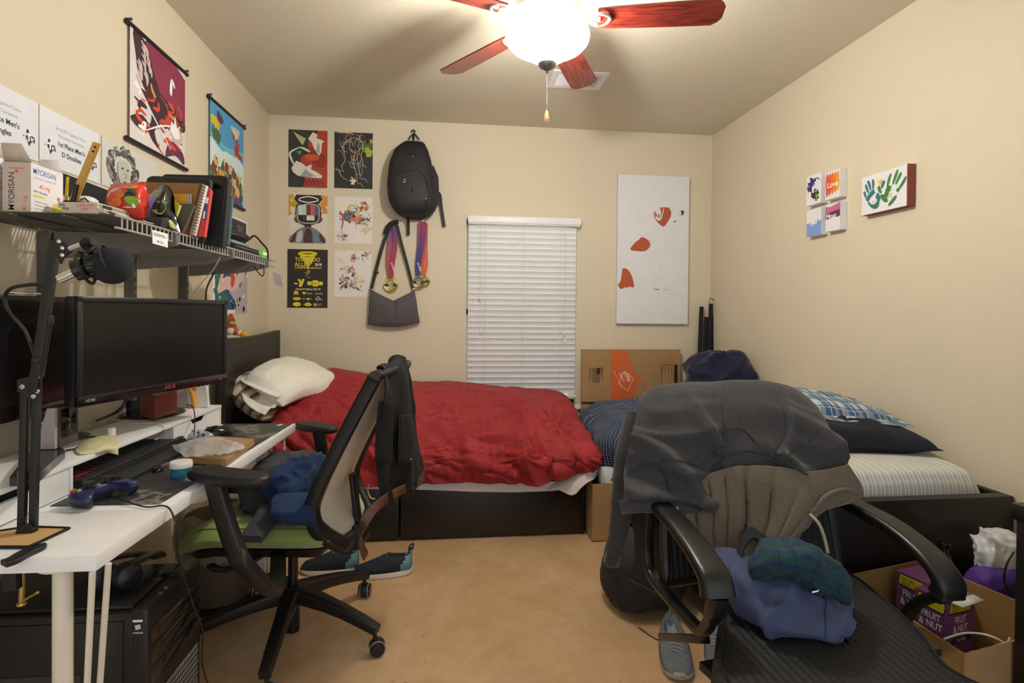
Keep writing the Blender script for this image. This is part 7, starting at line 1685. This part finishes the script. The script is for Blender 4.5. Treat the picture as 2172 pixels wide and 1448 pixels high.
# ================================================================ black armchair in front, right
AC=V((.95,1.45,0)); ach=empty('armchair',AC,label='black office armchair with curved arms, heaped with clothes',cat='chair')
ABK=mat('armchair_plastic','0e0e10',.38,bump=(600,.12,.001)); 
def ribs():
    t=NT('ribbed_mesh'); k=t.coord('Object'); s_=t.n('ShaderNodeSeparateXYZ'); t.put(s_.inputs[0],k)
    ph=t.math('ADD',t.math('MULTIPLY',s_.outputs[0],150),t.math('MULTIPLY',t.noise(k,2.0,1),6)); w1=t.math('SINE',t.math('MULTIPLY',ph,2.0)); w2=t.math('SINE',t.math('MULTIPLY',s_.outputs[1],900))
    t.put(t.b.inputs['Base Color'],t.mix(t.math('MULTIPLY_ADD',w1,.5,.5),lin('08090b'),lin('16191d'))); t.b.inputs['Roughness'].default_value=.7
    t.bump(t.math('ADD',w1,t.math('MULTIPLY',w2,.4)),.5,.003); return t.m
RIB=ribs()
ol_px=[(1518,1448),(1516,1350),(1535,1265),(1590,1200),(1690,1180),(1800,1212),(1890,1280),(1965,1350),(2030,1430)]
ol=[at(x,y,Z=.515) for x,y in ol_px]; ol=[V((p.x,p.y,0)) for p in ol]; ol+= [V((1.20,.98,0)),V((1.1,.92,0)),V((.95,.90,0)),V((.78,.93,0)),V((.66,1.0,0))]
ol=crv(ol,4,True); cen=sum(ol,V((0,0,0)))/len(ol); P=[]
for z,k in ((.43,.90),(.445,.97),(.475,1.0),(.505,.985),(.522,.93),(.528,.8),(.526,.5),(.524,.2),(.523,.02)):
    P.append([V((cen.x+(p.x-cen.x)*k,cen.y+(p.y-cen.y)*k,z)) for p in ol])
m=MB().mat(RIB).grid(P,closed=True); m.add(P[0],[tuple(range(len(ol)))[::-1]]); part(m,'seat_cushion',ach,ang=60)
part(MB().mat(mat('seam_dark','0e0f11',.8)).tube([V((cen.x+(p.x-cen.x)*.935,cen.y+(p.y-cen.y)*.935,.5235)) for p in ol],.003,6,closed=True),'seam',ach)
part(MB().mat(ABK).lathe([(.22,.0),(.24,.02),(.20,.035)],V((cen.x,cen.y,.395)),32),'seat_plate',ach)
part(MB().mat(BLKG).cyl((cen.x,cen.y,.12),(cen.x,cen.y,.40),.025,n=20),'gas_lift',ach)
for k in range(5):
    a=R(10+72*k); d=V((cos(a),sin(a),0)); b0=V((cen.x,cen.y,.13)); b1=b0+d*.27+V((0,0,-.045))
    part(MB().mat(ABK).sweep([b0,b0.lerp(b1,.5),b1],rect_sec(.045,.035,.008),scale=[1.2,1,.8]),'base_leg',ach)
    cc=b1-d*.01+V((0,0,-.052)); cc.z=.030; w_=V((-sin(a+.6),cos(a+.6),0)); part(MB().mat(BLKM).cyl(cc-w_*.02,cc+w_*.02,.03,n=20).cyl(cc,b1,.007,n=8),'caster',ach)
# backrest
def bk(u,v):
    z=.50+.51*u; y=1.60+.16*u+.03*(1-v*v)*0+.035*(1-v*v); w_=.285*(1-.28*u**3)*(1 if u<.97 else .95); return V((.955+.03*u+v*w_, y, z))
F_=[[bk(i/16,-1+2*j/16) for j in range(17)] for i in range(17)]; B_=[[p+V((0,.035,0)) for p in r_] for r_ in F_]
m=MB().mat(RIB).grid(F_).grid([r_[::-1] for r_ in B_]); e=[F_[0][j] for j in range(17)]+[F_[i][16] for i in range(1,17)]+[F_[16][j] for j in range(15,-1,-1)]+[F_[i][0] for i in range(15,0,-1)]
m.grid([[p+V((0,.035,0)) for p in e],e],closed=True); part(m,'backrest',ach,ang=50)
part(MB().mat(ABK).tube([p+V((0,.018,0)) for p in e],.020,10,closed=True),'back_frame',ach)
part(MB().mat(ABK).sweep([V((.955,1.70,.75)),V((.955,1.68,.55)),V((.955,1.62,.42)),V((.955,1.45,.41))],rect_sec(.08,.03,.008),up=(0,1,0)),'back_support',ach)
def armloop(X,px,wd,nm):
    pts=[at(x,y,X=X) for x,y in px]; return crv(pts,6)
secP=rect_sec(.074,.034,.014,4)
L1=armloop(.645,[(1388,1052),(1405,1078),(1438,1112),(1470,1152),(1496,1190),(1516,1228),(1522,1265)],.05,'')
L1s=[1.0]*len(L1); 
for i in range(len(L1)): t=i/(len(L1)-1); L1s[i]=(.85+.28*t,1+.5*max(0,t-.7)/.3)
a_=part(MB().mat(ABK).sweep(L1,secP,up=(-1,0,0),scale=None).mat(ABK),'arm_pad',ach) if 0 else None
def loopsweep(pts,sec,sc_=None): 
    # across axis = world X, second axis = in-plane normal
    m=MB().mat(ABK); n=len(pts); vs=[]; k=len(sec)
    for i,p in enumerate(pts):
        d=(pts[min(i+1,n-1)]-pts[max(i-1,0)]).normalized(); nn=V((1,0,0)).cross(d); s_=sc_[i] if sc_ else (1,1)
        for a,b in sec: vs.append(p+V((1,0,0))*a*s_[0]+nn*b*s_[1])
    fs=[]
    for i in range(n-1):
        for j in range(k): fs.append((i*k+j,i*k+(j+1)%k,(i+1)*k+(j+1)%k,(i+1)*k+j))
    fs+=[tuple(range(k))[::-1],tuple((n-1)*k+j for j in range(k))]; return m.add(vs,fs)
part(loopsweep(L1,secP,L1s),'arm_pad',ach,ang=50)
L2=armloop(.645,[(1522,1262),(1518,1292),(1505,1320),(1488,1337),(1460,1312),(1420,1268),(1388,1228),(1376,1190),(1374,1140),(1380,1080)],.04,'')
part(loopsweep(L2,rect_sec(.034,.026,.009,3),[(1.4 if i<10 else 1,1.5 if i<8 else 1) for i in range(len(L2))]),'arm_bracket',ach,ang=50)
Rr=armloop(1.30,[(1775,1052),(1800,1066),(1880,1108),(1945,1155),(1990,1200),(2012,1238),(2008,1258)],.05,'')
part(loopsweep(Rr,secP,[(.85+.28*i/(len(Rr)-1),1+.5*max(0,i/(len(Rr)-1)-.7)/.3) for i in range(len(Rr))]),'arm_pad',ach,ang=50)
R2=armloop(1.30,[(2010,1245),(1998,1262),(1970,1268),(1945,1280),(1925,1302),(1905,1335),(1860,1345)],.04,'')
part(loopsweep(R2,rect_sec(.034,.026,.009,3),[(1.4 if i<8 else 1,1.5 if i<8 else 1) for i in range(len(R2))]),'arm_bracket',ach,ang=50)
part(MB().mat(ABK).beam(V((.65,1.30,.43)),V((.85,1.35,.42)),.06,.02),'arm_mount',ach)
part(MB().mat(ABK).beam(V((1.30,1.33,.44)),V((1.05,1.35,.43)),.06,.02),'arm_mount',ach)
m=MB().mat(ABK).beam(at(1405,1350,Y=1.75),at(1495,1355,Y=1.4),.03,.022,(0,0,1),.003); part(m,'tilt_lever',ach)
# ================================================================ hoodie on the backrest
HG=fabric('heather_grey',lambda t,k:t.mix(t.ramp(t.noise(t.coord('Object'),420,4,.7),[(.35,(0,0,0,1)),(.65,(1,1,1,1))]),lin('222224'),lin('4e4e52')),.95,(450,.35,.002),.12)
HR=[([1380,1405,1450,1510,1560,1620,1668,1700,1722],[880,868,862,860,858,860,868,885,915],1.93),
    ([1368,1398,1448,1508,1560,1620,1670,1706,1732],[838,822,816,813,812,815,823,842,878],1.83),
    ([1350,1385,1440,1505,1560,1625,1682,1726,1748],[882,868,862,860,860,862,868,886,915],1.74),
    ([1333,1375,1435,1500,1560,1630,1692,1738,1770],[945,930,922,920,918,920,922,932,950],1.69),
    ([1322,1365,1428,1498,1552,1612,1668,1730,1798],[1005,990,984,1000,962,958,970,985,972],1.655),
    ([1314,1358,1422,1508,1538,1596,1658,1717,1796],[1064,1054,1060,1076,1030,1008,1021,1046,988],1.63)]
rows=[[at(x,y,Y=Y) for x,y in zip(xs,ys)] for xs,ys,Y in HR]
def hw_(p,u,v):
    s=p.x*.9+p.z*1.3; w_=.008*nz(p,5,1)+.003*nz(p,13,2)
    if u>.25:
        k=min(1,(u-.25)*2.2); w_+=k*(.042*crease(p,(.75,-.1,-.62),5,3,.2,.5,1.8)+.018*crease(p,(.8,0,-.3),10,7,.25,.6,2))*(1.2 if v<.42 else .25 if v<.7 else 1)
    return w_
G=wrinkle(loft(rows,14,14),hw_)
hood=empty('hoodie',(.95,1.75,.7),label='heather grey hoodie draped over the back of the armchair',cat='hoodie')
part(MB().mat(HG).grid(G),'body',hood,solid=.010,ang=85)
def onH(px,py,l=.004):
    b=min((p for r_ in G[10:] for p in r_),key=lambda p:(at(px,py,Y=p.y)-p).length); return at(px,py,Y=b.y-l)
HSM=mat('hoodie_seam','2b2c2f',.9)
for pts in ([(1512,1066),(1503,1030),(1511,998),(1540,968),(1584,956),(1628,964),(1660,974),(1744,1008)],[(1518,966),(1523,925),(1550,910),(1576,911),(1602,937)],[(1505,1000),(1470,985),(1428,975),(1380,985),(1330,1005)],[(1657,974),(1690,952),(1735,922)],[(1395,985),(1412,1010),(1422,1045)]):
    part(MB().mat(HSM).tube([onH(a,b,.014) for a,b in pts],.0022,6,smooth=5),'seam',hood)
rb=[[at(a,b,Y=c) for a,b,c in r_] for r_ in ([(1313,1062,1.63),(1360,1052,1.615),(1420,1058,1.605),(1470,1068,1.6),(1512,1078,1.6)],[(1316,1075,1.625),(1362,1068,1.605),(1422,1073,1.595),(1472,1080,1.59),(1508,1084,1.595)],[(1320,1084,1.635),(1364,1084,1.61),(1424,1086,1.60),(1474,1088,1.595),(1500,1088,1.60)])]
HGL=fabric('heather_light',lambda t,k:t.mix(band(t,xy(t,k)[1],60,.0,.5),lin('333336'),lin('48474b')),.95,(450,.35,.002),.4)
part(MB().mat(HGL).grid(wrinkle(loft(rb,5,8),lambda p,u,v:.004*nz(p,12,3))),'rib_band',hood,solid=.008)
sl=[at(x,y,Y=yy) for x,y,yy in ((1355,880,1.82),(1338,950,1.80),(1328,1010,1.79),(1320,1070,1.79),(1315,1110,1.79),(1308,1145,1.79),(1301,1172,1.79))]
m=MB().mat(HG); m.tube(crv(sl,6),[.045,.047,.045,.04,.036,.033,.03,.027],18); part(m,'sleeve',hood,ang=80)
m=MB().mat(HGL); q0,q1=sl[-1],at(1295,1198,Y=1.79); m.tube([q0,q0.lerp(q1,.2),q0.lerp(q1,.9),q1],[.0262,.0262,.0262,.022],18); part(m,'cuff',hood,ang=80)
# grey-brown shorts beneath
SB=fabric('taupe_fleece',lambda t,k:t.mix(t.ramp(t.noise(t.coord('Object'),380,4,.7),[(.35,(0,0,0,1)),(.65,(1,1,1,1))]),lin('544c42'),lin('756c5f')),.95,(400,.35,.002),.08)
SR=[[(1430,1030,1.64),(1490,1010,1.63),(1555,990,1.62),(1640,990,1.61),(1720,1000,1.605),(1792,985,1.62)],
    [(1450,1085,1.60),(1505,1075,1.59),(1560,1060,1.58),(1640,1060,1.57),(1725,1045,1.57),(1822,1050,1.60)],
    [(1468,1140,1.57),(1512,1140,1.56),(1560,1135,1.55),(1628,1125,1.54),(1690,1104,1.54),(1745,1085,1.56)],
    [(1490,1190,1.54),(1525,1200,1.53),(1565,1205,1.52),(1605,1190,1.51),(1648,1168,1.51),(1690,1130,1.53)]]
G=wrinkle(loft([[at(*q[:2],Y=q[2]) for q in r_] for r_ in SR],12,14),lambda p,u,v:.006*nz(p,8,2)+(-.030*max(0,cos(v*52+2.5*u+nz(p,6,5)*1.5))**6)*(1 if v<.5 else max(.15,1-(v-.5)*4))*min(1,u*2.5)+.010*ridge(p,5,4)*(v>.4)*.6)
sh=empty('sweat_shorts',(1.0,1.6,.6),label='taupe fleece shorts hanging beneath the grey hoodie on the armchair',cat='shorts')
part(MB().mat(SB).grid(G),'body',sh,solid=.008,ang=85)
part(MB().mat(SB).tube([at(1826,1052,Y=1.595),at(1790,1038,Y=1.575),at(1752,1052,Y=1.56),at(1728,1080,Y=1.55),at(1715,1086,Y=1.545)],.008,8,smooth=5),'waistband',sh)
DC=mat('drawcord','a89f8c',.9)
part(MB().mat(DC).tube([at(1717,1090,Y=1.53),at(1735,1108,Y=1.51),at(1747,1135,Y=1.50),at(1756,1172,Y=1.49)],.0048,8,smooth=5),'drawcord',sh)
part(MB().mat(DC).tube([at(1436,1075,Y=1.57),at(1437,1092,Y=1.57),at(1440,1105,Y=1.57)],.0048,8,smooth=5),'drawcord',sh)
# blue shorts and plaid boxers on the seat
BLUEC=fabric('slate_blue_cotton','414a68',.85,(500,.2,.001),.03)
BR_=[[(1512,1160,.64),(1560,1166,.655),(1620,1188,.63),(1670,1200,.625),(1730,1212,.60),(1780,1232,.57)],
     [(1518,1205,.625),(1568,1212,.65),(1628,1228,.64),(1690,1238,.63),(1745,1250,.60),(1797,1275,.56)],
     [(1532,1255,.59),(1583,1262,.615),(1640,1280,.605),(1700,1296,.59),(1750,1310,.575),(1798,1332,.545)],
     [(1556,1300,.545),(1600,1316,.56),(1650,1330,.565),(1700,1338,.56),(1750,1346,.548),(1786,1354,.535)],
     [(1562,1306,.532),(1602,1326,.533),(1650,1342,.533),(1700,1350,.533),(1748,1356,.533),(1784,1360,.531)]]
G=wrinkle(loft([[at(a,b,Z=z) for a,b,z in r_] for r_ in BR_],12,14),lambda p,u,v:(.026*crease(p,(.9,.3,0),7,6,.3,.7,1.8)+.014*crease(p,(.4,-.8,0),12,8,.3,.7,2)+.004*nz(p,12,3)-.004)*sin(pi*min(1,max(0,u)))**.5)
bs=empty('cotton_shorts',(.9,1.35,.53),label='slate blue cotton shorts lying on the armchair seat',cat='shorts')
part(MB().mat(BLUEC).grid(G),'body',bs,solid=-.004,ang=85)
part(MB().mat(mat('blue_seam','343e66',.9)).tube([G[i][int(len(G[0])*.78)]+V((0,0,.003)) for i in range(4,len(G)-6,3)],.0018,6),'side_seam',bs)
part(MB().mat(NAVYC).grid(wrinkle(loft([[at(a,b,Y=c) for a,b,c in r_] for r_ in ([(1560,1182,1.44),(1572,1140,1.5),(1590,1122,1.53),(1608,1130,1.53),(1640,1150,1.53)],[(1572,1195,1.42),(1582,1160,1.46),(1597,1145,1.48),(1612,1155,1.48),(1645,1175,1.48)])],6,8),lambda p,u,v:.004*ridge(p,14,2))),'waist_lining',bs,solid=.004)
PR=[[(1602,1178,.66),(1618,1148,.70),(1680,1150,.70),(1742,1176,.67),(1782,1212,.62)],
    [(1600,1192,.68),(1640,1172,.73),(1692,1176,.73),(1748,1200,.69),(1790,1236,.62)],
    [(1606,1210,.66),(1648,1204,.70),(1694,1214,.69),(1744,1236,.65),(1790,1262,.59)],
    [(1618,1222,.62),(1656,1226,.64),(1698,1236,.63),(1742,1256,.60),(1780,1272,.57)]]
G=wrinkle(loft([[at(a,b,Z=z) for a,b,z in r_] for r_ in PR],10,12),lambda p,u,v:.02*crease(p,(.9,-.3,0),9,8,.3,.8,1.6)+.012*crease(p,(.2,.9,0),15,9,.3,.8,2)+.004*nz(p,24,3))
tag(MB().mat(DPLAID).grid(G).build('boxer_shorts',solid=.004,ang=85),'green and navy plaid boxers crumpled behind the blue shorts on the armchair','shorts')
tag(MB().mat(CHR).tube([at(1712,1232,Z=.64),at(1725,1240,Z=.645),at(1735,1252,Z=.64),at(1722,1256,Z=.635)],.004,8,smooth=5).build('metal_clip'),'shiny metal clip tucked under the plaid boxers','clip')
# black jacket panel behind the chair, grey bag, shoes
rows=[[(1338,1078,1.86),(1360,1080,1.84),(1392,1085,1.82)],[(1345,1130,1.88),(1365,1132,1.86),(1400,1135,1.84)],[(1348,1180,1.9),(1370,1185,1.88),(1408,1195,1.86)],[(1334,1215,1.92),(1370,1232,1.9),(1405,1240,1.88)]]
tag(MB().mat(mat('jacket_black','161618',.7)).grid(wrinkle(loft([[at(a,b,Y=c) for a,b,c in r_] for r_ in rows],8,8),lambda p,u,v:.006*ridge(p,10,2))).build('jacket',solid=.01,ang=80),'black jacket hanging behind the armchair arm above the grey bag','jacket')
GB_=fabric('grey_pack','26272b',.8,(400,.3,.002),.03)
o=heap(V((.885,2.40,.165)),(.18,.16,.16),GB_,'backpack','dark grey backpack slumped on the floor behind the armchair','backpack',41,.035,-.165,72,40,1,1,4,.72)
tag(MB().mat(GB_).tube([at(1330,1225,Y=2.25),at(1352,1238,Y=2.2),at(1380,1252,Y=2.17),at(1400,1262,Y=2.16)],.006,8,smooth=4).build('bag_trim'),'grey trim strap across the top of the slumped backpack','strap')
GS=mat('grey_sneaker','70767e',.8,col2='5c626a',nscale=60,bump=(400,.3,.002)); GLc=mat('lace_grey','8d9297',.8); GLn=mat('grey_lining','9aa3ad',.8)
shoe(V((.875,2.02,0)),R(254),.30,GS,mat('sole_grey','aaa69e',.5),GLn,'grey running shoe with grey laces, toe pointing at the camera',None,GLc,None,1.0,1.25)
shoe(V((1.045,2.02,0)),R(246),.285,GS,MC['sole_grey'],GLn,'second grey running shoe, partly behind the armchair seat',None,GLc,None)
TN=mat('tan_suede','b08550',.85); shoe(V((.985,2.95,0)),R(200),.27,TN,mat('sole_cream','cbbfa0',.6),TN,'tan suede shoe beside the open cardboard box',None,mat('lace_tan','8a6a3c',.8))
tag(MB().mat(CB).tube([at(1355,1330,Z=.003),at(1375,1345,Z=.003),at(1400,1358,Z=.003),at(1412,1350,Z=.003)],.002,6,smooth=4).build('shoe_lace'),'thin dark cord on the floor beside the grey running shoe','cord')
tag(MB().mat(CB).tube([at(1278,1213,Z=.003),at(1290,1213,Z=.003),at(1306,1214,Z=.003)],.002,6).build('floor_cord'),'short brown cord on the floor left of the slumped backpack','cord')
# ================================================================ big box with snack boxes, right
bz=.45; cs=[V((1.33,1.70,0)),at(1950,1187,Z=bz),V((1.785,1.365,0)),V((1.335,1.272,0))]
cs=[V((min(p.x,2.06),p.y,0)) for p in cs]
root=empty('cardboard_box',sum(cs,V((0,0,0)))/4,label='large open cardboard box holding purple snack boxes, right of the armchair',cat='box')
for i,nm in enumerate(('back_wall','right_wall','front_wall','left_wall')):
    a,b=cs[i],cs[(i+1)%4]; d=(b-a).normalized(); nn=V((d.y,-d.x,0)); c_=sum(cs,V((0,0,0)))/4
    if nn.dot(c_-a)<0: nn=-nn
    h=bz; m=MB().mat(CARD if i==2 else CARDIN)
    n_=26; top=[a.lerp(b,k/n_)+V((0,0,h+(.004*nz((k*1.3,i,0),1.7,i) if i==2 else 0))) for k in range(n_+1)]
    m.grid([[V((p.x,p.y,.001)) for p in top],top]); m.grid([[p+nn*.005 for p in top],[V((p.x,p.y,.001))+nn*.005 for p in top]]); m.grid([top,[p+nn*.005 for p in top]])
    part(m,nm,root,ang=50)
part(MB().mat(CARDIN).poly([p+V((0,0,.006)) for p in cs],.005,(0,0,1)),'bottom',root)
PUR=mat('snack_purple','8a5590',.45,col2='74407e',nscale=3); PURD=C('snackdark','3f2452')
def snack(cpx,lpx,rpx,ztop,h,label,flap,txt=True):
    c=at(*cpx,Z=ztop); e1=V((-.25,.97,0))*.095; e2=V((.97,.25,0))*.125; l=c+e1
    root=empty('snack_box',V((c.x,c.y,ztop-h))+(e1+e2)/2,label=label,cat='box'); dn=V((0,0,-h))
    m=MB().mat(PUR).add([c,l,l+e2,c+e2,c+dn,l+dn,l+e2+dn,c+e2+dn],[(0,3,2,1),(4,5,6,7),(0,1,5,4),(1,2,6,5),(2,3,7,6),(3,0,4,7)]); part(m,'carton',root)
    for (O,E,nn) in ((l,-e1,None),(c,e2,None)):
        U=E.normalized(); N=V((U.y,-U.x,0)); 
        if N.dot(V((0,0,0))-O)<0: N=-N
        q=Pic(O+dn+N*.0006,U,E.length,h,.0004,PUR,N); q.poly(INK,[(.04,.80),(.9,.78),(.96,.9),(.9,.98),(.1,.98)]); q.poly(YEL,[(.07,.82),(.88,.80),(.93,.9),(.88,.965),(.12,.965)]) 
        q.text(INK,'NATURE',.16,.885,.075,.01,'LEFT',.62 if E.length<.13 else .85); q.text(INK,'VALLEY',.16,.825,.065,.01,'LEFT',.62 if E.length<.13 else .85)
        q.text(WINK,'FRUIT',.5,.66,.13,.02,'CENTER',.75); q.text(WINK,'& NUT',.5,.53,.14,.03,'CENTER',.75); q.rect(PURD,.15,.38,.9,.46); q.text(WINK,'Trail Mix',.52,.395,.07,.01,'CENTER',.85)
        q.blob(C('nutbrown','7a5234'),(.5,.2),.2,3); q.blob(C('nutlight','a57c50'),(.5,.2),.12,4); part(q.mb,'printed_face',root)
    if flap:
        m=MB().mat(WHT).add([c+e2*.02+V((0,0,.001)),c+e2,c+e2*1.02-e1*.32+V((0,0,-.004)),c+e2*.12-e1*.34+V((0,0,-.004))],[(0,1,2,3)]); part(m,'open_flap',root,solid=.0012)
snack((2010,1276),(1945,1245),(2078,1262),.45,.22,'nearer purple snack box with its white flap open',True)
snack((1966,1236),(1932,1222),(2010,1236),.462,.22,'farther purple snack box behind the open one',False)
# bottle
p=at(2003,1210,Y=1.83); p=V((1.585,1.83,0)); q=at(2003,1160,Y=1.75); root=empty('bottle',(q.x,q.y,q.z-.20),label='bottle with a black screw cap standing behind the armchair arm',cat='bottle')
part(MB().mat(mat('bottle_brown','5a4038',.15,trans=.5)).lathe([(.03,-.2),(.033,-.19),(.033,-.07),(.022,-.035),(.013,-.02),(.013,0)],V((q.x,q.y,q.z)),24),'bottle_body',root)
part(MB().mat(BLKG).lathe([(.015,0),(.0205,.001),(.0205,.016),(.018,.018)],V((q.x,q.y,q.z)),24),'cap',root)
# white bag, purple cloth
PB=NT('white_bag'); PB.b.inputs['Base Color'].default_value=lin('d6d8dc'); PB.b.inputs['Roughness'].default_value=.3; PB.b.inputs['Subsurface Weight'].default_value=.1; PB=PB.m
heap(at(2120,1178,Y=1.69)+V((.0,0,0)),(.085,.05,.085),PB,'plastic_bag','white plastic bag stuffed beside the end of the right-hand bed','bag',51,.09,-.08,72,40,1,1,11,.8)
heap(at(2120,1235,Y=1.66),(.10,.06,.06),mat('purple_cloth','4a2a80',.85),'purple_cloth','purple cloth bundle below the white plastic bag','cloth',53,.05,-.05,60,34,1,1,8,.8)
tag(MB().mat(C('shelfdark','1c1a1a')).box((1.80,1.60,.001),(2.06,1.74,.40)).build('storage_box',bev=.003),'dark box under the white bag and purple cloth','box')
tag(MB().mat(CB).tube([at(2150,1170,Y=1.55),at(2136,1195,Y=1.55),at(2130,1225,Y=1.55),at(2138,1250,Y=1.55),at(2152,1268,Y=1.55)],.003,8,smooth=5).build('power_cable'),'black cord hanging beside the dresser edge','cord')
tag(MB().mat(WC).tube([at(2002,1355,Y=1.42),at(2040,1343,Y=1.40),at(2075,1343,Y=1.38),at(2110,1352,Y=1.36),at(2145,1375,Y=1.34),at(2180,1410,Y=1.32)],.0028,8,smooth=6).tube([at(2142,1352,Y=1.33),at(2138,1372,Y=1.33),at(2145,1410,Y=1.32),at(2160,1460,Y=1.31)],.0028,8,smooth=6).build('white_cable'),'white cable arching in front of the snack boxes','cable')
# dresser edge
dp=at(2152,1070,Y=1.30)
root=empty('dresser',(dp.x+.1,1.2,0),label='black dresser edge at the right picture border',cat='dresser')
part(MB().mat(DARKWOOD).box((dp.x,.85,dp.z-.04),(2.07,1.31,dp.z+.003),.002),'top_panel',root)
part(MB().mat(DARKWOOD).box((dp.x+.006,.86,.001),(2.065,1.30,dp.z-.041),.002),'body',root)
